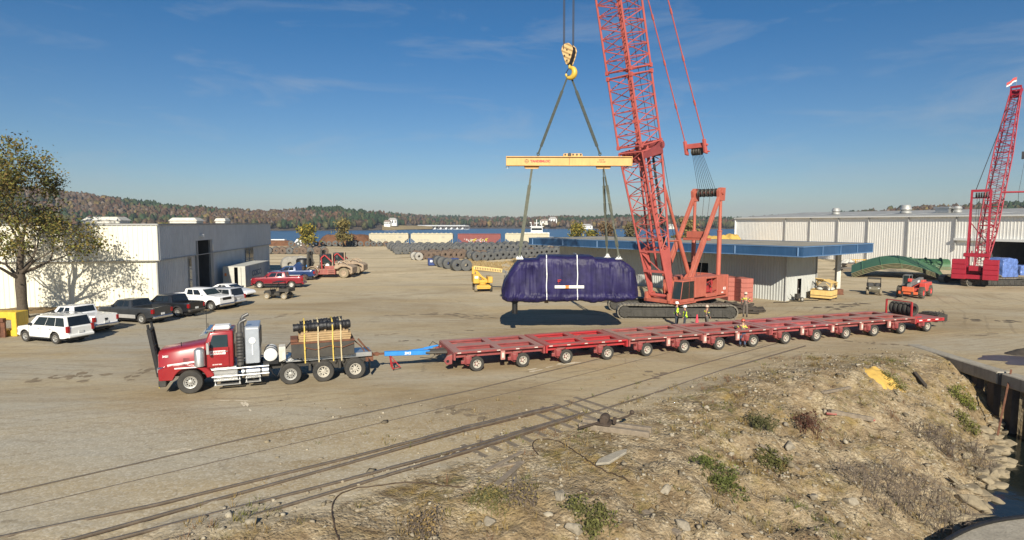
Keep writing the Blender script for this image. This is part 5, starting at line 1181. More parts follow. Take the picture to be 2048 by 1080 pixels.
# tail: tyre rack and power pack
rx = 12.72 * pitch
mb = MB(); y0, y1 = -.15, 1.75
mb.beam((rx, -.95, .98), (rx, -.95, 2.12), .09, .12); mb.beam((rx, 1.05, .98), (rx, 1.05, 2.12), .09, .12); mb.beam((rx, -.95, 2.12), (rx, 1.05, 2.12), .06, .07); mb.bb(rx - .2, rx + .9, -1.1, 1.3, .98, 1.05); mb.build("tyre_rack", M['trred2'], TR)
mb = MB(); px0 = 13.68 * pitch; mb.bb(px0, px0 + 1.05, -1.15, .35, .55, 1.05); mb.bb(px0 + .15, px0 + .9, -1.0, .2, 1.05, 1.15)
for q in range(5): mb.path([(px0 + .1, -1.1 + .25 * q, 1.0), (px0 + .5 - .1 * q, -1.15 + .2 * q, 1.38 - .05 * q), (px0 + .95, -1.1 + .25 * q, .8), (px0 + .6, -1.3 + .2 * q, .5)], .02, 5)
mb.bb(px0 - .1, px0 + .1, -1.1, .3, .5, .6); mb.build("power_pack", M['blacksteel'], TR, bevel=.01)
Mtr = Matrix.Translation((to_.x, to_.y, 0)) @ Matrix.Rotation(tra, 4, 'Z')
mb = MB(); r, h = .48, .14
mb.lathe([(.27, -h * .8), (r * .8, -h), (r * .95, -h * .9), (r, -h * .6), (r, h * .6), (r * .95, h * .9), (r * .8, h), (.27, h * .8)], (0, 0, 0), 'x', 24, loop=True)
sp0 = mb.build("spare_tyre", M['tyre'], None, smooth=35)
for k in range(5):
    o = sp0 if k == 0 else sp0.copy()
    if k: COL.objects.link(o)
    q = Mtr @ Vector((rx + .42 , -.72 + k * .36, 1.05 + .48)); o.location = q; o.rotation_euler = (0, 0, tra + rad(90))
    tag(o, ("leftmost" if k == 0 else "rightmost" if k == 4 else "inner") + " spare tyre of the row standing in the red rack on the trailer's tail", "tyre", "spare tyres in the rack")
# ================================================================ CRANES AND THE LIFT
def track_unit(parent, T, L_, w_, h, shoe=.32):
    """one crawler: belt of shoes round a stadium, side frame, end wheels (T places it in the parent)"""
    r = h / 2; per = 2 * (L_ - h) + math.pi * h; n = int(per / shoe)
    mb = MB(); mb.T = T
    for k in range(n):
        s = per * k / n; a = L_ - h
        if s < a: x, z, ang = -a / 2 + s, h, 0
        elif s < a + math.pi * r: q = (s - a) / r; x, z, ang = a / 2 + r * math.sin(q), r + r * math.cos(q), q
        elif s < 2 * a + math.pi * r: x, z, ang = a / 2 - (s - a - math.pi * r), 0, math.pi
        else: q = (s - 2 * a - math.pi * r) / r; x, z, ang = -a / 2 - r * math.sin(q), r - r * math.cos(q), math.pi + q
        sag = -.05 * math.sin(math.pi * (x + a / 2) / a) * (1 + .4 * math.sin(x * 2.1)) if (z > h * .99) else 0
        mb.box((x, 0, z + sag), (shoe * .93, w_, .10), ry=ang); mb.box((x, 0, z + sag + (.05 if z > r else -.05) * abs(math.cos(ang))), (shoe * .35, w_ * .98, .05), ry=ang)
    mb.build("track_belt", M['track'], parent)
    mb = MB(); mb.T = T
    for y in (-w_ * .42, w_ * .42):
        mb.bb(-L_ / 2 + h * .62, L_ / 2 - h * .62, y - .04, y + .04, h * .16, h * .80); mb.bb(-L_ / 2 + h * .4, L_ / 2 - h * .4, y - .07, y + .07, h * .68, h * .78)
        for k in range(9): x = -L_ / 2 + h + (L_ - 2 * h) * k / 8; mb.bb(x - .04, x + .04, y - .08, y + .08, h * .16, h * .72); mb.lathe([(0, -.1), (.07, -.1), (.07, .1), (0, .1)], (x + .2, y, h * .32), 'y', 8)
    mb.bb(-L_ / 2 + h * .6, L_ / 2 - h * .6, -w_ * .4, w_ * .4, h * .25, h * .7); mb.build("track_frame", M['trackside'], parent)
    for sx in (-1, 1):
        mb = MB(); mb.T = T; mb.lathe([(.12, -w_ * .46), (r * .78, -w_ * .46), (r * .86, -w_ * .38), (r * .86, w_ * .38), (r * .78, w_ * .46), (.12, w_ * .46)], (sx * (L_ / 2 - r), 0, r), 'y', 20)
        for k in range(8): a = k * math.pi / 4; mb.box((sx * (L_ / 2 - r) + math.cos(a) * r * .5, 0, r + math.sin(a) * r * .5), (r * .7, w_ * .97, .06), ry=-a)
        mb.build("idler_wheel", M['trackside'], parent, smooth=40)

CC = Vector((14.3, 51.2, 0)); ca = math.atan2(-.648, -.761)
CR = thing("crawler_crane", "huge salmon red lattice boom crawler crane lifting the tarped load", "crane", CC, ca)
iR = Matrix.Rotation(-ca, 4, 'Z')
def toL(p): return iR @ (Vector(p) - CC)
for wy in (49.05, 53.6):
    p = toL((13.75, wy, 0)); track_unit(CR, Matrix.Translation(p) @ Matrix.Rotation(rad(-3) - ca, 4, 'Z'), 9.8, 1.15, 1.16)
mb = MB(); mb.T = Matrix.Translation(toL((13.75, 51.3, 0))) @ Matrix.Rotation(rad(-3) - ca, 4, 'Z'); mb.bb(-1.9, 1.9, -2.2, 2.2, .35, .95); mb.lathe([(0, .95), (1.5, .95), (1.5, 1.30), (0, 1.30)], (.4, 0, 0), 'z', 28); mb.build("car_body", M['trackside'], CR, smooth=40)
# revolving frame and machinery house
mb = MB(); mb.bb(-5.1, 2.7, -1.35, 1.35, 1.28, 1.55); mb.prism([(2.7, 1.28), (2.7, 2.1), (1.6, 2.1), (1.2, 1.55)], -1.3, -1.05); mb.prism([(2.7, 1.28), (2.7, 2.1), (1.6, 2.1), (1.2, 1.55)], .95, 1.15); mb.bb(.2, 2.6, 1.1, 2.15, 1.26, 1.38); mb.bb(-5.1, .2, 1.3, 1.95, 1.30, 1.44); mb.build("revolving_frame", M['crred'], CR, bevel=.02)
mb = MB(); y1 = 1.9
mb.bb(-1.75, -.05, 1.0, y1, 1.62, 3.35); mb.prism([(-.05, 2.2), (-.05, 3.35), (.5, 3.35), (.5, 2.4)], 1.0, y1 - .05); mb.bb(-5.15, -3.5, .2, y1, 1.55, 3.3); mb.bb(-3.5, -1.75, .5, 1.0, 1.5, 3.3); mb.bb(-3.5, -1.75, 1.0, y1, 3.12, 3.3); mb.bb(-3.5, -1.75, 1.0, y1, 1.5, 1.8)
mb.bb(-5.2, -.5, -1.7, -.6, 1.55, 3.2); mb.bb(-5.2, -1.2, -.6, .5, 1.55, 2.6); mb.bb(-5.3, -5.1, -1.75, 1.95, 1.28, 3.32)
house_ = mb.build("machinery_house", M['crred'], CR, bevel=.03)
mb = MB(); mb.bb(-3.3, -2.0, 1.0, 1.45, 1.85, 2.5); mb.tube((-2.6, 1.2, 2.4), (-2.6, 1.2, 3.0), .12); mb.lathe([(0, -.3), (.28, -.3), (.28, .3), (0, .3)], (-3.0, 1.3, 2.7), 'y', 12); mb.bb(-3.45, -1.8, 1.85, 1.9, 2.05, 2.12); mb.bb(-2.65, -2.58, 1.85, 1.9, 1.8, 3.1); mb.build("engine", M['trred2'], house_, bevel=.02)
mb = MB(); mb.path([(-3.2, 1.5, 2.9), (-2.9, 1.6, 2.3), (-2.4, 1.5, 2.7), (-2.1, 1.6, 2.1)], .04, 6); mb.path([(-3.3, 1.5, 2.2), (-2.7, 1.65, 2.8), (-2.2, 1.5, 2.4)], .04, 6); mb.build("engine_hoses", M['black'], house_)
mb = MB(); mb.bb(-4.9, -4.5, 1.9, 1.92, 2.0, 2.22); mb.bb(-4.5, -4.2, 1.905, 1.925, 1.72, 1.82); mb.build("notice_plate", M['wttext'], house_)
text("house_number", "128", .18, M['crred'], house_, frame_mat((-4.7, 1.925, 2.11), (-1, 0, 0), (0, 0, 1)), bold=.005)
mb = MB()
for x, y in ((.35, 0), (-.75, 0)):
    mb.lathe([(.55, -.75), (.55, -.68), (.36, -.68), (.36, .68), (.55, .68), (.55, .75), (0, .75), (0, -.75)], (x, y, 2.25 + (.2 if x < 0 else 0)), 'y', 20)
mb.bb(-.4, .9, .78, .95, 1.55, 2.9); mb.lathe([(.55, 0), (.62, .05), (.62, .12), (.3, .16), (0, .16)], (-.2, .95, 3.0), 'y', 18); mb.build("winch_drum", M['crred'], CR, smooth=35)
mb = MB()   # walkway rail
for x in (-5.1, -4.0): mb.tube((x, -1.6, 3.2), (x, -1.6, 4.1), .03, 6)
mb.tube((-5.1, -1.6, 4.1), (-4.0, -1.6, 4.1), .03, 6); mb.build("hand_rail", M['crred'], CR)
# cab: framed glass box with slanted front
mb = MB(); cx0, cx1, cy0, cy1, cz0, cz1 = .35, 2.35, 1.18, 2.08, 1.40, 3.2
mb.prism([(cx0, cz0), (cx1 + .05, cz0), (cx1 + .05, cz0 + .28), (cx0, cz0 + .28)], cy0, cy1); mb.prism([(cx0 - .05, cz1 - .10), (cx1 - .25, cz1 - .10), (cx1 - .3, cz1), (cx0 - .05, cz1)], cy0 - .02, cy1 + .02); mb.bb(cx0, cx0 + .1, cy0, cy1, cz0, cz1)
for y in (cy0 + .03, cy1 - .03): mb.beam((cx1, y, cz0 + .2), (cx1 - .28, y, cz1 - .05), .05, .06); mb.beam((1.15, y, cz0 + .2), (1.15, y, cz1 - .05), .05, .05)
cb = mb.build("operator_cab", M['crred'], CR, bevel=.015)
mb = MB(); mb.quad((cx1 + .02, cy0 + .04, cz0 + .28), (cx1 + .02, cy1 - .04, cz0 + .28), (cx1 - .26, cy1 - .04, cz1 - .1), (cx1 - .26, cy0 + .04, cz1 - .1)); mb.build("front_window", M['glass_lt'], cb)
mb = MB(); mb.quad((cx0 + .1, cy1 + .005, cz0 + .28), (1.12, cy1 + .005, cz0 + .28), (1.12, cy1 + .005, cz1 - .1), (cx0 + .1, cy1 + .005, cz1 - .1)); mb.build("side_window", M['glass'], cb)
mb = MB(); mb.quad((1.18, cy1 + .005, cz0 + .28), (cx1, cy1 + .005, cz0 + .28), (cx1 - .28, cy1 + .005, cz1 - .1), (1.18, cy1 + .005, cz1 - .1)); mb.build("side_window", M['glass'], cb)
mb = MB(); mb.bb(.7, 1.1, 1.4, 1.85, cz0 + .3, cz0 + .6); mb.bb(.6, .72, 1.4, 1.85, cz0 + .3, cz0 + 1.2); mb.build("seat", M['yellow'], cb, bevel=.04)
# boom
FT = Vector((2.2, 0, 1.95)); TT = toL((3.95, 42.4, 45.0)); TT.y = 0
bd = (TT - FT).normalized(); lat = Vector((0, 1, 0)); dep = bd.cross(lat).normalized()
if dep.x < 0: dep = -dep
def bpt(t, y, d): return FT.lerp(TT, t) + lat * y + dep * d
def sect(t, w_, d_): return [bpt(t, w_ / 2, d_ / 2), bpt(t, w_ / 2, -d_ / 2), bpt(t, -w_ / 2, -d_ / 2), bpt(t, -w_ / 2, d_ / 2)]
W_, D_ = 2.25, 2.55
mb = MB(); tq = .088; s0 = sect(0, 2.0, .35); s1 = sect(tq, 2.08, 1.15); s2_ = sect(.275, W_, D_)
# plated lower butt: side webs
for a, b in ((0, 1), (3, 2)):
    mb.plate(s0[a], s0[b], s1[b], s1[a], .10 if a == 0 else -.10)
for k in range(4): mb.tube(s0[k], s1[k], .09, 8)
mb.beam(s1[0], s1[3], .12, .16); mb.beam(s1[1], s1[2], .12, .16); m0, m1 = s0[0].lerp(s1[0], .55), s0[3].lerp(s1[3], .55); mb.beam(m0, m1, .3, .2); mb.tube(bpt(-.003, 1.25, 0), bpt(-.003, -1.25, 0), .14, 10)
mb.beam(s1[3], s1[0].lerp(s0[0], .55), .07, .07)
mb.lattice(s1, s2_, 0, 0, 7, .088, .042, faces=(0, 1, 2, 3))
for k in range(4): mb.tube(s2_[k], s2_[(k + 1) % 4], .08, 6)
mb.build("boom_butt", M['crred_up'], CR)
mb = MB(); q = [s2_[0], s2_[3], s2_[3] + bd * -1.0, s2_[0] + bd * -1.0]
def bx_(t0, t1, d, y0, y1, th_=.12): mb.plate(bpt(t0, y0, d), bpt(t0, y1, d), bpt(t1, y1, d), bpt(t1, y0, d), th_)
bx_(.255, .277, D_ / 2 - .35, -W_ / 2 + .06, W_ / 2 - .06); bx_(.258, .284, -D_ / 2 + .1, -W_ / 2 + .06, W_ / 2 - .06)
mb.plate(bpt(.262, W_ / 2, -D_ / 2), bpt(.262, W_ / 2, D_ / 2), bpt(.272, W_ / 2, D_ / 2), bpt(.282, W_ / 2, -D_ / 2), -.1)
mb.lathe([(0, -W_ / 2 - .1), (.34, -W_ / 2 - .1), (.34, W_ / 2 + .1), (0, W_ / 2 + .1)], tuple(bpt(.277, 0, -D_ / 2)), 'y', 16)
cp = mb.build("boom_coupling", mat('dark_red_plate', (0.22, 0.045, 0.045), 0.6, var=.2), CR)  # coupling plates in a darker red than the boom
mb = MB()
for y, kind in ((.7, 1), (.15, 0), (-.2, 2), (-.42, 2), (-.75, 1)):
    c_ = bpt(.266, y, D_ / 2 - .18)
    if kind == 2: mb.beam(c_ - bd * .3, c_ + bd * .3, .10, .05)
    else: mb.path([c_ + (lat * math.cos(a) * .17 + bd * math.sin(a) * .27) for a in np.linspace(.4 if kind else 0, 5.9 if kind else 6.28, 13)], .05, 6)
mb.build("coupling_holes", M['crred_up'], cp)
tcur = .28
for sct, (t0, t1, nn) in enumerate(((.285, .405, 6), (.415, .545, 7), (.555, .74, 9), (.75, .93, 9))):
    mb = MB(); a, b = sect(t0, W_, D_), sect(t1, W_, D_); mb.lattice(a, b, 0, 0, nn, .085, .042)
    for e in (a, b):
        for k in range(4): mb.tube(e[k], e[(k + 1) % 4], .06, 6)
        mb.tube(e[0], e[2], .045, 6)
        for k in range(4): mb.box(tuple(e[k]), (.22, .22, .3))
    mb.build("boom_section", M['crred_up'], CR)
mb = MB(); a, b = sect(.94, W_, D_), sect(1.0, 1.3, .8); mb.lattice(a, b, 0, 0, 3, .085, .05); mb.lathe([(0, -.5), (.6, -.5), (.6, .5), (0, .5)], tuple(TT), 'y', 20); mb.build("boom_head", M['crred_up'], CR)
mb = MB()  # mid-boom guide tube and luffing ropes inside the lattice
mb.tube(bpt(.05, -.25, -.3), bpt(.93, -.2, -.3), .10, 8); mb.tube(bpt(.04, .35, -.4), bpt(.28, .3, -.5), .14, 8); mb.build("boom_pipe", M['crred_up'], CR)
mb = MB()
for y, d in ((.5, -.9), (.2, -.9), (-.5, -1.1)): mb.tube((-.5, y, 2.8), bpt(.99, y, d * .5), .022, 5)
mb.tube(bpt(.06, -.7, -.9), bpt(.265, -.7, -1.0), .12, 6); mb.tube(bpt(.06, .35, -1.0), bpt(.265, .4, -1.0), .10, 6); mb.build("hoist_rope", M['rope'], CR)
# boom backstops
for y in (-.95, .95):
    mb = MB(); a = bpt(.205, y, -1.15); b = Vector((-.55, y, 3.3)); m_ = a.lerp(b, .52); mb.tube(a, m_, .13, 10); mb.tube(m_, b, .19, 10); mb.tube(bpt(.10, y, -.8), m_.lerp(b, .15), .07, 8); mb.build("boom_backstop", M['crred'], CR, smooth=50)
# gantry
GT = {}
for y in (-1.3, 1.3):
    mb = MB(); top = Vector((-4.7, y, 10.7)); GT[y] = top
    f0 = Vector((-.15, y, 3.2)); r0 = Vector((-4.6, y, 1.6))
    mb.beam(f0, f0.lerp(top, .45), .30, .46); mb.beam(f0.lerp(top, .45), top, .26, .34); mb.beam(f0.lerp(top, .3), f0.lerp(top, .62), .34, .12)
    mb.tube(r0, r0.lerp(top, .62), .20, 12); mb.tube(r0.lerp(top, .62), top, .14, 12); mb.lathe([(0, -.06), (.24, -.06), (.24, .06), (0, .06)], tuple(r0.lerp(top, .62)), 'z', 10)
    mb.prism([(top.x - .45, top.z - .75), (top.x + .40, top.z - .75), (top.x + .52, top.z + .15), (top.x + .2, top.z + .42), (top.x - .55, top.z + .42)], y - .16, y + .16)
    mb.lathe([(0, -.25), (.2, -.25), (.2, .25), (0, .25)], (top.x, y, top.z), 'y', 12); mb.build("gantry_leg", M['crred'], CR, bevel=.015)
mb = MB(); c_ = Vector((-3.05, 0, 7.3)); mb.bb(c_.x - .2, c_.x + .2, -1.3, 1.3, 6.4, 6.62); mb.bb(c_.x - .25, c_.x + .25, -.9, .9, 6.62, 7.2); mb.build("gantry_cross_beam", M['crred'], CR, bevel=.02)
mb = MB(); mb.tube((-4.7, -1.5, 10.7), (-4.7, 1.5, 10.7), .13, 10); mb.build("gantry_top_pin", M['crred'], CR)
mb = MB()
for k in range(5): mb.lathe([(.10, -.05), (.38, -.07), (.32, 0), (.38, .07), (.10, .05)], (-4.7, -.8 + .4 * k, 10.7), 'y', 18)
mb.build("gantry_sheaves", M['blacksteel'], CR, smooth=40)
BR = Vector((-4.7, 0, 10.7)).lerp(TT, .118)
mb = MB(); mb.beam(BR + lat * -.95, BR + lat * .95, .30, .42); 
for y in (-.95, .95): mb.prism([(BR.x - .32, BR.z - .75), (BR.x + .1, BR.z - .7), (BR.x + .42, BR.z + .45), (BR.x + .1, BR.z + .5)], y - .10, y + .10); mb.tube((BR.x, y * 1.25, BR.z), (BR.x, y * .85, BR.z), .1, 8); mb.tube((BR.x - .25, y * 1.3, BR.z - .55), (BR.x - .25, y * .9, BR.z - .55), .07, 8)
mb.build("bridle", M['crred_up'], CR, bevel=.02)
mb = MB()
for k in range(4): mb.lathe([(.10, -.06), (.36, -.07), (.30, 0), (.36, .07), (.10, .06)], (BR.x - .25, -.36 + .24 * k, BR.z - .45), 'y', 16)
mb.build("bridle_sheaves", M['blacksteel'], CR, smooth=40)
for y in (-.95, .95):
    mb = MB(); a = BR + lat * y; b = TT + lat * y * .8; n = 9
    mb.tube(a, b, .05, 6)
    for k in range(n + 1): p = a.lerp(b, k / n); mb.tube(p - (b - a).normalized() * .22, p + (b - a).normalized() * .22, .09, 8)
    mb.build("pendant", M['crred_up'], CR)
mb = MB()
for k in range(9): y = -.6 + .15 * k; mb.tube((-4.6, y * 1.5, 10.75), (BR.x - .2, y * .8, BR.z - .5), .018, 5)
for y in (-.3, .3): mb.tube((-4.6, y, 10.6), (-3.4, y * .6, 2.7), .02, 5)
mb.build("bridle_rope", M['rope'], CR)
HKc = Vector((3.98, 42.4, 19.75))
mb = MB()
for x in (-.34, .30):
    for q in (-.055, .055): mb.tube(toL((HKc.x + x + q, HKc.y + (.2 if q > 0 else -.2), HKc.z + .3)), toL((3.95 + x * 1.1 + q, 42.4 + q, 44.8)), .028, 6)
mb.build("load_line", M['rope'], CR)
# dark timber mats heaped at the crane's rear
mt = MB(); pts = []
o_ = P(1420, 612)
for k in range(60):
    a = R.uniform(0, 6.28); r_ = R.random() ** .5
    mt.box((2.6 * r_ * math.cos(a), 1.3 * r_ * math.sin(a), .12 + .95 * (1 - r_) * R.uniform(.6, 1)), (R.uniform(.8, 2.6), R.uniform(.25, .5), .16), rz=R.uniform(-.5, .5), ry=R.uniform(-.25, .25), rx=R.uniform(-.3, .3))
m_ = mt.build("mat_heap", M['mud'], None); m_.location = (19.4, 52.6, 0); tag(m_, "heap of dark oily mats and boards beside the crane's rear track", "mats")

# ---- hook block with hook
HB = thing("hook_block", "tan striped crane hook block with yellow hook hanging on the load lines", "hook block", HKc, rad(-32))
mb = MB(); out = [(-.42, .25), (-.36, .52), (-.12, .68), (.16, .66), (.40, .45), (.47, .18), (.36, -.25), (.16, -.72), (-.04, -.78), (-.12, -.6)]
mb.prism(out, -.36, -.28); mb.prism(out, .28, .36)
for x, z in ((.05, .22), (-.14, -.16), (.25, -.16), (.06, -.5)): mb.lathe([(0, -.4), (.075, -.4), (.075, .4), (0, .4)], (x, 0, z), 'y', 12, 1)
hb_m = bpy.data.materials.new("striped_block_paint"); hb_m.use_nodes = True; N = hb_m.node_tree.nodes; L = hb_m.node_tree.links
t_ = N.new("ShaderNodeTexCoord"); q_ = N.new("ShaderNodeMapping"); q_.inputs["Rotation"].default_value = (0, rad(-28), 0); L.new(t_.outputs["Object"], q_.inputs[0]); w_ = N.new("ShaderNodeTexWave"); w_.bands_direction = 'Z'; w_.inputs["Scale"].default_value = 1.15; L.new(q_.outputs[0], w_.inputs["Vector"])
r_ = N.new("ShaderNodeMapRange"); r_.inputs[1].default_value = .32; r_.inputs[2].default_value = .42; L.new(w_.outputs["Fac"], r_.inputs[0]); x_ = N.new("ShaderNodeMixRGB"); x_.inputs[1].default_value = (.34, .22, .09, 1); x_.inputs[2].default_value = (.62, .42, .19, 1); L.new(r_.outputs[0], x_.inputs[0]); L.new(x_.outputs[0], N["Principled BSDF"].inputs["Base Color"]); N["Principled BSDF"].inputs["Roughness"].default_value = .6
mb.build("cheek_plate", [hb_m, M['black']], HB, bevel=.02)
mb = MB(); mb.prism([(x * .92 - .02, z * .95) for x, z in out], -.27, .27); mb.build("sheave_housing", M['black'], HB)
mb = MB(); pts = []; rr_ = []
for k in range(15):
    q = k / 14; a = rad(100) - q * rad(275); rr0 = .34; pts.append((.12 + rr0 * math.cos(a), 0, -1.30 + rr0 * 1.02 * math.sin(a))); rr_.append(.08 + .13 * math.sin(math.pi * min(1, q * 1.18)) ** .8)
mb.path([(.05, 0, -.75), (.06, 0, -.92)] + pts, [.09, .09] + rr_, 10); mb.build("hook", M['hookyel'], HB, smooth=60)
mb = MB(); mb.beam((-.02, 0, -.98), (-.22, 0, -1.28), .05, .05); mb.build("safety_latch", M['rope'], HB)

# ---- spreader beam
SB = thing("spreader_beam", "yellow steel spreader beam hanging level below the crane hook", "spreader beam", (4.05, 42.4, 12.0), rad(1.2))
mb = MB(); LB = 8.95; x0, x1 = -LB / 2, LB / 2
mb.bb(x0, x1, -.28, .28, .60, .66); mb.bb(x0, x1, -.28, .28, 0, .05); mb.bb(x0, x1, -.20, .20, .05, .60); mb.bb(x0, x0 + .04, -.27, .27, .05, .60); mb.bb(x1 - .04, x1, -.27, .27, .05, .60); mb.build("beam", M['beamyel'], SB, bevel=.008)
mb = MB(); mb.bb(-.015, .015, -.215, -.2, .05, .545); mb.bb(x0, x1, -.215, -.202, .55, .60); mb.build("seam_and_flange_shadow", mat('brown_shaded_yellow', (0.14, 0.075, 0.02), 0.7), SB)  # centre seam, and the top flange's shadow as a dark strip below it
mb = MB(); mb.prism([(-.42, .66), (.95, .66), (.95, .80), (.88, .88), (-.36, .88), (-.42, .82)], -.08, .08); mb.build("top_lug_plate", M['beamyel'], SB, bevel=.01)
mb = MB()
for x in (-.28, .02, .28, .55, .82): mb.lathe([(0, -.1), (.07, -.1), (.07, .1), (0, .1)], (x, 0, .79), 'y', 12)
mb.lathe([(.06, -.14), (.13, -.14), (.13, .14), (.06, .14)], (.02, 0, .79), 'y', 14); mb.build("lug_holes", M['black'], SB)
for x in (-2.65, 2.45):
    mb = MB(); mb.prism([(x - .55, 0), (x + .55, 0), (x + .50, -.15), (x + .42, -.2), (x - .42, -.2), (x - .5, -.15)], -.05, .05); mb.build("bottom_lug_plate", M['beamyel'], SB, bevel=.008)
for x in (x0 + .1, x1 - .12):
    mb = MB(); mb.path([(x - .1, 0, 0), (x - .09, 0, -.12), (x, 0, -.17), (x + .09, 0, -.12), (x + .1, 0, 0)], .025, 6); mb.build("end_shackle", M['alu'], SB)
text("beam_text", "TANDEMLOC", .22, M['redtext'], SB, frame_mat((-2.05, -.206, .31), (1, 0, 0), (0, 0, 1)), sx=1.05, bold=.012)
mb = MB(); mb.path([(-3.02 + .12 * math.cos(a), -.205, .31 + .13 * math.sin(a)) for a in np.linspace(0, 6.28, 13)], .014, 5); mb.beam((-3.16, -.206, .31), (-2.88, -.206, .31), .012, .02); mb.beam((-3.02, -.206, .16), (-3.02, -.206, .46), .02, .012); mb.build("beam_logo", M['dktext'], SB)
text("beam_text", "MAX YB", .10, M['dktext'], SB, frame_mat((2.28, -.206, .41), (1, 0, 0), (0, 0, 1)), bold=.004)
text("beam_text", "81 TON CAP", .10, M['dktext'], SB, frame_mat((2.28, -.206, .27), (1, 0, 0), (0, 0, 1)), bold=.004)

# ---- load in its purple tarpaulin
LC = Vector((4.1, 42.7, 2.38)); LHX = 4.82
LD = thing("wrapped_load", "long machine wrapped in glossy dark purple tarpaulin hanging from the spreader beam", "load", LC)
M['tarp'] = mat('glossy_purple_tarp', (0.019, 0.015, 0.064), 0.50, var=0.4, scale=1.2, spec=0.22, bump=0.3, bscale=2.5)
NX, NT = 230, 110
tx_ = [-1, -.985, -.965, -.88, -.80, -.73, -.60, -.48, -.44, .34, .38, .60, .74, .86, .95, 1]
tzz = [.85, 1.15, 1.4, 2.2, 2.72, 3.04, 3.05, 3.06, 3.28, 3.28, 3.10, 3.08, 3.05, 2.68, 2.3, 1.5]
vs = []
HDp = 1.75
for i in range(NX):
    u = -1 + 2 * i / (NX - 1); x = u * LHX
    zt = float(np.interp(u, tx_, tzz)); zt += .03 * fbm(x * .8, 3.3)
    e = max(0, (abs(u) - .86) / .14); hw = HDp * (1 - .38 * e ** 2.2); zb = .02 + .30 * e ** 2 + .10 * (fbm(x * 1.1, 7.7)) + .05 * math.sin(x * 3.1)
    for j in range(NT):
        a = 2 * math.pi * j / NT; ca_, sa_ = math.cos(a), math.sin(a)
        p = .24
        y = hw * math.copysign(abs(ca_) ** p, ca_); zz = math.copysign(abs(sa_) ** p, sa_)
        z = (zt + zb) / 2 + (zt - zb) / 2 * zz
        k = (z - zb) / max(.2, zt - zb)
        # sides lean in towards the top; drapes gather into pleats; hem cinched with a cord
        y *= 1 - .12 * k
        fan = x * (1.0 + .22 * (k - .5)) + .45 * fbm(x * .5, k * 1.4, 2.2)
        pl = mnoise.ridged_multi_fractal(Vector((fan * 1.45, k * .55 + 5, 0 if ca_ > 0 else 9)), 1.0, 2.1, 4, 1.0, 2.0) - 1.1
        cr_ = fbm(x * 2.6, z * 2.6, y)
        amp = .125 * (1 if .08 < k < .80 else max(.10, 1 - (k - .8) * 6) if k >= .8 else .3)
        g = math.exp(-((z - .62) / .09) ** 2)
        fold = abs(math.sin(fan * 2.1 + 1.9 * fbm(x * .7, k * .9, 5))) ** .55 - .62
        d = pl * amp + fold * .15 * (1 if k < .85 else .2) + cr_ * .045 - g * (.05 + .02 * math.sin(x * 2.3)) + .06 * math.exp(-((z - .36) / .18) ** 2)
        if abs(u) < .40: d *= .62
        y += d * math.copysign(min(1, abs(ca_) * 3), ca_); x2 = x + (.10 * fbm(y * 1.4, z * 1.4, u * 3) + .5 * d) * (1 if abs(u) > .93 else .15)
        if zz > .9: z += .025 * fbm(x * 1.6, y * 1.6, 1) - .02
        vs.append((x2, y, z))
fs = [(i * NT + j, (i + 1) * NT + j, (i + 1) * NT + (j + 1) % NT, i * NT + (j + 1) % NT) for i in range(NX - 1) for j in range(NT)]
mb = MB(); mb.add(vs, fs + [tuple(range(NT)), tuple(range(NX * NT - 1, (NX - 1) * NT - 1, -1))]); tp_ = mb.build("tarpaulin", M['tarp'], LD, smooth=60)
def surf_y(x, z):
    """front skin of the tarpaulin"""
    i = int(round((x / LHX + 1) / 2 * (NX - 1))); col = vs[i * NT:(i + 1) * NT]; return min((abs(v[2] - z), v[1]) for v in col if v[1] < 0)[1]
for x in (-1.68, .47):
    mb = MB(); pts = []
    for z in np.linspace(.02, 3.2, 16): pts.append((x + .015 * math.sin(z * 4), surf_y(x, z) - .035, z))
    pts += [(x, -1.3, 3.34), (x, 0, 3.38), (x, 1.3, 3.34)]
    for a, b in zip(pts[:-1], pts[1:]): mb.beam(a, b, .055, .02, up=(0, -1, .01))
    mb.build("white_strap", M['white'], LD)
mb = MB(); ys = [surf_y(x, 1.15) for x in np.linspace(-1.1, 1.0, 15)]; yl = min(ys) - .05
mb.bb(-1.12, .92, yl - .012, yl, 1.05, 1.25); lb = mb.build("shipping_label", M['white'], LD)
mb = MB(); mb.bb(-.38, -.13, yl - .018, yl - .012, 1.05, 1.25); mb.build("orange_square", M['orange'], lb)
text("label_text", "THS", .09, M['dktext'], lb, frame_mat((-1.0, yl - .014, 1.16), (1, 0, 0), (0, 0, 1)))
text("label_text", "HANDLE WITH CARE", .075, M['trim'], lb, frame_mat((.32, yl - .014, 1.15), (1, 0, 0), (0, 0, 1)))
mb = MB(); mb.beam((-.93, yl - .01, 1.62), (-.68, yl - .01, 1.64), .012, .045); mb.beam((-.86, yl - .01, 1.38), (-.86, yl - .01, 1.63), .045, .012); mb.beam((-.93, yl - .01, 1.52), (-.74, yl - .01, 1.54), .012, .04); mb.build("painted_mark", M['redtext'], LD)
mb = MB(); mb.lathe([(.20, -.85), (.20, .2)], (-3.9, -.9, 0), 'z', 12); mb.bb(-4.15, -3.65, -1.15, -.65, -.05, .15); mb.build("hanging_pipe", M['black'], LD, smooth=40)
mb = MB(); mb.bb(-1.78, -1.5, -.9, -.7, -.12, .12); mb.build("timber_block", M['wood'], LD)
for x, y in ((-3.55, -.9), (-3.55, .9), (2.95, .9), (3.45, -.9)):
    mb = MB(); mb.prism([(x - .20, 3.0), (x + .22, 3.0), (x + .13, 3.26), (x + .02, 3.36), (x - .06, 3.30)], y - .04, y + .04); mb.box((x, y, 3.06), (.5, .3, .06)); mb.build("lifting_lug", M['white' if x < 0 else 'alu'], LD)
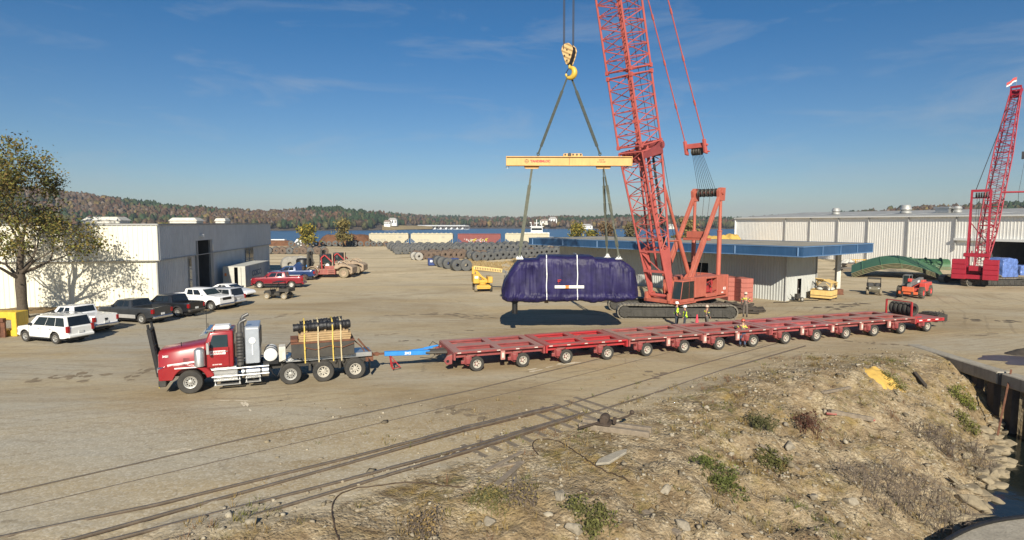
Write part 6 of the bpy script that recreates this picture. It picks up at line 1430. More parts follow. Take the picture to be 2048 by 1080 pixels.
# slings
def sling(name, a, b, w_, m, label, twist=False):
    mb = MB(); a = Vector(a); b = Vector(b); n = 10; d = (b - a)
    for k in range(n):
        p, q = a.lerp(b, k / n), a.lerp(b, (k + 1) / n); s = w_ * (1.0 if .12 < k / n < .85 else .62)
        mb.beam(p, q + d.normalized() * .01, s, s * .55, up=(math.cos(k * .5), math.sin(k * .5), 0) if twist else (0, 1, 0))
    mb.path([b + Vector((-.07, 0, .1)), b + Vector((-.08, 0, -.06)), b + Vector((0, 0, -.14)), b + Vector((.08, 0, -.06)), b + Vector((.07, 0, .1))], .035, 6)
    o = mb.build(name, m, None); return tag(o, label, "sling", "web slings of the lift")
hk = HKc + Vector((0.02, 0, -1.48))
sling("web_sling", hk + Vector((-.05, 0, .05)), (1.86, 42.4, 12.85), .20, M['slingdk'], "dark web sling from the hook to the left end of the yellow beam")
sling("web_sling", hk + Vector((.10, 0, .05)), (6.24, 42.4, 12.85), .20, M['slingdk'], "dark web sling from the hook to the right end of the yellow beam")
sling("web_sling", (1.42, 42.35, 11.86), (LC.x - 3.57, 41.75, LC.z + 3.30), .24, M['sling'], "olive sling hanging under the left of the beam to the load's near corner")
sling("web_sling", (1.44, 42.45, 11.86), (LC.x - 3.56, 43.6, LC.z + 3.30), .20, M['slingdk'], "darker sling close behind the olive one at the load's left end")
sling("web_sling", (6.48, 42.45, 11.86), (LC.x + 2.94, 43.6, LC.z + 3.30), .17, M['sling'], "sling at the load's right end dropping straight to the far corner", True)
sling("web_sling", (6.52, 42.35, 11.86), (LC.x + 3.46, 41.75, LC.z + 3.30), .19, M['sling'], "rightmost sling slanting outward to the load's near right corner", True)

# ---- counterweight slabs stacked behind the crane
cw = P(1462, 602); n_ = 0
for ci, (px, lab) in enumerate(((1467, "left"), (1492, "right"))):
    b_ = P(px, 601 if ci == 0 else 604)
    for k in range(5):
        w_ = 1.35 if ci == 0 else 1.35
        t = thing("counterweight_slab", "%s salmon counterweight slab in the %s stack behind the crane" % (("lowest", "second", "middle", "fourth", "topmost")[k], lab), "counterweight", (b_.x, b_.y + .5, k * .475), rad(8), "stacked counterweight slabs")
        mb = MB(); mb.bb(-w_ / 2, w_ / 2, -.5, 1.6, 0, .462); mb.build("slab", M['cwred'], t, bevel=.03)
        mb = MB(); mb.bb(w_ / 2 - .12 if ci == 0 else -w_ / 2 - .0, w_ / 2 + .0 if ci == 0 else -w_ / 2 + .12, -.56, -.5, .08, .38); mb.build("lifting_ear", M['cwred'], t, bevel=.02)

# ---- second crane, crimson
C2 = Vector((60.4, 76.2, 0)); c2a = rad(47)
K2 = thing("crawler_crane", "distant crimson crawler crane with raised lattice boom in front of the warehouse", "crane", C2, c2a)
iR2 = Matrix.Rotation(-c2a, 4, 'Z')
for off in (-2.0, 2.0):
    p = iR2 @ Vector((.6, off, 0)); track_unit(K2, Matrix.Translation(p) @ Matrix.Rotation(rad(1) - c2a, 4, 'Z'), 7.9, 1.0, 1.05, .34)
mb = MB(); mb.T = iR2; mb.bb(-1.5, 1.8, -1.6, 1.6, .3, .9); mb.lathe([(0, .9), (1.2, .9), (1.2, 1.2), (0, 1.2)], (0, 0, 0), 'z', 24); mb.build("car_body", M['trackside'], K2)
mb = MB(); mb.bb(-3.6, 1.6, -1.3, 1.3, 1.2, 1.5); mb.bb(-3.4, .8, -1.25, -.5, 1.5, 2.4); mb.bb(-3.4, .8, .5, 1.25, 1.5, 2.4); mb.bb(-3.3, -1.2, -.5, .5, 1.5, 2.0); mb.prism([(-3.4, 2.5), (-2.2, 2.5), (-2.2, 3.9), (-2.6, 4.1), (-3.4, 3.7)], -1.1, -.8); mb.prism([(-3.4, 2.5), (-2.2, 2.5), (-2.2, 3.9), (-2.6, 4.1), (-3.4, 3.7)], .8, 1.1); mb.bb(-3.5, -2.2, -1.3, 1.3, 3.7, 4.15)
for k in range(5): mb.box((-2.9, -1.0 + .5 * k, 4.28), (.5, .12, .3))
mb.build("machinery_house", M['crred2'], K2, bevel=.03)
for y0, y1 in ((-2.3, -.8), (.85, 2.3)):
    mb = MB()
    for k in range(4): mb.bb(-4.7, -3.2, y0, y1, .95 + k * .62, .95 + k * .62 + .60)
    mb.build("counterweight", M['crred2'], K2, bevel=.04)
mb = MB(); mb.bb(-4.4, -3.4, -.8, .85, 1.0, 1.5); mb.bb(-4.2, -3.4, -.6, .6, 2.0, 2.6); mb.build("counterweight_tray", M['crred2'], K2)
gz = Vector((-1.2, 0, 12.0))
mb = MB()
for y in (-.95, .95): mb.beam((-2.9, y, 3.9), (gz.x - .6, y, gz.z), .22, .3); mb.beam((-.2, y, 2.4), (gz.x - .4, y, gz.z - .2), .12, .16)
mb.beam((gz.x - .6, -1.05, gz.z), (gz.x - .6, 1.05, gz.z), .3, .3); mb.beam((gz.x - .6, -1.0, gz.z - .9), (gz.x - .6, 1.0, gz.z - .9), .12, .16)
mb.beam((-2.4, -.9, 5.4), (-1.9, .9, 8), .09, .09); mb.build("gantry", M['crred2'], K2)
mb = MB(); 
for k in range(5): mb.lathe([(.1, -.06), (.36, -.07), (.3, 0), (.36, .07), (.1, .06)], (gz.x - .6, -.5 + .25 * k, gz.z - .55), 'y', 14)
mb.build("gantry_sheaves", M['blacksteel'], K2)
F2 = Vector((1.5, 0, 1.8)); T2 = iR2 @ (Vector((70.8, 84.6, 26.4)) - C2); f_ = T2 - F2; b2 = f_.normalized(); l2 = Vector((0, 0, 1)).cross(b2).normalized(); d2 = b2.cross(l2).normalized()
def s2f(t, w_, d_): c_ = F2.lerp(T2, t); return [c_ + l2 * w_ / 2 + d2 * d_ / 2, c_ + l2 * w_ / 2 - d2 * d_ / 2, c_ - l2 * w_ / 2 - d2 * d_ / 2, c_ - l2 * w_ / 2 + d2 * d_ / 2]
for nm, t0, t1, a_, b_, n in (("boom_butt", 0, .22, (1.2, .4), (1.7, 1.7), 6), ("boom_section", .22, .66, (1.7, 1.7), (1.7, 1.7), 13), ("boom_tip", .66, .97, (1.7, 1.7), (1.15, .75), 10)):
    mb = MB(); a, b = s2f(t0, *a_), s2f(t1, *b_); mb.lattice(a, b, 0, 0, n, .085, .04)
    for k in range(4): mb.tube(b[k], b[(k + 1) % 4], .06, 6)
    mb.build(nm, M['crred2'], K2)
mb = MB(); e = s2f(.97, 1.15, .8); g = s2f(1.015, 1.25, .9)
mb.plate(e[0], e[1], g[1], g[0], .1); mb.plate(e[3], e[2], g[2], g[3], -.1); mb.beam(g[0], g[3], .2, .3); mb.beam(g[1], g[2], .2, .3); mb.plate(e[1], e[2], g[2], g[1], .06); mb.build("boom_head", M['crred2'], K2)
mb = MB()
for y in (-.6, .6): mb.tube(Vector((gz.x - .6, y, gz.z)), T2 + l2 * y * .6 - d2 * .5, .045, 6)
for y in (-.4, -.15, .15, .4): mb.tube(Vector((gz.x - .6, y, gz.z - .6)), Vector((-2.6, y, 3.0)), .025, 5)
mb.tube(F2.lerp(T2, .1), F2.lerp(T2, .96), .03, 5); mb.build("boom_rope", M['rope'], K2)
hc = s2f(.40, 1.7, 1.7)[3]; a = iR2 @ Vector((.85, -.52, 0))
mb = MB(); mb.tube(hc, hc + a * 4.2, .12, 8); mb.build("spreader_bar", M['crred2'], K2)
mb = MB()
for f in (1.8, 4.0): mb.tube(hc + a * f, F2.lerp(T2, .72) + a * 2.4, .02, 5); mb.tube(hc + a * f, hc + a * f + Vector((0, 0, -1.4)), .025, 5)
mb.box(tuple(F2.lerp(T2, .62) + a * 2.2), (.4, .4, 1.0)); mb.build("auxiliary_line", M['rope'], K2)
mb = MB(); mb.tube(T2, T2 + Vector((0, 0, 2.0)), .03, 5); fl = mb.build("flag_pole", M['alu'], K2)
for nm, c_, z0, z1 in (("flag_stripe", M['redtext'], 1.55, 1.95), ("flag_stripe", M['white'], 1.35, 1.55)):
    mb = MB(); q = iR2 @ Vector((-.9, .3, 0)); pts = []
    for k in range(6): pts.append(T2 + q * (k / 5) * 1.2 + Vector((0, .12 * math.sin(k * 1.3), -.75 * (k / 5) ** 1.3)))
    vs_ = [tuple(p + Vector((0, 0, z0))) for p in pts] + [tuple(p + Vector((0, 0, z1))) for p in pts]; mb.add(vs_, [(i, i + 1, i + 7, i + 6) for i in range(5)]); mb.build(nm, c_, fl)
# ================================================================ YARD MACHINES, GOODS, PEOPLE, SMALL THINGS
# ---- shipping container by the shed
cn = P(490.6, 575); cl = rad(98)
k_ = Vector((math.cos(cl), math.sin(cl), 0)); kx = Vector((k_.y, -k_.x, 0))
CT = thing("shipping_container", "grey shipping container with one door leaf ajar beside the white shed", "container", cn - kx * 2.44, cl)
M['contgrey'] = mat('container_grey', (0.40, 0.415, 0.42), 0.6, var=.12, scale=1, streak=(0.25, 0.24, 0.22)); M['conttop'] = mat('container_roof_cream', (0.47, 0.46, 0.41), 0.6, var=.1, scale=1)
mb = MB(); Lc, Wc, Hc = 11.2, 2.44, 2.62
def loc(x, y): return (x, y)     # x along the box, y negative to the yard side
for y, o in ((-Wc, (0, -1)), (0, (0, 1))):
    ribbed(mb, (0, y), (Lc, y), .16, Hc - .08, .28, .045, 0, o)
ribbed(mb, (Lc, -Wc), (Lc, 0), .16, Hc - .08, .28, .045, 0, (1, 0)); mb.build("side_panel", M['contgrey'], CT)
mb = MB()
for y in (-Wc, 0):
    mb.beam((0, y, .1), (Lc, y, .1), .12, .16); mb.beam((0, y, Hc - .04), (Lc, y, Hc - .04), .1, .1)
    for x in (0, Lc): mb.beam((x, y, .02), (x, y, Hc), .16, .16)
for x in (0, Lc): mb.beam((x, -Wc, .1), (x, 0, .1), .14, .16); mb.beam((x, -Wc, Hc - .05), (x, 0, Hc - .05), .14, .12)
mb.build("frame", M['conttop'], CT)
mb = MB(); mb.bb(.02, Lc, -Wc, 0, Hc - .02, Hc + .01); mb.build("roof", M['conttop'], CT)
mb = MB(); mb.bb(.1, Lc - .1, -Wc + .1, -.1, .12, .18); mb.build("floor", M['wood_old'], CT)
for nm, y0, y1, x in (("door", -.02, -1.22, -.03), ("door", -1.66, -2.42, -.06)):
    mb = MB(); mb.bb(x - .03, x + .03, y1, y0, .2, Hc - .1)
    for k in range(4): mb.bb(x - .05, x - .03, y1 + .06, (y0 + y1) / 2 - .03, .26 + k * .57, .72 + k * .57); mb.bb(x - .05, x - .03, (y0 + y1) / 2 + .03, y0 - .06, .26 + k * .57, .72 + k * .57)
    d = mb.build(nm, M['conttop'], CT)
    mb = MB(); mb.tube((x - .07, (y0 + y1) / 2, .2), (x - .07, (y0 + y1) / 2, Hc - .1), .025, 6); mb.build("lock_bar", M['alu'], d)
    if y0 > -1:
        mb = MB(); mb.bb(x - .06, x - .052, -.34, -.10, 1.45, 1.8); mb.build("warning_label", M['orange'], d)
text("container_lettering", "COSCO", 1.05, mat('dark_blue_lettering', (0.03, 0.06, 0.13), .5), CT, frame_mat((5.0, -Wc - .052, 1.45), (1, 0, 0), (0, 0, 1)), sx=1.15, bold=.02)

# ---- side-by-side utility buggies
def utv(label, loc, rz, body, group="utility buggies"):
    t = thing("utility_buggy", label, "buggy", loc, rz, group)
    mb = MB(); mb.prism([(1.35, .62), (1.25, .88), (.55, .98), (.5, .40), (1.2, .36)], -.55, .55); mb.prism([(.5, .36), (.5, .45), (-1.3, .45), (-1.3, .36)], -.5, .5); mb.bb(-.45, .15, -.62, .62, .40, .68); mb.build("body", body, t, bevel=.04)
    mb = MB(); mb.bb(-1.5, -.5, -.68, .68, .78, .84); mb.bb(-1.5, -.5, -.70, -.64, .78, 1.14); mb.bb(-1.5, -.5, .64, .70, .78, 1.14); mb.bb(-.54, -.48, -.7, .7, .78, 1.14); mb.bb(-1.54, -1.48, -.7, .7, .78, 1.14); mb.build("cargo_bed", M['blacksteel'], t, bevel=.015)
    mb = MB()
    for y in (-.32, .32): mb.bb(-.4, .05, y - .26, y + .26, .68, .80); mb.beam((-.38, y, .75), (-.50, y, 1.25), .48, .12, up=(1, 0, 0))
    mb.build("seat", M['plastic'], t, bevel=.03)
    mb = MB()
    for y in (-.62, .62):
        mb.path([(.55, y, .9), (.22, y, 1.72), (-.45, y, 1.78), (-.58, y, 1.1), (-.55, y, .5)], .03, 6); mb.tube((-.45, y, 1.78), (-.5, y, .6), .03, 6)
    mb.tube((.22, -.62, 1.72), (.22, .62, 1.72), .03, 6); mb.tube((-.45, -.62, 1.78), (-.45, .62, 1.78), .03, 6); mb.build("roll_cage", M['black'], t)
    mb = MB(); mb.bb(-.62, .30, -.66, .66, 1.78, 1.83); mb.build("roof", M['plastic'], t, bevel=.02)
    mb = MB(); mb.path([(.35, .32 + .17 * math.cos(a), 1.08 + .17 * math.sin(a)) for a in np.linspace(0, 6.28, 12)], .018, 6); mb.build("steering_wheel", M['black'], t)
    for y in (-.4, .4):
        mb = MB(); mb.box((1.28, y, .80), (.1, .2, .1)); mb.build("headlight", M['headlamp'], t, bevel=.02)
    for x in (.92, -1.0):
        for y in (-1, 1): wheel(t, (x, y * .62, .33), .33, .24, y, 'rim_white', 'tyre_mud', spokes=5, n=18)
    return t
p = P(545, 599); utv("mud splashed dark buggy with a cargo bed parked in front of the maroon pickup", (p.x + .3, p.y + .8, 0), rad(172), M['blacksteel'])
p = P(1757, 591); utv("mud spattered roofed buggy parked in front of the pile of green panels", (p.x + .2, p.y + 1.2, 0), rad(-120), mat('dusty_camo_body', (0.13, 0.115, 0.08), .8, var=.35, scale=3))

# ---- heavy red forklifts
M['liftred'] = mat('dusty_forklift_red', (0.27, 0.050, 0.048), .65, var=.25, scale=1.5, dust=(0.36, 0.27, 0.19), dustamt=.8, streak=(0.30, 0.17, 0.12)); M['lifttan'] = mat('mud_caked_counterweight', (0.33, 0.25, 0.175), .9, var=.22, scale=1.6, bump=.4)
def forklift(label, loc, rz):
    t = thing("heavy_forklift", label, "forklift", loc, rz, "heavy forklifts")
    mb = MB(); mb.bb(-1.2, 2.6, -1.15, 1.15, .50, 1.28); mb.bb(-1.2, .4, -.95, .95, 1.28, 1.75)
    for k in range(3): mb.bb(-1.1, -.2, 1.15, 1.30, .58 + k * .24, .66 + k * .24); mb.bb(-1.1, -.2, -1.30, -1.15, .58 + k * .24, .66 + k * .24)
    mb.build("chassis", M['liftred'], t, bevel=.04)
    mb = MB(); mb.prism([(-1.0, 1.3), (-1.2, 1.85), (-2.2, 1.95), (-3.3, 1.8), (-3.75, 1.55), (-3.75, .7), (-3.5, .6), (-3.45, 1.35), (-2.9, 1.62), (-2.1, 1.62), (-1.55, 1.3)], -1.25, 1.25); mb.bb(-3.5, -1.2, -.6, .6, .5, 1.5); mb.build("counterweight", M['lifttan'], t, bevel=.07)
    mb = MB(); mb.prism([(-1.1, 1.75), (-1.0, 2.15), (-2.4, 2.05), (-2.9, 1.85)], -.7, .7); mb.path([(-1.5, .8, 2.0), (-2.0, .85, 2.45), (-2.6, .8, 2.3), (-3.0, .8, 1.9)], .10, 8); mb.path([(-1.5, -.8, 2.0), (-2.0, -.85, 2.45), (-2.6, -.8, 2.3), (-3.0, -.8, 1.9)], .10, 8); mb.build("engine_hood", M['lifttan'], t, bevel=.05, smooth=40)
    mb = MB(); mb.tube((-.75, .85, 1.7), (-.75, .85, 3.6), .10, 10); mb.build("exhaust_pipe", M['lifttan'], t)
    mb = MB()
    for y in (-.8, .8):
        for x in (-.4, 1.1): mb.beam((x, y, 1.3), (x, y, 3.25), .09, .09)
        mb.beam((-.4, y, 2.2), (1.1, y, 2.2), .08, .08); mb.bb(-.36, .35, y - .03, y + .03, 1.32, 2.15)
    mb.bb(-.5, 1.25, -.9, .9, 3.25, 3.34); cab = mb.build("cab", M['plastic'], t, bevel=.015)
    mb = MB(); mb.bb(-.36, 1.06, .76, .79, 2.25, 3.2); mb.bb(-.36, 1.06, -.79, -.76, 2.25, 3.2); mb.build("cab_glass", M['glass_lt'], cab)
    mb = MB(); mb.lathe([(0, -.01), (.28, -.01), (.28, .01), (0, .01)], (0.0, .85, 1.8), 'y', 20); mb.build("door_emblem", M['white'], cab)
    for y in (-.95, .95):
        mb = MB(); mb.beam((.75, y, 1.3), (.85, y, 2.9), .16, .18); mb.beam((.85, y, 2.9), (.35, y, 3.3), .16, .18); mb.beam((.3, y, 3.3), (-.75, y, 2.3), .14, .16); mb.build("guard_arch", M['trred2'], t, bevel=.02)
    mb = MB(); mb.lathe([(.28, -1.0), (.30, -.9), (.30, .9), (.28, 1.0)], (1.55, 0, 1.55), 'y', 14); mb.bb(1.2, 2.6, -.9, .9, 1.28, 1.5); mb.build("tilt_cylinder", M['lifttan'], t)
    mb = MB()
    for y in (-.75, -.45, .45, .75): mb.beam((2.95, y, .3), (2.85, y, 3.75), .14, .26)
    for z in (.6, 1.6, 2.7, 3.7): mb.beam((2.9, -.8, z), (2.9, .8, z), .2, .14)
    mb.bb(3.05, 3.15, -1.2, 1.2, .35, .55); mb.bb(3.05, 3.15, -1.2, 1.2, 1.1, 1.3)
    for y in (-.6, .6): mb.bb(3.1, 5.0, y - .12, y + .12, .12, .2); mb.bb(3.08, 3.2, y - .12, y + .12, .12, 1.2)
    for k in range(4): mb.path([(2.7, -.3 + .2 * k, 1.2), (2.3, -.3 + .2 * k, 2.2), (2.75, -.3 + .2 * k, 3.2)], .03, 5)
    mb.build("mast", M['blacksteel'], t)
    for y in (-1, 1):
        mb = MB(); arc = [(2.0 + .98 * math.cos(a), .74 + .98 * math.sin(a)) for a in np.linspace(.2, 2.9, 9)]; arc2 = [(2.0 + .88 * math.cos(a), .74 + .88 * math.sin(a)) for a in np.linspace(2.9, .2, 9)]; mb.prism(arc + arc2, y * .9, y * 1.5); mb.build("front_mudguard", M['lifttan'], t, smooth=40)
        mb = MB(); mb.box((1.3, y * 1.2, 1.62), (.14, .22, .22)); mb.build("work_lamp", M['headlamp'], t, bevel=.03)
        wheel(t, (2.0, y * 1.22, .74), .74, .5, y, 'lifttan', 'tyre_mud', rim_r=.55); wheel(t, (-2.45, y * 1.02, .74), .74, .45, y, 'lifttan', 'tyre_mud', rim_r=.55)
    return t
p = P(689, 555.8); f1_ = forklift("dusty red heavy forklift parked nearest behind the navy pickup", (p.x - 2.45, p.y + 1.0, 0), rad(178))
p2 = P(711.6, 549.7); copy_tree(f1_, loc=(p2.x - 2.45, p2.y + 1.0, 0), rz=rad(179), label="second dusty red heavy forklift half hidden behind the first, farther right")

# ---- telehandler
p = P(1843, 597); ha = rad(222); hv, hl2 = heading(ha); c_ = p - hl2 * 1.0 - hv * 1.45
t = thing("telehandler", "red and grey telescopic handler with red wheel centres near the buggy", "telehandler", (c_.x, c_.y, 0), ha)
M['telered'] = mat('telehandler_red', (0.55, 0.05, 0.04), .5, var=.12, dust=(.4, .2, .15), dustamt=.35); M['telegrey'] = mat('telehandler_grey', (0.12, 0.125, 0.13), .55, var=.15, dust=(.3, .27, .2), dustamt=.3)
mb = MB(); mb.bb(-2.2, 1.6, -.55, .55, .5, .95); mb.bb(-2.2, .3, .45, 1.05, .62, 1.55); mb.prism([(-2.3, .7), (-2.3, 1.7), (-1.2, 1.75), (-.9, .9)], -1.0, .5); mb.build("chassis", M['telered'], t, bevel=.05)
mb = MB(); mb.bb(-.6, .8, -1.05, -.35, .75, 1.35); mb.bb(-.55, .6, -1.0, -.40, 2.25, 2.33)
for x in (-.55, .6):
    for y in (-1.0, -.42): mb.beam((x, y, 1.3), (x * .9, y, 2.3), .07, .07)
cab = mb.build("cab", M['telegrey'], t, bevel=.02)
mb = MB(); mb.bb(-.5, .56, -.99, -.97, 1.38, 2.22); mb.bb(.57, .59, -.96, -.45, 1.38, 2.22); mb.build("cab_glass", M['glass_lt'], cab)
mb = MB(); mb.beam((-2.2, .05, 1.75), (2.3, .05, 1.5), .42, .46); mb.beam((2.2, .05, 1.5), (2.5, .05, .75), .40, .40); mb.build("boom", M['telegrey'], t, bevel=.04)
mb = MB(); mb.box((-.2, .27, 1.66), (.7, .02, .22), ry=rad(3)); mb.build("white_emblem", M['white'], t)
mb = MB(); mb.bb(2.5, 2.62, -.85, .9, .45, .75); mb.bb(2.55, 2.75, -.5, .55, .75, 1.25); mb.build("fork_carriage", mat('orange_carriage', (0.62, 0.13, 0.05), .5), t, bevel=.02)
for y in (-.45, .45):
    mb = MB(); mb.bb(2.6, 3.7, y - .07, y + .07, .40, .46); mb.bb(2.6, 2.7, y - .07, y + .07, .40, 1.1); mb.build("fork", M['blacksteel'], t)
mb = MB(); mb.box((2.4, .1, 1.95), (.4, .35, .35)); mb.build("boom_head_lamp", M['telered'], t, bevel=.05)
M['redrim'] = mat('red_wheel_centre', (0.55, 0.045, 0.04), .5, var=.15)
for x in (1.45, -1.45):
    for y in (-1, 1):
        w_ = wheel(t, (x, y * 1.0, .60), .60, .42, y, 'redrim', 'tyre_dusty', n=24, rim_r=.5)
        mb = MB()
        for k in range(16):
            a = k * math.pi / 8
            for s_ in (-1, 1): mb.box((.60 * math.cos(a + s_ * .1), s_ * .1, .60 * math.sin(a + s_ * .1)), (.08, .2, .06), ry=-a - s_ * .1, rz=0)
        mb.build("tyre_tread", M['tyre_dusty'], w_)
# ---- yellow boom lift
p = P(947, 584); t = thing("boom_lift", "yellow articulated boom lift with folded boom beside the suspended load", "boom lift", (p.x + .95, p.y + 1.3, 0), rad(-80))
mb = MB(); mb.bb(-1.3, 1.3, -.75, .75, .42, .78); mb.bb(1.2, 1.45, -.85, .85, .36, .70); mb.bb(1.45, 1.5, -.7, .7, .5, .62); mb.lathe([(0, .78), (.5, .78), (.5, .95), (0, .95)], (0, 0, 0), 'z', 20); mb.build("chassis", M['yellow'], t, bevel=.03)
mb = MB(); mb.bb(-1.2, 1.0, -1.15, -.45, .95, 2.0); mb.bb(-1.2, .7, .6, 1.15, .95, 1.7); mb.bb(-1.0, .5, -.45, .6, .95, 1.3); mb.build("turntable_cover", M['yellow'], t, bevel=.06)
mb = MB(); mb.bb(1.0, 1.01, -1.0, -.6, 1.55, 1.8); mb.build("white_label", M['white'], t)
mb = MB(); a = Vector((-.1, -1.0, 2.75)); b = Vector((.5, 2.3, 2.38)); mb.beam((-.3, .3, 1.2), (-.2, -.95, 2.6), .22, .26); mb.beam((-.1, .6, 1.2), (-.1, -.7, 2.1), .16, .2); mb.beam((-.1, -1.05, 2.0), (-.1, -1.05, 2.85), .3, .3); mb.build("lower_arm", M['yellow'], t, bevel=.02)
mb = MB(); mb.beam(a, b, .30, .44); bm_ = mb.build("boom", M['paleyel'], t, bevel=.02)
mb = MB(); d_ = (b - a)
for k in range(16): q = a + d_ * (.06 + .058 * k) + Vector((.165, .02, -.02)); mb.box(q, (.02, .09, .26), rz=rad(-10))
mb.build("boom_slots", M['blacksteel'], bm_)
mb = MB(); mb.beam(b, b + Vector((.1, .35, -.15)), .2, .3); bx0 = b + Vector((.2, .75, -1.7))
for dx in (-.4, .4):
    for dy in (-.5, 0, .5): mb.tube(bx0 + Vector((dx, dy, 0)), bx0 + Vector((dx, dy, 1.1)), .025, 6)
for z in (.0, .55, 1.1):
    for dx in (-.4, .4): mb.tube(bx0 + Vector((dx, -.5, z)), bx0 + Vector((dx, .5, z)), .025, 6)
    for dy in (-.5, .5): mb.tube(bx0 + Vector((-.4, dy, z)), bx0 + Vector((.4, dy, z)), .025, 6)
mb.bb(bx0.x - .42, bx0.x + .42, bx0.y - .52, bx0.y + .52, bx0.z - .03, bx0.z + .03); mb.bb(bx0.x - .1, bx0.x + .45, bx0.y - .5, bx0.y - .2, bx0.z + .6, bx0.z + 1.15); mb.beam(b + Vector((0, .5, -.1)), bx0 + Vector((-.1, -.4, 0)), .16, .16); mb.build("basket", M['telegrey'], t)
for x in (-1.05, 1.05):
    for y in (-1, 1): wheel(t, (x, y * .88, .42), .42, .30, y, 'rim_white', 'tyre_mud' if y < 0 else 'tyre', n=20)

# ---- steel coils
M['coil'] = mat('dark_grey_steel_coil', (0.085, 0.086, 0.084), .62, .12, var=.25, scale=1.5); M['coil_rust'] = mat('rusty_brown_steel_coil', (0.125, 0.088, 0.064), .75, .15, var=.3, scale=2); M['coil_pale'] = mat('pale_galvanised_coil', (0.30, 0.285, 0.255), .6, .1, var=.2, scale=2)
def coil_mesh(r, ln, m):
    mb = MB(); mb.lathe([(r * .30, -ln / 2), (r * .55, -ln / 2 - .02), (r * .8, -ln / 2), (r * .97, -ln / 2 + .015), (r, -ln / 2 + .06), (r, -.2), (r * 1.008, -.19), (r * 1.008, -.09), (r, -.08), (r, ln / 2 - .06), (r * .97, ln / 2 - .015), (r * .8, ln / 2), (r * .30, ln / 2)], (0, 0, 0), 'y', 28, loop=True)
    return mb.build("steel_coil", m, None, smooth=30)
CPROT = {}
def coil(pos, r=.95, ln=1.5, m='coil', label="", group="", rz=rad(17)):
    k = (r, ln, m)
    if k not in CPROT: o = CPROT[k] = coil_mesh(r, ln, M[m])
    else: o = CPROT[k].copy(); COL.objects.link(o)
    o.location = (pos[0], pos[1], r); o.rotation_euler = (0, R.uniform(0, 6.28), rz + R.uniform(-.08, .08)); tag(o, label, "steel coil", group)
def row(a, b, n, back=0, **kw):
    a, b = P(*a), P(*b); d = (b - a)
    for i in range(n):
        q = a + d * (i / max(1, n - 1)) + Vector((R.uniform(-.12, .12), back + R.uniform(-.25, .25) + .8, 0))
        kk = dict(kw); 
        if 'mix' in kk: kk['m'] = 'coil_rust' if R.random() < kk.pop('mix') else 'coil'
        if 'vr' in kk: kk['r'] = R.choice(kk.pop('vr'))
        coil(q, **kk)
row((581, 493), (796, 492.7), 18, m='coil', mix=.12, vr=(.88, .98), label="grey steel coil in the farthest single row along the lakeshore", group="coils in the lakeshore row")
row((536, 508), (648, 509), 9, mix=.65, r=.86, label="dark steel coil in the short double row behind the shipping container", group="coils behind the container")
row((541, 506.5), (640, 506.5), 8, back=2.2, mix=.65, r=.86, label="dark steel coil in the short double row behind the shipping container", group="coils behind the container")
for k in range(4):
    row((795 - k * 5, 509 - k * 3.4), (1084 + k * 2, 499.5 - k * 1.6), 23, back=0, m='coil', vr=(.98, 1.06), label="grey steel coil in the big field of coils before the hopper wagons", group="coils in the main field", **({} if k < 3 else {}))
row((953, 523), (1130, 509), 17, vr=(.95, 1.02), mix=.15, label="dark steel coil in the middle rows behind the dry grass patch", group="coils in the middle rows")
row((940, 519), (1122, 506), 17, vr=(.95, 1.02), mix=.2, label="dark steel coil in the middle rows behind the dry grass patch", group="coils in the middle rows")
row((832, 519), (921, 518), 9, m='coil_rust', vr=(.9, 1.0), label="rusty brown steel coil behind the blue skip", group="rusty coils behind the skip")
row((850, 516), (925, 515), 7, m='coil_rust', vr=(.9, 1.0), label="rusty brown steel coil behind the blue skip", group="rusty coils behind the skip")
row((829, 519), (838, 520), 2, back=-1.6, m='coil_pale', r=.85, label="pale galvanised coil at the left end of the rusty row", group="pale coils by the skip")
for px, py in ((912, 542), (931, 542), (895, 538), (883, 535), (874, 532)):
    q = P(px, py); coil((q.x, q.y + .8), .95, 1.6, 'coil', "grey steel coil in the small group in front of the blue skip", "coils before the skip")
for px, py in ((564, 546), (577, 545), (590, 544)):
    q = P(px, py); coil((q.x, q.y + 3), 1.22, 1.5, 'coil_pale', "large pale coil standing behind the navy pickup and forklift", "large pale coils", rz=rad(30))
# ---- blue skip
p = P(857, 532); t = thing("scrap_skip", "blue open steel skip between the rusty coils and the grey coils", "skip", (p.x, p.y, 0), rad(12))
M['skipblue'] = mat('skip_blue', (0.02, 0.045, 0.17), .55, var=.2, scale=1.5)
mb = MB(); Ls, Ws, Hs = 5.6, 2.2, 1.25
mb.plate((0, 0, .12), (Ls, 0, .12), (Ls, 0, Hs), (0, 0, Hs), -.05); mb.plate((0, Ws, .12), (Ls, Ws, .12), (Ls, Ws, Hs), (0, Ws, Hs), .05); mb.plate((0, 0, .12), (0, Ws, .12), (0, Ws, Hs), (0, 0, Hs), .05); mb.plate((Ls, 0, .12), (Ls, Ws, .12), (Ls, Ws, Hs), (Ls, 0, Hs), -.05); mb.bb(0, Ls, 0, Ws, .1, .16)
for k in range(8): mb.bb(.3 + k * .7, .38 + k * .7, -.07, 0, .12, Hs)
mb.beam((0, -.03, Hs), (Ls, -.03, Hs), .1, .1); mb.beam((0, Ws, Hs), (Ls, Ws, Hs), .1, .1); mb.beam((0, 0, Hs), (0, Ws, Hs), .1, .1); mb.beam((Ls, 0, Hs), (Ls, Ws, Hs), .1, .1); mb.build("skip_body", M['skipblue'], t)
for x in (.3, 4.3):
    mb = MB(); mb.bb(x, x + .42, -.085, -.075, .7, 1.1); mb.build("white_sticker", M['white'], t)

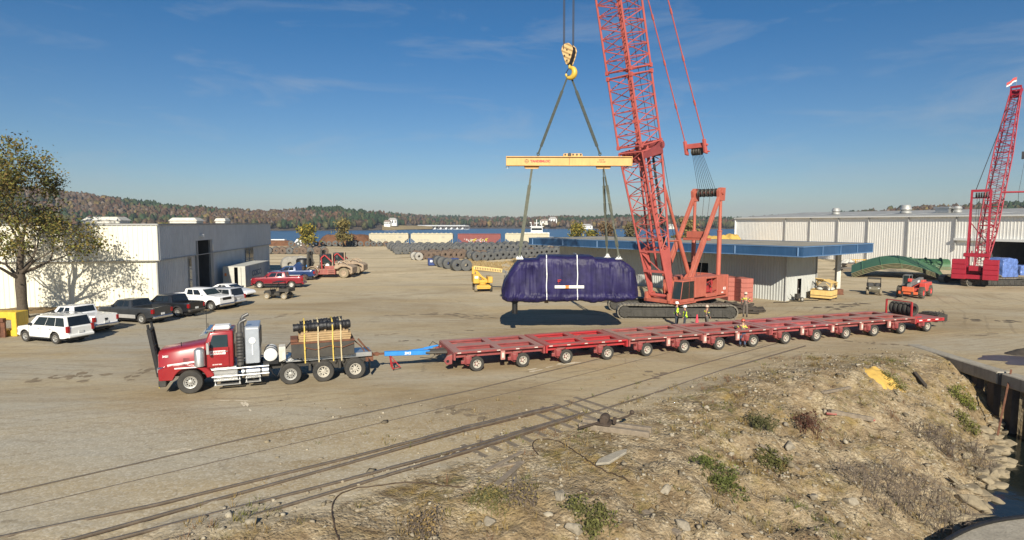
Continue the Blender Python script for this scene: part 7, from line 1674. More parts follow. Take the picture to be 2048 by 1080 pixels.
# ---- hopper wagons
M['hopcream'] = mat('cream_hopper_paint', (0.43, 0.395, 0.29), .6, var=.08, scale=.6, streak=(0.42, 0.37, 0.26)); M['hopred'] = mat('oxide_red_hopper_paint', (0.20, 0.055, 0.05), .7, var=.15, scale=.6, streak=(0.14, 0.045, 0.04))
def hopper(px0, px1, paint, label, graf=False, walk=True):
    Dh = 205; x0 = (px0 - 1024) / F * Dh; x1 = (px1 - 1024) / F * Dh; ln = x1 - x0
    t = thing("hopper_wagon", label, "railway wagon", ((x0 + x1) / 2, Dh, 0), rad(-.5), "covered hopper wagons"); h = ln / 2 - .25
    mb = MB(); zt = 4.15; prof = [(-h, zt), (h, zt), (h, 2.6), (h - 1.6, 1.35), (h - 2.0, .95), (-h + 2.0, .95), (-h + 1.6, 1.35), (-h, 2.6)]
    mb.prism(prof, -1.5, 1.5); n = 14
    for k in range(n): x = -h + .9 + (2 * h - 1.8) * k / (n - 1); mb.bb(x - .05, x + .05, -1.58, -1.5, 1.5 if abs(x) < h - 1.6 else 2.6, zt - .1)
    mb.bb(-h, h, -1.62, -1.5, zt - .18, zt + .02); mb.bb(-h + 1.2, h - 1.2, -1.6, -1.5, 1.28, 1.45)
    for s_ in (-1, 1): mb.beam((s_ * (h - .05), -1.5, 2.6), (s_ * (h - .05), -1.5, 1.0), .12, .12); mb.beam((s_ * (h - .1), -1.5, 1.05), (s_ * (h - 2.0), -1.5, 1.05), .1, .2); mb.beam((s_ * (h - .7), -1.5, 2.1), (s_ * (h - .7), -1.5, 1.1), .08, .08)
    mb.build("hopper_body", M[paint], t)
    if walk:
        mb = MB(); mb.bb(-h + .3, h - .3, -.5, .5, zt + .02, zt + .14)
        for k in range(9): mb.bb(-h + .8 + k * (2 * h - 1.6) / 8 - .3, -h + .8 + k * (2 * h - 1.6) / 8 + .3, -.45, .45, zt + .14, zt + .26)
        mb.build("roof_walk", M[paint], t)
    for s_ in (-1, 1):
        mb = MB()
        for q in (-.85, .85): mb.lathe([(0, -.9), (.45, -.9), (.45, -.75), (.1, -.75), (.1, .75), (.45, .75), (.45, .9), (0, .9)], (s_ * (h - 1.3) + q, 0, .46), 'y', 16)
        mb.bb(s_ * (h - 1.3) - 1.3, s_ * (h - 1.3) + 1.3, -1.05, -.9, .4, .8); mb.build("wheel_truck", M['rust'], t)
    mb = MB(); 
    for q in (-1, 0, 1): mb.prism([(q * 3.2 - 1.4, .95), (q * 3.2 + 1.4, .95), (q * 3.2 + .4, .35), (q * 3.2 - .4, .35)], -.9, .9)
    mb.build("discharge_chute", M['rust'], t)
    if graf:
        rr = random.Random(5); cols = [M['white'], MATS.setdefault('spray_yellow', mat('spray_yellow', (.62, .60, .08), .6)), MATS.setdefault('spray_grey', mat('spray_grey', (.35, .38, .42), .6)), MATS.setdefault('spray_pink', mat('spray_pink', (.6, .36, .36), .6))]
        mb = MB()
        for k in range(16):
            x = -3.4 + k * .42 + rr.uniform(-.2, .2); z = 1.75 + rr.uniform(-.25, .35); r_ = rr.uniform(.25, .5)
            mb.path([(x + r_ * math.cos(a), -1.56 - .004 * k, z + r_ * 1.1 * math.sin(a)) for a in np.linspace(rr.uniform(0, 3), rr.uniform(3.5, 6.2), 8)], .10, 4, rr.randrange(4))
        mb.bb(-4.5, -4.1, -1.6, -1.59, 2.2, 2.35); mb.bb(-4.5, -4.1, -1.6, -1.59, 1.9, 2.05); mb.bb(-5.2, -4.9, -1.6, -1.59, 2.2, 2.35); mb.build("spray_paint", cols, t)
    else:
        mb = MB()
        for k in range(4): mb.bb(-5 + k * 1.1, -4.3 + k * 1.1, -1.6, -1.59, 2.0 - .1 * (k % 2), 2.15)
        mb.bb(3.4, 4.4, -1.6, -1.59, 2.9, 3.1); mb.build("stencil_marks", M['trim'], t)
hopper(739, 820, 'hopcream', "leftmost cream hopper wagon beside the brown steel heap")
hopper(822, 908, 'hopcream', "second cream hopper wagon, just left of the oxide red one")
hopper(915, 1003, 'hopred', "oxide red hopper wagon with white and yellow spray paint", True, False)
hopper(1009, 1099, 'hopcream', "cream hopper wagon right of the oxide red one, behind the left sling")
# ---- heaps at the shore
def heap(name, label, cat, c, rx, ry, h, m, flat=.0, n=44, seed=0):
    vs = []; fs = []; k = 12
    for i in range(k + 1):
        q = i / k
        for j in range(n):
            a = 2 * math.pi * j / n; r_ = q * (1 + .12 * fbm(math.cos(a) * 2 + seed, math.sin(a) * 2)); z = h * min(1, (1 - q) / (1 - flat)) ** .9 * (1 + .14 * fbm(q * 3 * math.cos(a) + seed, q * 3 * math.sin(a), 3)) - .05
            vs.append((rx * r_ * math.cos(a), ry * r_ * math.sin(a), z))
    fs = [(i * n + j, i * n + (j + 1) % n, (i + 1) * n + (j + 1) % n, (i + 1) * n + j) for i in range(k) for j in range(n)]
    mb = MB(); mb.add(vs, fs); o = mb.build(name, m, None, smooth=60); o.location = c; return tag(o, label, cat)
M['scrap'] = mat('rusty_brown_scrap', (0.13, 0.060, 0.030), .95, var=.35, scale=.8, bump=.8, bscale=3); M['sulphur'] = mat('ochre_yellow_bulk', (0.50, 0.32, 0.075), .95, var=.12, scale=.8, bump=.3, bscale=4)
q = P(700, 490); heap("scrap_heap", "long flat topped heap of rusty brown steel behind the lakeshore coils", "heap", ((693 - 1024) / F * 206, 206, 0), 10.5, 5, 3.7, M['scrap'], .72, seed=4)
heap("scrap_heap", "low heap of rusty brown bars beside the far corner of the white shed", "heap", ((560 - 1024) / F * 205, 205, 0), 7.0, 3, 1.8, M['scrap'], .5, seed=8)
heap("covered_pile", "small pile under a white cover left of the bushy golden tree", "pile", ((598 - 1024) / F * 206, 206, 0), 2.2, 2, 2.4, M['white'], .3, seed=2)
heap("bulk_pile", "low ochre yellow bulk pile seen beyond the blue roof", "heap", ((1432 - 1024) / F * 135, 135, 0), 6.5, 5, 4.7, M['sulphur'], .45, seed=6)
heap("bulk_pile", "ochre yellow pile touching the long warehouse's left corner", "heap", ((1462 - 1024) / F * 148, 148, 0), 5, 5, 5.0, M['sulphur'], .3, seed=9)
mb = MB(); mb.bb(-2.4, 2.4, -1, 1, 0, .35); o = mb.build("white_slab", M['white'], None, bevel=.03); o.location = ((558 - 1024) / F * 211, 211, 1.7); tag(o, "flat white cover lying on the rusty bars by the shore", "cover")
for px, lab in ((545, "round black bin beside the container's far end"), (556, "square black bin with a blue label behind the container")):
    q = P(px, 560); t = thing("black_bin", lab, "bin", (q.x, q.y + 12, 0), rad(10), None)
    mb = MB(); 
    if px < 550: mb.lathe([(0, 0), (.9, 0), (1.0, .1), (1.0, 2.0), (.8, 2.3), (0, 2.35)], (0, 0, 0), 'z', 20)
    else: mb.bb(-.6, .6, -.6, .6, 0, 2.0); mb.bb(-.55, .55, -.55, .55, 2.0, 2.1)
    mb.build("bin_body", M['black'], t, bevel=.05, smooth=40)
    mb = MB(); mb.bb(-.3, .3, -.62 if px > 550 else -1.02, -.61 if px > 550 else -.99, 1.0, 1.3); mb.build("label", M['bluepaint'], t)

# ---- green nested panels, wrapped machine and odds by the warehouse
M['green'] = mat('green_moulded_panel', (0.055, 0.145, 0.060), .55, var=.18, scale=.8, streak=(0.10, 0.15, 0.08)); M['tanedge'] = mat('tan_panel_underside', (0.19, 0.155, 0.09), .8, var=.2)
def arc_panel(prof, y0, y1, th_, name, label, loc, rz, group):
    mb = MB(); k = len(prof); vs = []
    for y in (y0, y1):
        for off in (0, -th_):
            for x, z in prof: vs.append((x, y, z + off))
    f = []
    for i in range(k - 1): f += [(i, i + 1, 2 * k + i + 1, 2 * k + i)]
    mb.add(vs, f, 0); mb2 = [(k + i, 3 * k + i, 3 * k + i + 1, k + i + 1) for i in range(k - 1)] + [(i, k + i, k + i + 1, i + 1) for i in range(k - 1)] + [(2 * k + i, 2 * k + i + 1, 3 * k + i + 1, 3 * k + i) for i in range(k - 1)] + [(0, 2 * k, 3 * k, k), (k - 1, 2 * k - 1, 4 * k - 1, 3 * k - 1)]
    o_ = len(mb.v) - len(vs)
    for q in mb2: mb.f.append([o_ + i for i in q]); mb.m.append(1)
    for i in range(3, k - 2, 5):      # moulded ribs across the back
        x, z = prof[i]; mb.beam((x, y0, z + .02), (x, y1, z + .02), .16, .07, 0)
    o = mb.build(name, [M['green'], M['tanedge']], None, smooth=35); o.location = loc; o.rotation_euler = (rad(6) if y1 == 6.0 else 0, 0, rz); return tag(o, label, "panel", group)
gx = (1797 - 1024) / F * 85
for k, w_ in enumerate(("lowest", "second lowest", "second highest", "topmost")):
    pr = []
    for q in np.linspace(-1, 1, 25): pr.append((q * 5.6, .10 + (1 - abs(q) ** 1.7) * 1.7 + k * .19))
    arc_panel(pr, -1.6, 6.0, .09, "green_panel", w_ + " long arched green panel of the front stack by the warehouse", (gx, 85 + .1 * k, 0), rad(-30), "nested green panels, front stack")
for k, w_ in enumerate(("lowest", "middle", "topmost")):
    pr = [(math.cos(a) * (1.75 + k * .0), 1.0 + 1.05 * math.sin(a) + k * .20) for a in np.linspace(math.pi, 0, 15)]
    arc_panel(pr, -4.6, 4.2, .09, "green_panel", w_ + " rounded green panel of the rear stack beneath the white wall", ((1826 - 1024) / F * 91, 91, 0), rad(90 - 26), "nested green panels, rear stack")
for k in range(5):
    mb = MB(); x = -4 + k * 1.9; mb.path([(x, 1.6 * math.cos(a), 1.0 + 1.2 * math.sin(a) + .42) for a in np.linspace(.2, 2.9, 9)], .10, 6); o = mb.build("tie_band", mat('dark_green_tie', (0.02, 0.06, 0.03), .7) if 'dark_green_tie' not in MATS else MATS['dark_green_tie'], None, smooth=50); o.location = ((1826 - 1024) / F * 91, 91, 0); o.rotation_euler = (0, 0, rad(-26)); tag(o, "dark green tie band over the rear stack of green panels", "band", "tie bands on the green panels")
def wrapped(label, loc, dims, rz, m, seed=0):
    vs = []; n = 20; hx, hy, hz = dims[0] / 2, dims[1] / 2, dims[2]
    bm = bmesh.new(); bmesh.ops.create_cube(bm, size=2); bmesh.ops.subdivide_edges(bm, edges=bm.edges, cuts=14, use_grid_fill=True)
    for v in bm.verts:
        x, y, z = v.co; k = (z + 1) / 2; s_ = 1 - .10 * k
        d = .07 * fbm(x * 3 + seed, y * 3, z * 2.2) + .05 * fbm((x + y) * 6, z * 1.0, seed)
        v.co = Vector((x * hx * s_ + d * x, y * hy * s_ + d * y, k * hz * (1 - .10 * (x * x)) + d * (z > .9)))
    me = bpy.data.meshes.new("wrapped_machine"); bm.to_mesh(me); bm.free(); me.materials.append(m); me.shade_smooth(); o = bpy.data.objects.new("wrapped_machine", me); COL.objects.link(o); o.location = loc; o.rotation_euler = (0, 0, rz); return tag(o, label, "wrapped load")
M['bluewrap'] = mat('blue_plastic_wrap', (0.10, 0.17, 0.42), .3, var=.45, scale=2.5, bump=.5, bscale=7)
wrapped("large object wrapped in crumpled blue plastic beside the crimson crane", ((2006 - 1024) / F * 85, 85, 0), (3.0, 2.6, 2.95), rad(15), M['bluewrap'])
wrapped("smaller blue wrapped bundle in the warehouse doorway", ((2046 - 1024) / F * 90, 90, 0), (2.0, 1.8, 1.5), rad(5), M['bluewrap'], 5)
# pallets, bundles
for i, (px, py, Dd, s_, m, lab) in enumerate(((1708, 0, 104, (3.2, 2, .8), 'wood_old', "stack of weathered boards by the warehouse wall"), (1722, 0, 100, (4.4, 2.4, .35), 'concrete', "low stack of pale slabs left of the green panels"), (1700, 0, 98, (4, 2.5, .4), 'wood_old', "flat stack of boards nearest the blue roofed shed"))):
    t = thing("board_stack", lab, "stack", ((px - 1024) / F * Dd, Dd, 0), rad(-6 + i * 5)); mb = MB()
    for k in range(4): mb.box((R.uniform(-.1, .1), 0, s_[2] * (k + .5) / 4), (s_[0] * R.uniform(.9, 1.05), s_[1], s_[2] / 4 - .03))
    mb.build("boards", M[m], t)
t = thing("yellow_trestle", "small yellow trestle standing on boards by the warehouse", "trestle", ((1727 - 1024) / F * 107, 107, 0)); mb = MB(); mb.beam((-2, 0, 1.25), (2, 0, 1.25), .14, .14)
for x in (-1.4, .2, 1.2):
    for y in (-.4, .4): mb.beam((x, 0, 1.2), (x + .2, y, 0), .1, .1)
mb.build("trestle_frame", M['yellow'], t)
heap("white_pile", "white tarpaulin covered pile left of the yellow trestle", "pile", ((1697 - 1024) / F * 109, 109, 0), 2.4, 1.5, 1.3, M['wht_dirty'], .2, seed=12)
# ---- yellow bin with canopy frame in front of the low shed
p = P(1652, 598); t = thing("yellow_bin", "yellow bin with four posts and a broken canopy frame before the low shed", "bin", (p.x - .2, p.y + .1, 0), rad(45))
mb = MB(); s_ = 1.0
mb.bb(-s_, s_, -s_, -s_ + .06, .18, 1.05); mb.bb(-s_, s_, s_ - .06, s_, .18, 1.05); mb.bb(-s_, -s_ + .06, -s_ + .06, s_ - .06, .18, 1.05); mb.bb(s_ - .06, s_, -s_ + .06, s_ - .06, .18, 1.05); mb.bb(-s_ + .06, s_ - .06, -s_ + .06, s_ - .06, .15, .22); mb.build("bin_wall", M['paleyel'], t, bevel=.01)
mb = MB()
for z in (.44, 1.04):
    for a_, b_ in (((-s_, -s_), (s_, -s_)), ((s_, -s_), (s_, s_)), ((s_, s_), (-s_, s_)), ((-s_, s_), (-s_, -s_))): mb.beam((a_[0] * 1.01, a_[1] * 1.01, z), (b_[0] * 1.01, b_[1] * 1.01, z), .05, .04)
for x in (-.9, .9):
    for y in (-.9, .9): mb.bb(x - .08, x + .08, y - .08, y + .08, 0, .16); mb.beam((x, y, 1.05), (x, y, 1.75), .05, .05)
mb.build("post_frame", M['blacksteel'], t)
mb = MB(); mb.plate((-1.0, -1.05, 1.75), (.9, -1.05, 1.72), (.9, -.1, 2.02), (-1.0, -.2, 2.05), .05); mb.plate((.5, .1, 2.0), (1.05, -.6, 1.72), (1.05, 1.0, 1.72), (.2, 1.0, 2.1), .05)
for x, y in ((.95, -.95), (.95, .95), (-.95, -.95)): mb.beam((x, y, 1.2), (x, y, 1.76), .07, .07); mb.beam((x, y, 1.35), (x * .5, y, 1.75), .06, .06); mb.beam((x, y, 1.35), (x, y * .5, 1.75), .06, .06)
mb.build("canopy", M['paleyel'], t)
mb = MB(); 
for k in range(9): mb.ico((R.uniform(-.6, .6), R.uniform(-.6, .6), .98 + R.uniform(0, .16)), R.uniform(.25, .4), 2, .12, (1, 1, .55))
mb.build("sacks", M['wht_dirty'], t, smooth=60)
p = P(1677, 589); mb = MB(); mb.bb(-.35, .35, -.35, .35, .08, .62); mb.bb(-.4, .4, -.4, .4, 0, .08); o = mb.build("rusty_crate", M['rust'], None, bevel=.02); o.location = p; tag(o, "small rust red steel crate beside the shed's corner post", "crate")
p = P(1598, 603); t = thing("pump_cart", "small dark pump cart with wheels and hoses by the shed door", "cart", (p.x, p.y + .3, 0), rad(20)); mb = MB(); mb.bb(-.5, .4, -.25, .25, .3, .38); mb.bb(-.25, .2, -.18, .18, .38, .75); mb.tube((-.5, 0, .35), (-1.0, 0, .75), .03); mb.tube((.3, 0, .4), (.35, 0, .9), .06); mb.build("frame", M['blacksteel'], t)
for y in (-.32, .32): wheel(t, (.25, y, .22), .22, .12, 1 if y > 0 else -1, 'rim_white', 'tyre', n=16)
mb = MB(); pts = [(-3.4 + .28 * k, -.3 + .25 * math.sin(k * .9), .04) for k in range(25)]; mb.path(pts, .035, 5); mb.build("hose", M['black'], t)

# ---- yellow barrier at the left edge
p = P(37, 673); t = thing("yellow_barrier", "chipped yellow steel barrier box at the left edge before the tree", "barrier", (p.x - .1, p.y, 0), rad(4))
M['chipyel'] = mat('chipped_yellow_paint', (0.66, 0.43, 0.035), .6, var=.1, scale=4, streak=(0.42, 0.25, 0.05))
mb = MB(); mb.bb(-.35, .0, 0, 1.2, 0, 1.72); mb.bb(-3, -.35, .1, 1.1, 1.15, 1.72); mb.bb(-3, -.35, .1, 1.1, 0, .42); mb.bb(-3, -2.6, .1, 1.1, .42, 1.15); mb.build("barrier_body", M['chipyel'], t, bevel=.03)
mb = MB(); mb.beam((-2.8, -.35, 1.18), (-.5, -.35, 1.22), .3, .26); mb.beam((-.62, -.35, 0), (-.62, -.35, 1.1), .14, .3); mb.beam((-.95, -.35, 0), (-.95, -.35, 1.1), .14, .3); mb.beam((-2.8, -.3, .2), (-.5, -.3, .2), .2, .2); o = mb.build("steel_beam_frame", M['rust'], None, bevel=.01); o.location = (p.x - .1, p.y, 0); tag(o, "rust brown steel beam frame leaning before the yellow barrier", "steel frame")
# mound of litter under the tree
mb = MB(); vs = []; n = 40
q0, q1 = P(-60, 660), P(420, 622)
for i in range(n):
    f = i / (n - 1)
    for j in range(9):
        g = j / 8; x = -46 + f * 11.5; y = 49.5 + f * 6.0 + g * 6.2 * (1 - .6 * f); vs.append((x, y, .006 + .22 * math.sin(math.pi * min(1, g * 1.0)) * (1 - f * .8) * (1 + .4 * fbm(x, y))))
mb.add(vs, [(i * 9 + j, (i + 1) * 9 + j, (i + 1) * 9 + j + 1, i * 9 + j + 1) for i in range(n - 1) for j in range(8)]); struct(mb.build("leafy_verge", mat('dry_leafy_verge', (0.19, 0.125, 0.055), .95, var=.35, scale=2.5, bump=.8, bscale=14), None, smooth=60))

# ================================================================ RAILWAY
def pline(pts, step=.6):
    q = [P(*p) for p in pts]; out = []
    for a, b in zip(q[:-1], q[1:]):
        n = max(1, int((b - a).length / step)); out += [a.lerp(b, k / n) for k in range(n)]
    return out + [q[-1]]
M['rail'] = mat('rusty_rail_steel', (0.12, 0.085, 0.058), .7, .35, var=.3, scale=4); M['railtop'] = mat('worn_rail_head', (0.20, 0.165, 0.13), .45, .5, var=.25, scale=4); M['groove'] = mat('dirty_flangeway', (0.15, 0.118, 0.078), .9, var=.3, scale=4)
def rail(pts, zt, parent, w_=.072, groove=0):
    q = pline(pts, 1.2); mb = MB()
    for a, b in zip(q[:-1], q[1:]):
        d = (b - a).normalized(); b = b + d * .004
        h = zt(a) if callable(zt) else zt
        mb.beam(a + Vector((0, 0, h - .03)), b + Vector((0, 0, h - .03)), w_, .06, 1); mb.beam(a + Vector((0, 0, (h - .06) / 2)), b + Vector((0, 0, (h - .06) / 2)), w_ * .5, max(.02, h - .06), 0)
        if h > .04: mb.beam(a + Vector((0, 0, .008)), b + Vector((0, 0, .008)), w_ * 1.7, .016, 0)
    o = mb.build("rail", [M['rail'], M['railtop']], parent)
    if groove:
        mb = MB(); 
        for a, b in zip(q[:-1], q[1:]):
            d = (b - a).normalized(); s_ = Vector((d.y, -d.x, 0)) * groove; mb.beam(a + s_ + Vector((0, 0, .004)), b + d * .005 + s_ + Vector((0, 0, .004)), .055, .006)
        mb.build("flangeway", M['groove'], o)
    return o
et = thing("embedded_track", "sunken railway track running along the haul road nearest the red tractor", "railway track", P(700, 840))
def relative(o, root):       # meshes were made in world coordinates: hang them under the root without moving them
    o.data.transform(Matrix.Translation(-root.location)); return o
def rrail(root, *a, **k):
    o = rail(*a, parent=root, **k); relative(o, root)
    for c_ in kids(o): relative(c_, root)
E1 = [(-160, 1030), (0, 988.6), (281.6, 925), (493, 876), (700, 833), (944, 780), (1193, 719), (1330, 689)]
E2 = [(-160, 1066), (0, 1025.6), (281.6, 958.7), (640, 875.5), (788, 839.6), (1043, 780), (1318, 710), (1420, 686)]
rrail(et, E1, .020, groove=.055, w_=.05); rrail(et, E2, .016, w_=.036)
rt = thing("railway_track", "exposed railway switch with old sleepers in the gravel foreground", "railway track", P(1000, 870))
zz = lambda p: .065 + .085 * max(0, 1 - abs(p.x - .3) / 6.0)
rrail(rt, [(-120, 1106), (0, 1076.6), (310, 1011.5), (700, 916.5), (923.6, 859), (1120, 815.4)], zz); rrail(rt, [(1120, 815.4), (1230, 780), (1364.5, 739), (1493, 703.6), (1558, 686)], .03, groove=-.07)
rrail(rt, [(20, 1108), (148, 1080), (700, 927), (923.6, 864), (1108, 819.5)], zz)
rrail(rt, [(110, 1110), (229, 1080), (700, 959.4), (962, 891), (1168.5, 830)], zz); rrail(rt, [(1168.5, 830), (1300, 789.7), (1449, 739), (1610.6, 692)], .03, groove=.07)
rrail(rt, [(250, 1106), (348.5, 1080), (700, 974.6), (962, 897.6), (1155, 835.5)], zz)
sa, sb = P(940, 898), P(1215, 816); na = P(900, 866); sd = (sb - sa).normalized(); sn = Vector((-sd.y, sd.x, 0))
for k in range(11):
    c_ = sa.lerp(sb, k / 10.0); sl_ = R.uniform(1.2, 1.5) if k < 6 else R.uniform(2.7, 3.0); mb = MB(); mb.box((0, 0, 0), (.24, sl_, .17)); o = mb.build("sleeper", M['sleeper'], rt, bevel=.02)
    o.location = c_ + sn * ((-.25 if k < 6 else .55) + R.uniform(-.1, .1)) + Vector((0, 0, .0)) - rt.location; o.location.z = -.062; o.rotation_euler = (0, 0, math.atan2(sd.y, sd.x) + R.uniform(-.05, .05))
# switch stand on two long timbers
p = P(1212, 858); t = thing("switch_stand", "rusty switch stand bolted on two long weathered timbers beside the track", "switch stand", (p.x, p.y, 0), math.atan2(sd.y, sd.x) - rad(62))
for y in (-.26, .26):
    mb = MB(); mb.box((.35, y, .10), (2.7, .24, .22)); mb.build("timber", M['wood_old'], t, bevel=.02)
mb = MB(); mb.box((-.05, 0, .26), (.55, .75, .06)); mb.lathe([(0, -.22), (.17, -.2), (.19, 0), (.17, .2), (0, .22)], (-.05, .0, .42), 'y', 14); mb.box((-.05, 0, .36), (.3, .5, .22)); mb.box((.32, 0.05, .36), (.12, .16, .24)); mb.path([(.3, .05, .42), (.55, .08, .46), (.85, .12, .60), (.95, .12, .72)], [.03, .035, .04, .05], 8); mb.ico((.97, .12, .75), .09, 2); mb.beam((-.2, -.3, .33), (-.9, -.75, .16), .16, .03); mb.build("mechanism", M['oldiron'], t, bevel=.01, smooth=45)

# ---- dirt spills and oil drips lying on the yard
M['stain'] = mat('dark_dirt_spill', (0.085, 0.064, 0.042), .95, var=.5, scale=5); M['stain2'] = mat('earthy_dirt_spill', (0.19, 0.145, 0.09), .95, var=.35, scale=3); M['pale'] = mat('pale_lime_dust', (0.56, 0.49, 0.37), .95, var=.2, scale=4)
def spill(a, b, w_, n, m, name="dirt_spill"):
    p, q = P(*a), P(*b); d = q - p; u = d.normalized(); v = Vector((-u.y, u.x, 0)); mb = MB()
    for i in range(n):
        c_ = p + d * R.random() + v * R.gauss(0, w_ * .5); ln = R.uniform(.25, 1.0) * max(.25, d.length / n * 1.1); wd = w_ * R.uniform(.12, .4); ph = R.uniform(0, 9); pl = []
        for j in range(14):
            t_ = 2 * math.pi * j / 14; r_ = 1 + .55 * fbm(math.cos(t_) * 1.6 + ph, math.sin(t_) * 1.6, ph); o_ = c_ + u * math.cos(t_) * ln * r_ + v * math.sin(t_) * wd * r_; pl.append((o_.x, o_.y, .004 + .0006 * i))
        mb.add(pl, [tuple(range(14))])
    struct(mb.build(name, M[m], None))
for a in (((872, 625), (990, 640), .9, 16, 'stain2'), ((770, 630), (876, 628), .5, 9, 'stain2'), ((905, 626), (985, 636), .35, 9, 'stain'), ((925, 660), (945, 661), .3, 3, 'stain'), ((862, 670), (882, 668), .25, 3, 'stain'), ((798, 683), (835, 679), .35, 5, 'stain'), ((745, 672), (790, 668), .4, 5, 'stain2'), ((1650, 618), (1725, 606), 1.2, 18, 'stain'), ((1690, 682), (1815, 691), .45, 14, 'stain2'), ((1935, 641), (2040, 643), 1.0, 9, 'stain'), ((1240, 655), (1330, 650), .7, 8, 'stain2'), ((1170, 596), (1260, 610), 1.1, 14, 'stain2'), ((1860, 676), (2000, 668), .3, 12, 'stain2'), ((560, 800), (568, 799), .14, 2, 'stain'), ((520, 640), (600, 625), .5, 6, 'stain2'), ((60, 760), (250, 745), .8, 12, 'stain2'), ((230, 770), (300, 735), .5, 8, 'stain2'), ((880, 815), (985, 838), .7, 12, 'stain2'), ((1290, 752), (1345, 742), .6, 7, 'stain2'), ((485, 800), (502, 828), .16, 6, 'pale'), ((330, 905), (385, 898), .2, 5, 'pale'), ((430, 800), (500, 802), .12, 6, 'pale'), ((1040, 745), (1160, 722), .35, 8, 'pale')): spill(*a)

# ================================================================ FOREGROUND LITTER
def ground_path(pix, r, name, label, cat, m, lift=.0, pxy=True):
    q = [G(*p) for p in pix]; out = []
    n = len(q)
    for i in range(n - 1):      # Catmull-Rom through the ground points
        p0, p1, p2_, p3 = q[max(i - 1, 0)], q[i], q[i + 1], q[min(i + 2, n - 1)]
        for k in range(8):
            t_ = k / 8; v = .5 * ((2 * p1) + (p2_ - p0) * t_ + (2 * p0 - 5 * p1 + 4 * p2_ - p3) * t_ ** 2 + (-p0 + 3 * p1 - 3 * p2_ + p3) * t_ ** 3)
            out.append((v.x, v.y, gh(v.x, v.y) + r * .8 + lift))
    out.append((q[-1].x, q[-1].y, gh(q[-1].x, q[-1].y) + r * .8))
    mb = MB(); mb.path(out, r, 6); return tag(mb.build(name, m, None, smooth=60), label, cat)
Z6 = lambda a: [(640 + x / 3.103, 780 + y / 3.103) for x, y in a]
M['cable'] = mat('dark_brown_cable', (0.055, 0.035, 0.022), .7, var=.3, scale=8)
ground_path([(684, 1108)] + Z6([(115, 931), (85, 830), (75, 760), (85, 700), (110, 670), (160, 635), (240, 615), (350, 602), (430, 592), (540, 578), (640, 583), (700, 588), (800, 600), (890, 610)]), .022, "loose_cable", "dark cable looping out of the grass at the bottom towards the old planks", "cable", M['cable'])
ground_path(Z6([(1355, 408), (1330, 375), (1320, 345), (1335, 318), (1370, 310), (1450, 315), (1510, 340), (1560, 370), (1620, 410), (1680, 450), (1800, 520), (1920, 578)]), .022, "loose_cable", "dark cable hooking up beside the sleepers and running down the bank", "cable", M['cable'])
def plank(a, b, w_, th_, m, name, label, cat, z=0):
    p, q = G(*a), G(*b); mb = MB(); mb.beam(p + Vector((0, 0, th_ * .6 + z)), q + Vector((0, 0, th_ * .6 + z)), w_, th_); return tag(mb.build(name, m, None, bevel=min(w_, th_) * .12), label, cat)
for a, b, w_, lab in ((Z6([(1030, 518)])[0], Z6([(1255, 395)])[0], .17, "topmost weathered plank of the loose pile below the sleepers"), (Z6([(1090, 605)])[0], Z6([(1255, 455)])[0], .19, "long weathered plank leaning across the loose pile towards the track"), (Z6([(1208, 620)])[0], Z6([(1205, 520)])[0], .16, "short weathered plank pointing straight down the slope from the pile"), (Z6([(1145, 690)])[0], Z6([(1220, 645)])[0], .2, "short thick board end lying lowest below the plank pile"), (Z6([(1085, 490)])[0], Z6([(1240, 460)])[0], .14, "thin plank lying between the two longest planks")):
    plank(a, b, w_, .05, M['wood_old'], "loose_plank", lab, "plank", R.uniform(0, .04))
Z5 = lambda a: [(1280 + x / 2.667, 680 + y / 2.667) for x, y in a]
plank(Z5([(640, 575)])[0], Z5([(850, 705)])[0], .14, .07, M['wood_old'], "old_board", "long dark board lying down the middle of the bank", "board")
plank(Z5([(1010, 400)])[0], Z5([(1235, 440)])[0], .26, .2, M['wood_old'], "old_log", "grey log with red painted ends lying across the bank", "log")
for a in ((1020, 404), (1225, 438)): 
    q = G(*Z5([a])[0]); mb = MB(); mb.box((0, 0, .10), (.42, .16, .10), rz=-.3); o = mb.build("red_scrap", M['liftred'], None, bevel=.02); o.location = q; tag(o, "%s faded red scrap at the %s end of the grey log" % (("long", "left") if a[0] < 1100 else ("short", "right")), "scrap")
plank(Z5([(975, 293)])[0], Z5([(1120, 266)])[0], .16, .12, M['wood_old'], "fallen_branch", "grey branch lying below the yellow spill", "branch")
plank(Z5([(1462, 190)])[0], Z5([(1522, 258)])[0], .18, .16, M['mud'], "dark_timber", "dark wet timber right of the yellow spill", "timber")
plank(Z5([(20, 930)])[0], Z5([(210, 1060)])[0], .2, .09, M['wood_old'], "old_board", "weathered board at the bottom of the bank nearest the camera", "board")
plank(Z5([(1905, 540)])[0], Z5([(1965, 380)])[0], .08, .08, M['rust'], "rusty_pipe", "thin rusty pipe leaning in the corner of the sheet piling", "pipe", .2)
q = G(*Z6([(1815, 435)])[0]); mb = MB(); mb.prism([(-.75, -.2), (-.3, -.32), (.6, .1), (.75, .32), (.3, .3), (-.5, .05)], 0, .09, axis='z'); o = mb.build("broken_slab", M['concrete'], None, bevel=.02); o.location = q + Vector((0, 0, .03)); o.rotation_euler = (.05, -.06, .35); tag(o, "pale broken concrete slab on the gravel below the switch stand", "slab")
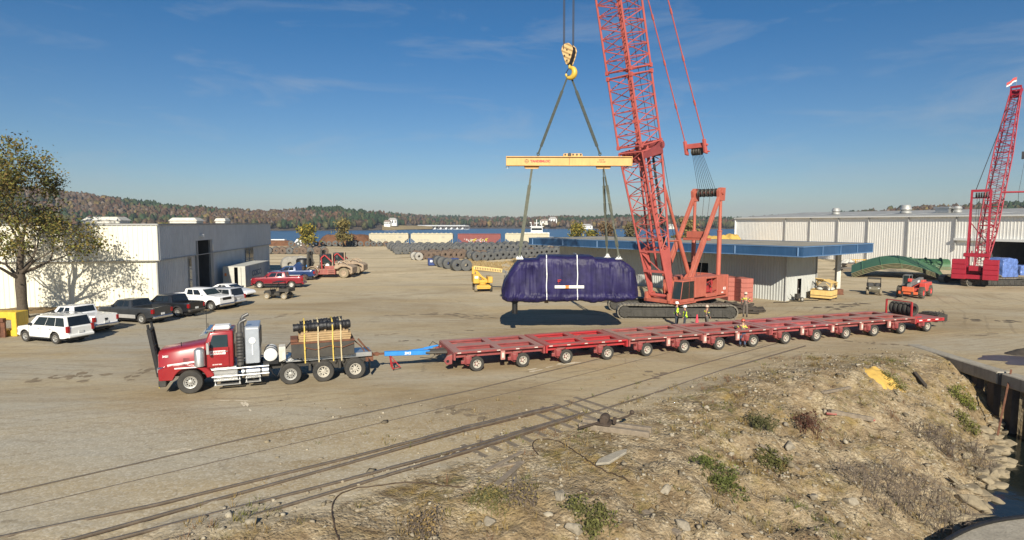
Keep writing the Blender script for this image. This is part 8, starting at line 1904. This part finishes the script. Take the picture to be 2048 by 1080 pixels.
# yellow spill on the bank
mb = MB(); n = 30; vs = []
cA = G(1766, 757)
for i in range(9):
    for j in range(n):
        a = 2 * math.pi * j / n; r_ = i / 8 * (1 + .3 * fbm(math.cos(a) * 1.5, math.sin(a) * 1.5, 4)); x = cA.x + .95 * r_ * math.cos(a); y = cA.y + .95 * r_ * math.sin(a); vs.append((x - cA.x, y - cA.y, gh(x, y) + .14 * (1 - i / 8) + .03 - .05 * (i == 8) - cA.z))
mb.add(vs, [(i * n + j, i * n + (j + 1) % n, (i + 1) * n + (j + 1) % n, (i + 1) * n + j) for i in range(8) for j in range(n)]); o = mb.build("yellow_spill", M['sulphur'], None, smooth=60); o.location = cA; tag(o, "bright yellow ochre spill high on the grassy bank", "spill")
heap("debris_pile", "pile of dark woody debris on the quay at the right edge", "debris", P(2046, 708), 1.2, .7, .4, M['mud'], .1, seed=3)

# ---- stones: riprap boulders at the water's edge are things, the small rubble is one mass
M['rip'] = mat('riprap_limestone', (0.25, 0.205, 0.135), .9, var=.25, scale=2.5, bump=.5, bscale=7); M['stone'] = mat('pale_rubble_stone', (0.26, 0.225, 0.17), .9, var=.3, scale=3, bump=.4, bscale=12)
def stone_proto(seed, name, m):
    rr = random.Random(seed); bm = bmesh.new()
    for k in range(13):
        v = Vector((rr.gauss(0, 1), rr.gauss(0, 1), rr.gauss(0, 1))).normalized() * rr.uniform(.8, 1.1); bm.verts.new((v.x * 1.0, v.y * .72, v.z * .5))
    r_ = bmesh.ops.convex_hull(bm, input=bm.verts); bmesh.ops.delete(bm, geom=[g for g in r_['geom_interior'] if isinstance(g, bmesh.types.BMVert)], context='VERTS')
    bmesh.ops.bevel(bm, geom=list(bm.edges), offset=.06, segments=1, affect='EDGES', profile=.5); me = bpy.data.meshes.new(name); bm.to_mesh(me); bm.free(); me.materials.append(m); return me
SP = [stone_proto(k, "boulder", M['rip']) for k in range(7)]
rr = random.Random(11)
seg = [Vector(p) for p in WL[:7]]
nb = 0
for i in range(170):
    f = rr.uniform(0, 1) * 5.4; k = int(f); a = seg[k].lerp(seg[k + 1], f - k); d_ = (seg[k + 1] - seg[k]).normalized(); n2 = Vector((d_.y, -d_.x)); 
    off = rr.gauss(.1, .55); q = a - n2 * off * -1 if False else a + Vector((-d_.y, d_.x)) * off * -1
    s_ = rr.uniform(.14, .46) * (1.25 if abs(off) < .4 else .8); z = gh(q.x, q.y)
    if q.x > 26: continue
    o = bpy.data.objects.new("boulder", rr.choice(SP)); COL.objects.link(o); o.location = (q.x, q.y, z + s_ * .12); o.scale = (s_ * rr.uniform(.8, 1.5), s_, s_ * rr.uniform(.8, 1.2)); o.rotation_euler = (rr.uniform(-.4, .4), rr.uniform(-.4, .4), rr.uniform(0, 6.28)); tag(o, "tan riprap boulder along the creek's waterline", "boulder", "riprap boulders at the waterline")
for px, py, s_, lab in ((1578, 896, .42, "tall pale block standing upright in the middle of the bank"), (1365, 1055, .36, "pale block at the bottom of the bank near the lowest board"), (1330, 985, .3, "squat pale block left of the green weeds on the bank"), (1120, 860 + 135, .3, "pale slab stone at the foot of the grass below the planks"), (980, 1050, .36, "broad flat pale stone among the dry grass at the bottom"), (1150, 1068, .34, "flat pale stone at the very bottom edge right of the grass"), (1627, 1000, .3, "upright pale shard above the brush"), (1700, 1010, .33, "pale block beside the grey brush low on the bank"), (1570, 855, .28, "pale stone left of the dark red weed")):
    q = G(px, py); o = bpy.data.objects.new("stone_block", rr.choice(SP).copy()); o.data.materials[0] = M['stone']; COL.objects.link(o); o.location = q + Vector((0, 0, s_ * .15)); o.scale = (s_, s_ * .8, s_ * 1.1); o.rotation_euler = (rr.uniform(-.5, .5), rr.uniform(-.5, .5), rr.uniform(0, 6)); tag(o, lab, "stone")
def scatter(n, seed, fn):
    rn = np.random.RandomState(seed); X = rn.uniform(-9, 26, n); Y = rn.uniform(11.5, 37, n); Z, B = base_h(X, Y)
    nx, ny = (S2B.y - S2A.y), -(S2B.x - S2A.x); ln = math.hypot(nx, ny); V = ((X - S2A.x) * nx + (Y - S2A.y) * ny) / ln
    out = []
    for x, y, z, b, v in zip(X, Y, Z, B, V):
        if z < -2.95 or x > 26: continue
        if fn(x, y, b, v, rn): out.append((x, y, z + (bank_noise(x, y) * b if b > .02 else 0)))
    return out
CH = []
bm = bmesh.new(); bmesh.ops.create_icosphere(bm, subdivisions=1, radius=1); SV = np.array([v.co[:] for v in bm.verts]); SF = np.array([[v.index for v in f.verts] for f in bm.faces]); bm.free()
def stony(x, y, b, v, rn):
    if v < .3: return rn.rand() < (.05 if v > -8 and y < 27 else 0)
    q = fbm(x * .28 + 3, y * .28) + .25 * (b > .5) + .35 * (b > .4 and y < 26 and x > 4)
    return rn.rand() < min(1, max(.10, .35 + q * 1.2)) * (1 if y < 33 else .3)
pts = scatter(21000, 5, stony); rn = np.random.RandomState(9); Vs, Fs, Cs = [], [], []; off = 0
for x, y, z in pts:
    s_ = .022 + rn.exponential(.024); s_ = min(s_, .17); v = SV * (1 + rn.uniform(-.42, .42, (len(SV), 1))) * np.array([s_, s_ * rn.uniform(.6, 1), s_ * rn.uniform(.4, .8)])
    a = rn.uniform(0, 6.28); c_, s2q = math.cos(a), math.sin(a); v = np.stack([v[:, 0] * c_ - v[:, 1] * s2q, v[:, 0] * s2q + v[:, 1] * c_, v[:, 2]], 1) + np.array([x, y, z + s_ * .2])
    Vs.append(v); Fs.append(SF + off); off += len(SV); col = np.array([(.26, .22, .16), (.21, .175, .12), (.33, .29, .22), (.15, .125, .09)][rn.randint(4)]) * rn.uniform(.8, 1.15); Cs.append(np.tile(col, (len(SV), 1)))
tag(np_mesh("rubble", np.concatenate(Vs), np.concatenate(Fs), np.clip(np.concatenate(Cs), 0, 1), leaf_mat("rubble_stone", .9)), "loose pale rubble and gravel strewn over the creek bank and verge", "rubble", kind="stuff")
# ---- dry grass
def grassy(x, y, b, v, rn):
    q = fbm(x * .30, y * .30, 2) + .5 * fbm(x * 1.1, y * 1.1, 6)
    if v < .35:                       # thin tufts along the rails
        return q > .18 and y < 30 and rn.rand() < .10 * (v > -3.6)
    if y > 34.5 + .02 * x: return False
    return rn.rand() < np.clip(.22 + 1.25 * q, .03, 1)
tuf = scatter(10500, 21, grassy); rn = np.random.RandomState(4); V, Cc = [], []
for x, y, z in tuf:
    q = fbm(x * .5, y * .5, 9); pal = (.21, .148, .058) if q < .06 else (.150, .128, .040) if q < .30 else (.095, .105, .026)
    if fbm(x * .8, y * .8, 20) > .30: pal = (.16, .095, .055)
    n = rn.randint(7, 15); hh = rn.uniform(.06, .20) * (1.5 if rn.rand() < .14 else 1)
    for k in range(n):
        a = rn.uniform(0, 6.28); r_ = rn.uniform(0, .13); bx, by = x + r_ * math.cos(a), y + r_ * math.sin(a); w_ = rn.uniform(.006, .013); l_ = hh * rn.uniform(.6, 1.3); dx, dy = math.cos(a) * l_ * rn.uniform(.3, 1.1), math.sin(a) * l_ * rn.uniform(.3, 1.1)
        V += [(bx - w_ * math.sin(a), by + w_ * math.cos(a), z - .03), (bx + w_ * math.sin(a), by - w_ * math.cos(a), z - .03), (bx + dx, by + dy, z + l_)]; col = np.clip(np.array(pal) * rn.uniform(.7, 1.4), 0, 1); Cc += [col] * 3
V = np.array(V); Cc = np.array(Cc)
tag(np_mesh("dry_grass", V, np.arange(len(V)).reshape(-1, 3), Cc, LEAF), "dry straw coloured grass tufts growing over the bank and beside the rails", "grass", kind="stuff")
# dry grass patch among the coils
V, Cc = [], []
for k in range(7000):
    px, py = rn.uniform(936, 1056), rn.uniform(518, 541)
    if fbm(px * .03, py * .12, 3) < -.12: continue
    p = P(px, py); a = rn.uniform(0, 6.28); l_ = rn.uniform(.1, .38); w_ = .05; col = np.array([(.27, .19, .085), (.20, .14, .06), (.33, .25, .13)][rn.randint(3)]) * rn.uniform(.75, 1.2)
    V += [(p.x - w_, p.y, 0), (p.x + w_, p.y, 0), (p.x + math.cos(a) * l_ * .6, p.y + math.sin(a) * l_ * .6, l_)]; Cc += [col] * 3
V = np.array(V); tag(np_mesh("yard_grass", V, np.arange(len(V)).reshape(-1, 3), np.clip(np.array(Cc), 0, 1), LEAF), "dry brown grass patch in the yard in front of the dark coils", "grass", kind="stuff")
# ---- brush clumps and weeds on the bank
def brush(px, py, r_, h, label, twig, leafc, nl, cat="bush", nt=70, seed=0):
    q = G(px, py); t = thing("brush_clump" if nl < 300 else "weed_clump", label, cat, q, 0); rr = random.Random(seed); mb = MB()
    tips = []
    for k in range(nt):
        a = rr.uniform(0, 6.28); d = rr.random() ** .5 * r_; x, y = d * math.cos(a), d * math.sin(a); z = gh(q.x + x, q.y + y) - q.z
        lean = Vector((rr.uniform(-1, 1), rr.uniform(-1, 1), 0)) * h * .55; l_ = h * rr.uniform(.5, 1.1); b = Vector((x, y, z - .02)); m_ = b + lean * .35 + Vector((0, 0, l_ * .6)); e = b + lean + Vector((0, 0, l_)); mb.path([b, m_, e], [.010, .007, .004], 3, cap=False)
        for s_ in range(3):
            f = m_.lerp(e, rr.random()); e2 = f + Vector((rr.uniform(-1, 1), rr.uniform(-1, 1), rr.uniform(-.1, .8))) * h * .35; mb.path([f, e2], [.006, .003], 3, cap=False); tips.append(e2)
    mb.build("twigs", twig, t)
    if nl:
        rn_ = np.random.RandomState(seed); V = np.zeros((nl * 4, 3)); Cc = np.zeros((nl * 4, 3))
        for i in range(nl):
            c_ = np.array(tips[rn_.randint(len(tips))]) + rn_.normal(0, .06, 3); u = rn_.normal(0, 1, 3); u /= np.linalg.norm(u); v = np.cross(u, rn_.normal(0, 1, 3)); v /= np.linalg.norm(v); s_ = .045 * rn_.uniform(.6, 1.5); V[i * 4:i * 4 + 4] = [c_ - u * s_, c_ - v * s_ * .5, c_ + u * s_, c_ + v * s_ * .5]; Cc[i * 4:i * 4 + 4] = np.array(leafc) * rn_.uniform(.6, 1.4)
        np_mesh("leaves", V, np.arange(nl * 4).reshape(nl, 4), np.clip(Cc, 0, 1), LEAF, t)
TW = mat('grey_brown_twig', (0.135, 0.105, 0.082), .9, var=.25, scale=8); TR_ = mat('dark_red_stem', (0.085, 0.028, 0.018), .9, var=.3, scale=8); TG = mat('olive_stem', (0.10, 0.10, 0.035), .9, var=.3, scale=8)
brush(1850, 1010, 1.7, .8, "large tangle of bare grey brush low on the bank near the boulders", TW, (.13, .1, .07), 0, nt=190, seed=1)
brush(1750, 985, 1.2, .6, "second bare brush tangle left of the largest one", TW, (.13, .1, .07), 0, nt=120, seed=2)
brush(1925, 905, 1.3, .7, "bare grey brush above the boulders near the creek's mouth", TW, (.13, .1, .07), 60, nt=150, seed=3)
brush(1860, 880, .9, .5, "small bare brush left of the creek's mouth brush", TW, (.13, .1, .07), 40, nt=80, seed=4)
brush(1618, 862, .45, .65, "dark red dead weed standing in the middle of the bank", TR_, (.085, .040, .026), 260, "weed", 50, 5)
brush(1525, 858, .45, .5, "dark green bush left of the dark red weed", TG, (.065, .065, .026), 450, "weed", 50, 6)
brush(1428, 945, .75, .22, "green weeds on the left of the bank", TG, (.085, .100, .026), 700, "weed", 50, 7)
brush(1455, 985, .60, .2, "green weeds just below the widest green patch", TG, (.085, .095, .028), 500, "weed", 40, 8)
brush(1925, 808, .55, .4, "yellow green weeds near the sheet piling", TG, (.13, .14, .028), 800, "weed", 50, 9)
brush(1935, 858, .40, .35, "olive weeds lower down near the sheet piling", TG, (.12, .12, .03), 500, "weed", 40, 10)
brush(1545, 935, .6, .25, "low olive weeds beside the long dark board", TG, (.085, .085, .028), 600, "weed", 40, 11)
brush(850, 1060, .5, .4, "clump of tall brown grass at the bottom edge left of centre", TW, (.2, .14, .06), 250, "weed", 90, 12)
brush(980, 1010, .6, .35, "brown green grass clump above the broad flat stone", TG, (.16, .13, .05), 280, "weed", 90, 13)
brush(1180, 1050, .6, .35, "olive green grass patch at the bottom right of the planks", TG, (.11, .11, .035), 700, "weed", 70, 14)
brush(1790, 770, .5, .3, "olive weeds growing against the yellow spill", TG, (.12, .12, .04), 450, "weed", 40, 15)
brush(1040, 1000, .5, .38, "tall brown grass beside the lowest board end", TW, (.18, .14, .06), 200, "weed", 80, 16)

# ================================================================ PEOPLE
def skin(name, verts, edges, radii, root, m, parent, sub=1):
    me = bpy.data.meshes.new("sk"); me.from_pydata([tuple(v) for v in verts], edges, []); o = bpy.data.objects.new("sk", me); COL.objects.link(o)
    md = o.modifiers.new("s", 'SKIN'); md.use_smooth_shade = True; md.branch_smoothing = .3
    for i, r_ in enumerate(radii):
        sv = me.skin_vertices[0].data[i]; sv.radius = r_ if isinstance(r_, tuple) else (r_, r_); sv.use_root = (i == root)
    ss = o.modifiers.new("ss", 'SUBSURF'); ss.levels = sub; ss.render_levels = sub
    dg = bpy.context.evaluated_depsgraph_get(); dg.update(); me2 = bpy.data.meshes.new_from_object(o.evaluated_get(dg)); bpy.data.objects.remove(o); me2.name = name
    me2.materials.clear(); me2.materials.append(m)
    for p_ in me2.polygons: p_.use_smooth = True
    q = bpy.data.objects.new(name, me2); COL.objects.link(q); q.parent = parent; return q
def person(label, loc, rz, top, bottom, hat, armL, armR, vest=False, tape=None, stride=.10, yaw=0.0, hgt=1.0, gloves=None):
    """arms given as (elbow, wrist) in body space: x forward, y left, z up"""
    t = thing("person", label, "person", loc, rz); t.scale = (hgt,) * 3
    V = lambda *a: Vector(a)
    pel, wst, che, nk, hd0, hd1 = V(0, 0, .95), V(0, 0, 1.10), V(.01, 0, 1.33), V(.01, 0, 1.50), V(.03, 0, 1.58), V(.025, 0, 1.70)
    hips = {1: V(0, .10, .90), -1: V(0, -.10, .90)}; kn = {1: V(.05 + stride * .5, .115, .50), -1: V(.02 - stride * .4, -.115, .50)}; an = {1: V(stride, .12, .09), -1: V(-stride, -.12, .09)}; toe = {k: an[k] + V(.17, .02 * k, -.05) for k in an}
    sh = {1: V(0, .19, 1.43), -1: V(0, -.19, 1.43)}; arms = {1: [V(*p_) for p_ in armL], -1: [V(*p_) for p_ in armR]}
    vs = [pel, wst, che, nk, hd0, hd1]; rd = [(.15, .11), (.14, .10), (.17, .115), .058, .085, .10]; ed = [(0, 1), (1, 2), (2, 3), (3, 4), (4, 5)]
    def chain(frm, pts, rs_):
        i = frm
        for p_, r_ in zip(pts, rs_): vs.append(p_); rd.append(r_); ed.append((i, len(vs) - 1)); i = len(vs) - 1
        return i
    for s_ in (1, -1):
        chain(0, [hips[s_], kn[s_], an[s_], toe[s_]], [.095, .065, .045, .04])
        w_ = chain(2, [sh[s_], arms[s_][0], arms[s_][1]], [.062, .046, .032])
        d = (arms[s_][1] - arms[s_][0]).normalized(); lat_ = d.orthogonal().normalized(); up_ = d.cross(lat_); palm = arms[s_][1] + d * .06
        pi_ = chain(w_, [palm], [.030])
        for k in range(4):
            o_ = lat_ * (-.030 + .02 * k); ln = (.070, .080, .075, .058)[k]; a_ = palm + o_ + d * .03; chain(pi_, [a_, a_ + d * ln * .55 + up_ * .006, a_ + d * ln * .9 + up_ * .028], [.0085, .008, .007])
        chain(pi_, [palm - d * .02 - lat_ * .04, palm + d * .02 - lat_ * .062 + up_ * .015], [.010, .008])
    chain(5, [hd1 + V(.095, 0, -.05)], [.016])       # nose
    for s_ in (1, -1): chain(5, [hd1 + V(-.01, .095 * s_, -.05)], [.018])
    skin("body", vs, ed, rd, 0, M['skin'], t)
    tv, te, tr_ = [pel, wst], [(0, 1)], [(.168, .125), (.155, .115)]
    for s_ in (1, -1):
        b_ = len(tv); tv += [hips[s_], kn[s_], an[s_] + V(0, 0, .02)]; tr_ += [.112, .082, .066]; te += [(0, b_), (b_, b_ + 1), (b_ + 1, b_ + 2)]
    skin("trousers", tv, te, tr_, 0, M[bottom], t)
    jv, je, jr = [pel + V(0, 0, .03), wst, che, nk + V(0, 0, -.03)], [(0, 1), (1, 2), (2, 3)], [(.172, .13), (.168, .125), (.192, .138), .075]
    for s_ in (1, -1):
        b_ = len(jv); jv += [sh[s_], arms[s_][0], arms[s_][0].lerp(arms[s_][1], .92)]; jr += [.078, .062, .046]; je += [(2, b_), (b_, b_ + 1), (b_ + 1, b_ + 2)]
    skin("jacket", jv, je, jr, 1, M[top], t)
    if vest:
        skin("safety_vest", [wst + V(0, 0, -.10), wst, che, nk + V(0, 0, -.10)], [(0, 1), (1, 2), (2, 3)], [(.185, .142), (.18, .137), (.205, .150), (.15, .11)], 1, M['hiviz'], t)
        for z in (1.06, 1.24):
            mb = MB(); mb.lathe([(.172, z), (.174, z + .05)], (0, 0, 0), 'z', 20); o = mb.build("reflective_band", M['hitape'], t, smooth=60); o.scale = (.93, 1.13, 1); o.location = (.005, 0, 0)
    if tape:
        for s_ in (1, -1):
            mb = MB(); mb.beam((-.132, .085 * s_, 1.44), (-.142, .09 * s_, 1.30), .035, .012, up=(1, 0, 0)); mb.build("reflective_band", M['hitape'], t)
            a_ = arms[s_]; m_ = sh[s_].lerp(a_[0], .55); d_ = (a_[0] - sh[s_]).normalized() * .018; mb = MB(); mb.tube(m_ - d_, m_ + d_, .074, 10); mb.build("sleeve_band", M['hitape'], t)
        mb = MB(); mb.beam((-.146, -.13, 1.35), (-.146, .13, 1.35), .012, .035); mb.build("reflective_band", M['hitape'], t)
    for s_ in (1, -1):
        mb = MB(); a_ = an[s_]; mb.box(a_ + V(.06, 0, -.045), (.28, .105, .09)); mb.box(a_ + V(-.01, 0, .04), (.12, .10, .14)); mb.build("boot", M['mud'], t, bevel=.03, smooth=50)
    mb = MB(); c_ = hd1 + V(-.01, 0, .005); mb.lathe([(.128, .0), (.126, .04), (.105, .10), (.06, .135), (0, .145)], c_, 'z', 20); mb.lathe([(.128, -.004), (.155, -.008), (.15, .008), (.126, .012)], c_ + V(.02, 0, 0), 'z', 20); mb.beam(c_ + V(-.1, 0, .09), c_ + V(.1, 0, .09), .02, .10); mb.build("hard_hat", M[hat], t, smooth=50)
    mb = MB()
    for s_ in (1, -1): mb.ico(tuple(hd1 + V(.088, .036 * s_, -.02)), .012, 1)
    mb.box(hd1 + V(.088, 0, -.105), (.02, .05, .010)); mb.build("face", M['hair'], t)
    mb = MB(); mb.lathe([(.104, -.06), (.11, -.01), (.108, .02)], hd1 + V(-.022, 0, .0), 'z', 16); mb.build("hair", M['hair'], t, smooth=50)
    return t
DN = lambda s_: ((.03, .27 * s_, 1.17), (.14, .27 * s_, .95))
q = P(1485, 694); person("person in grey work shirt and jeans leaning one arm on the trailer's near edge", (q.x, q.y, 0), rad(100), 'workgrey', 'denim', 'hat_red', ((.20, .33, 1.25), (.36, .42, 1.27)), ((.02, -.29, 1.16), (.20, -.26, 1.02)), tape='back', stride=.09)
q = P(1490, 634, 1.15); person("person in grey coverall standing on the trailer's deck facing the lift", (q.x, q.y, 1.15), rad(60), 'coverall', 'coverall', 'hat_tan', DN(1), ((.10, -.30, 1.20), (.26, -.20, 1.24)), tape='back', stride=.03)
person("person in lime vest and white hard hat, left one of the pair", (12.78, 45.4, 0), rad(-30), 'darkcloth', 'darkcloth', 'hat', DN(1), ((.0, -.29, 1.15), (.10, -.32, .94)), vest=True, stride=.03, hgt=1.03)
person("person in lime vest and white hard hat, right one of the pair", (13.0, 43.9, 0), rad(170), 'darkcloth', 'darkcloth', 'hat', DN(1), DN(-1), vest=True, stride=.02, hgt=.99)
person("person in grey jacket with yellow shoulder tape standing behind the trailer near the track", (14.62, 43.9, 0), rad(15), 'workgrey', 'workgrey', 'hat_tan', ((.10, .28, 1.2), (.24, .2, 1.1)), DN(-1), tape='back', stride=.03)
q = DP(1394, 640, 44.6); t = thing("traffic_cone", "pink red traffic cone standing between the trailer and the crane track", "cone", (q.x, 44.6, 0)); mb = MB(); mb.lathe([(.17, .04), (.04, 1.0), (.0, 1.0)], (0, 0, 0), 'z', 16); mb.box((0, 0, .02), (.42, .42, .04)); mb.build("cone_body", M['cone'], t, smooth=40)

# ================================================================ HAZE
mb = MB(); mb.bb(-2600, 2600, -30, 2500, -8.6, 75)
hz = mb.build("haze", mat("haze_skin", (1, 1, 1)), None); hz["kind"] = "stuff"; hz["label"] = "thin blue autumn haze over the lake and the far hills"; hz["category"] = "haze"
m = hz.data.materials[0]; N = m.node_tree.nodes; N.clear(); out = N.new("ShaderNodeOutputMaterial"); pv = N.new("ShaderNodeVolumePrincipled"); pv.inputs["Density"].default_value = 0.00018; pv.inputs["Color"].default_value = (.72, .82, .96, 1); pv.inputs["Anisotropy"].default_value = 0.2; m.node_tree.links.new(pv.outputs[0], out.inputs["Volume"])
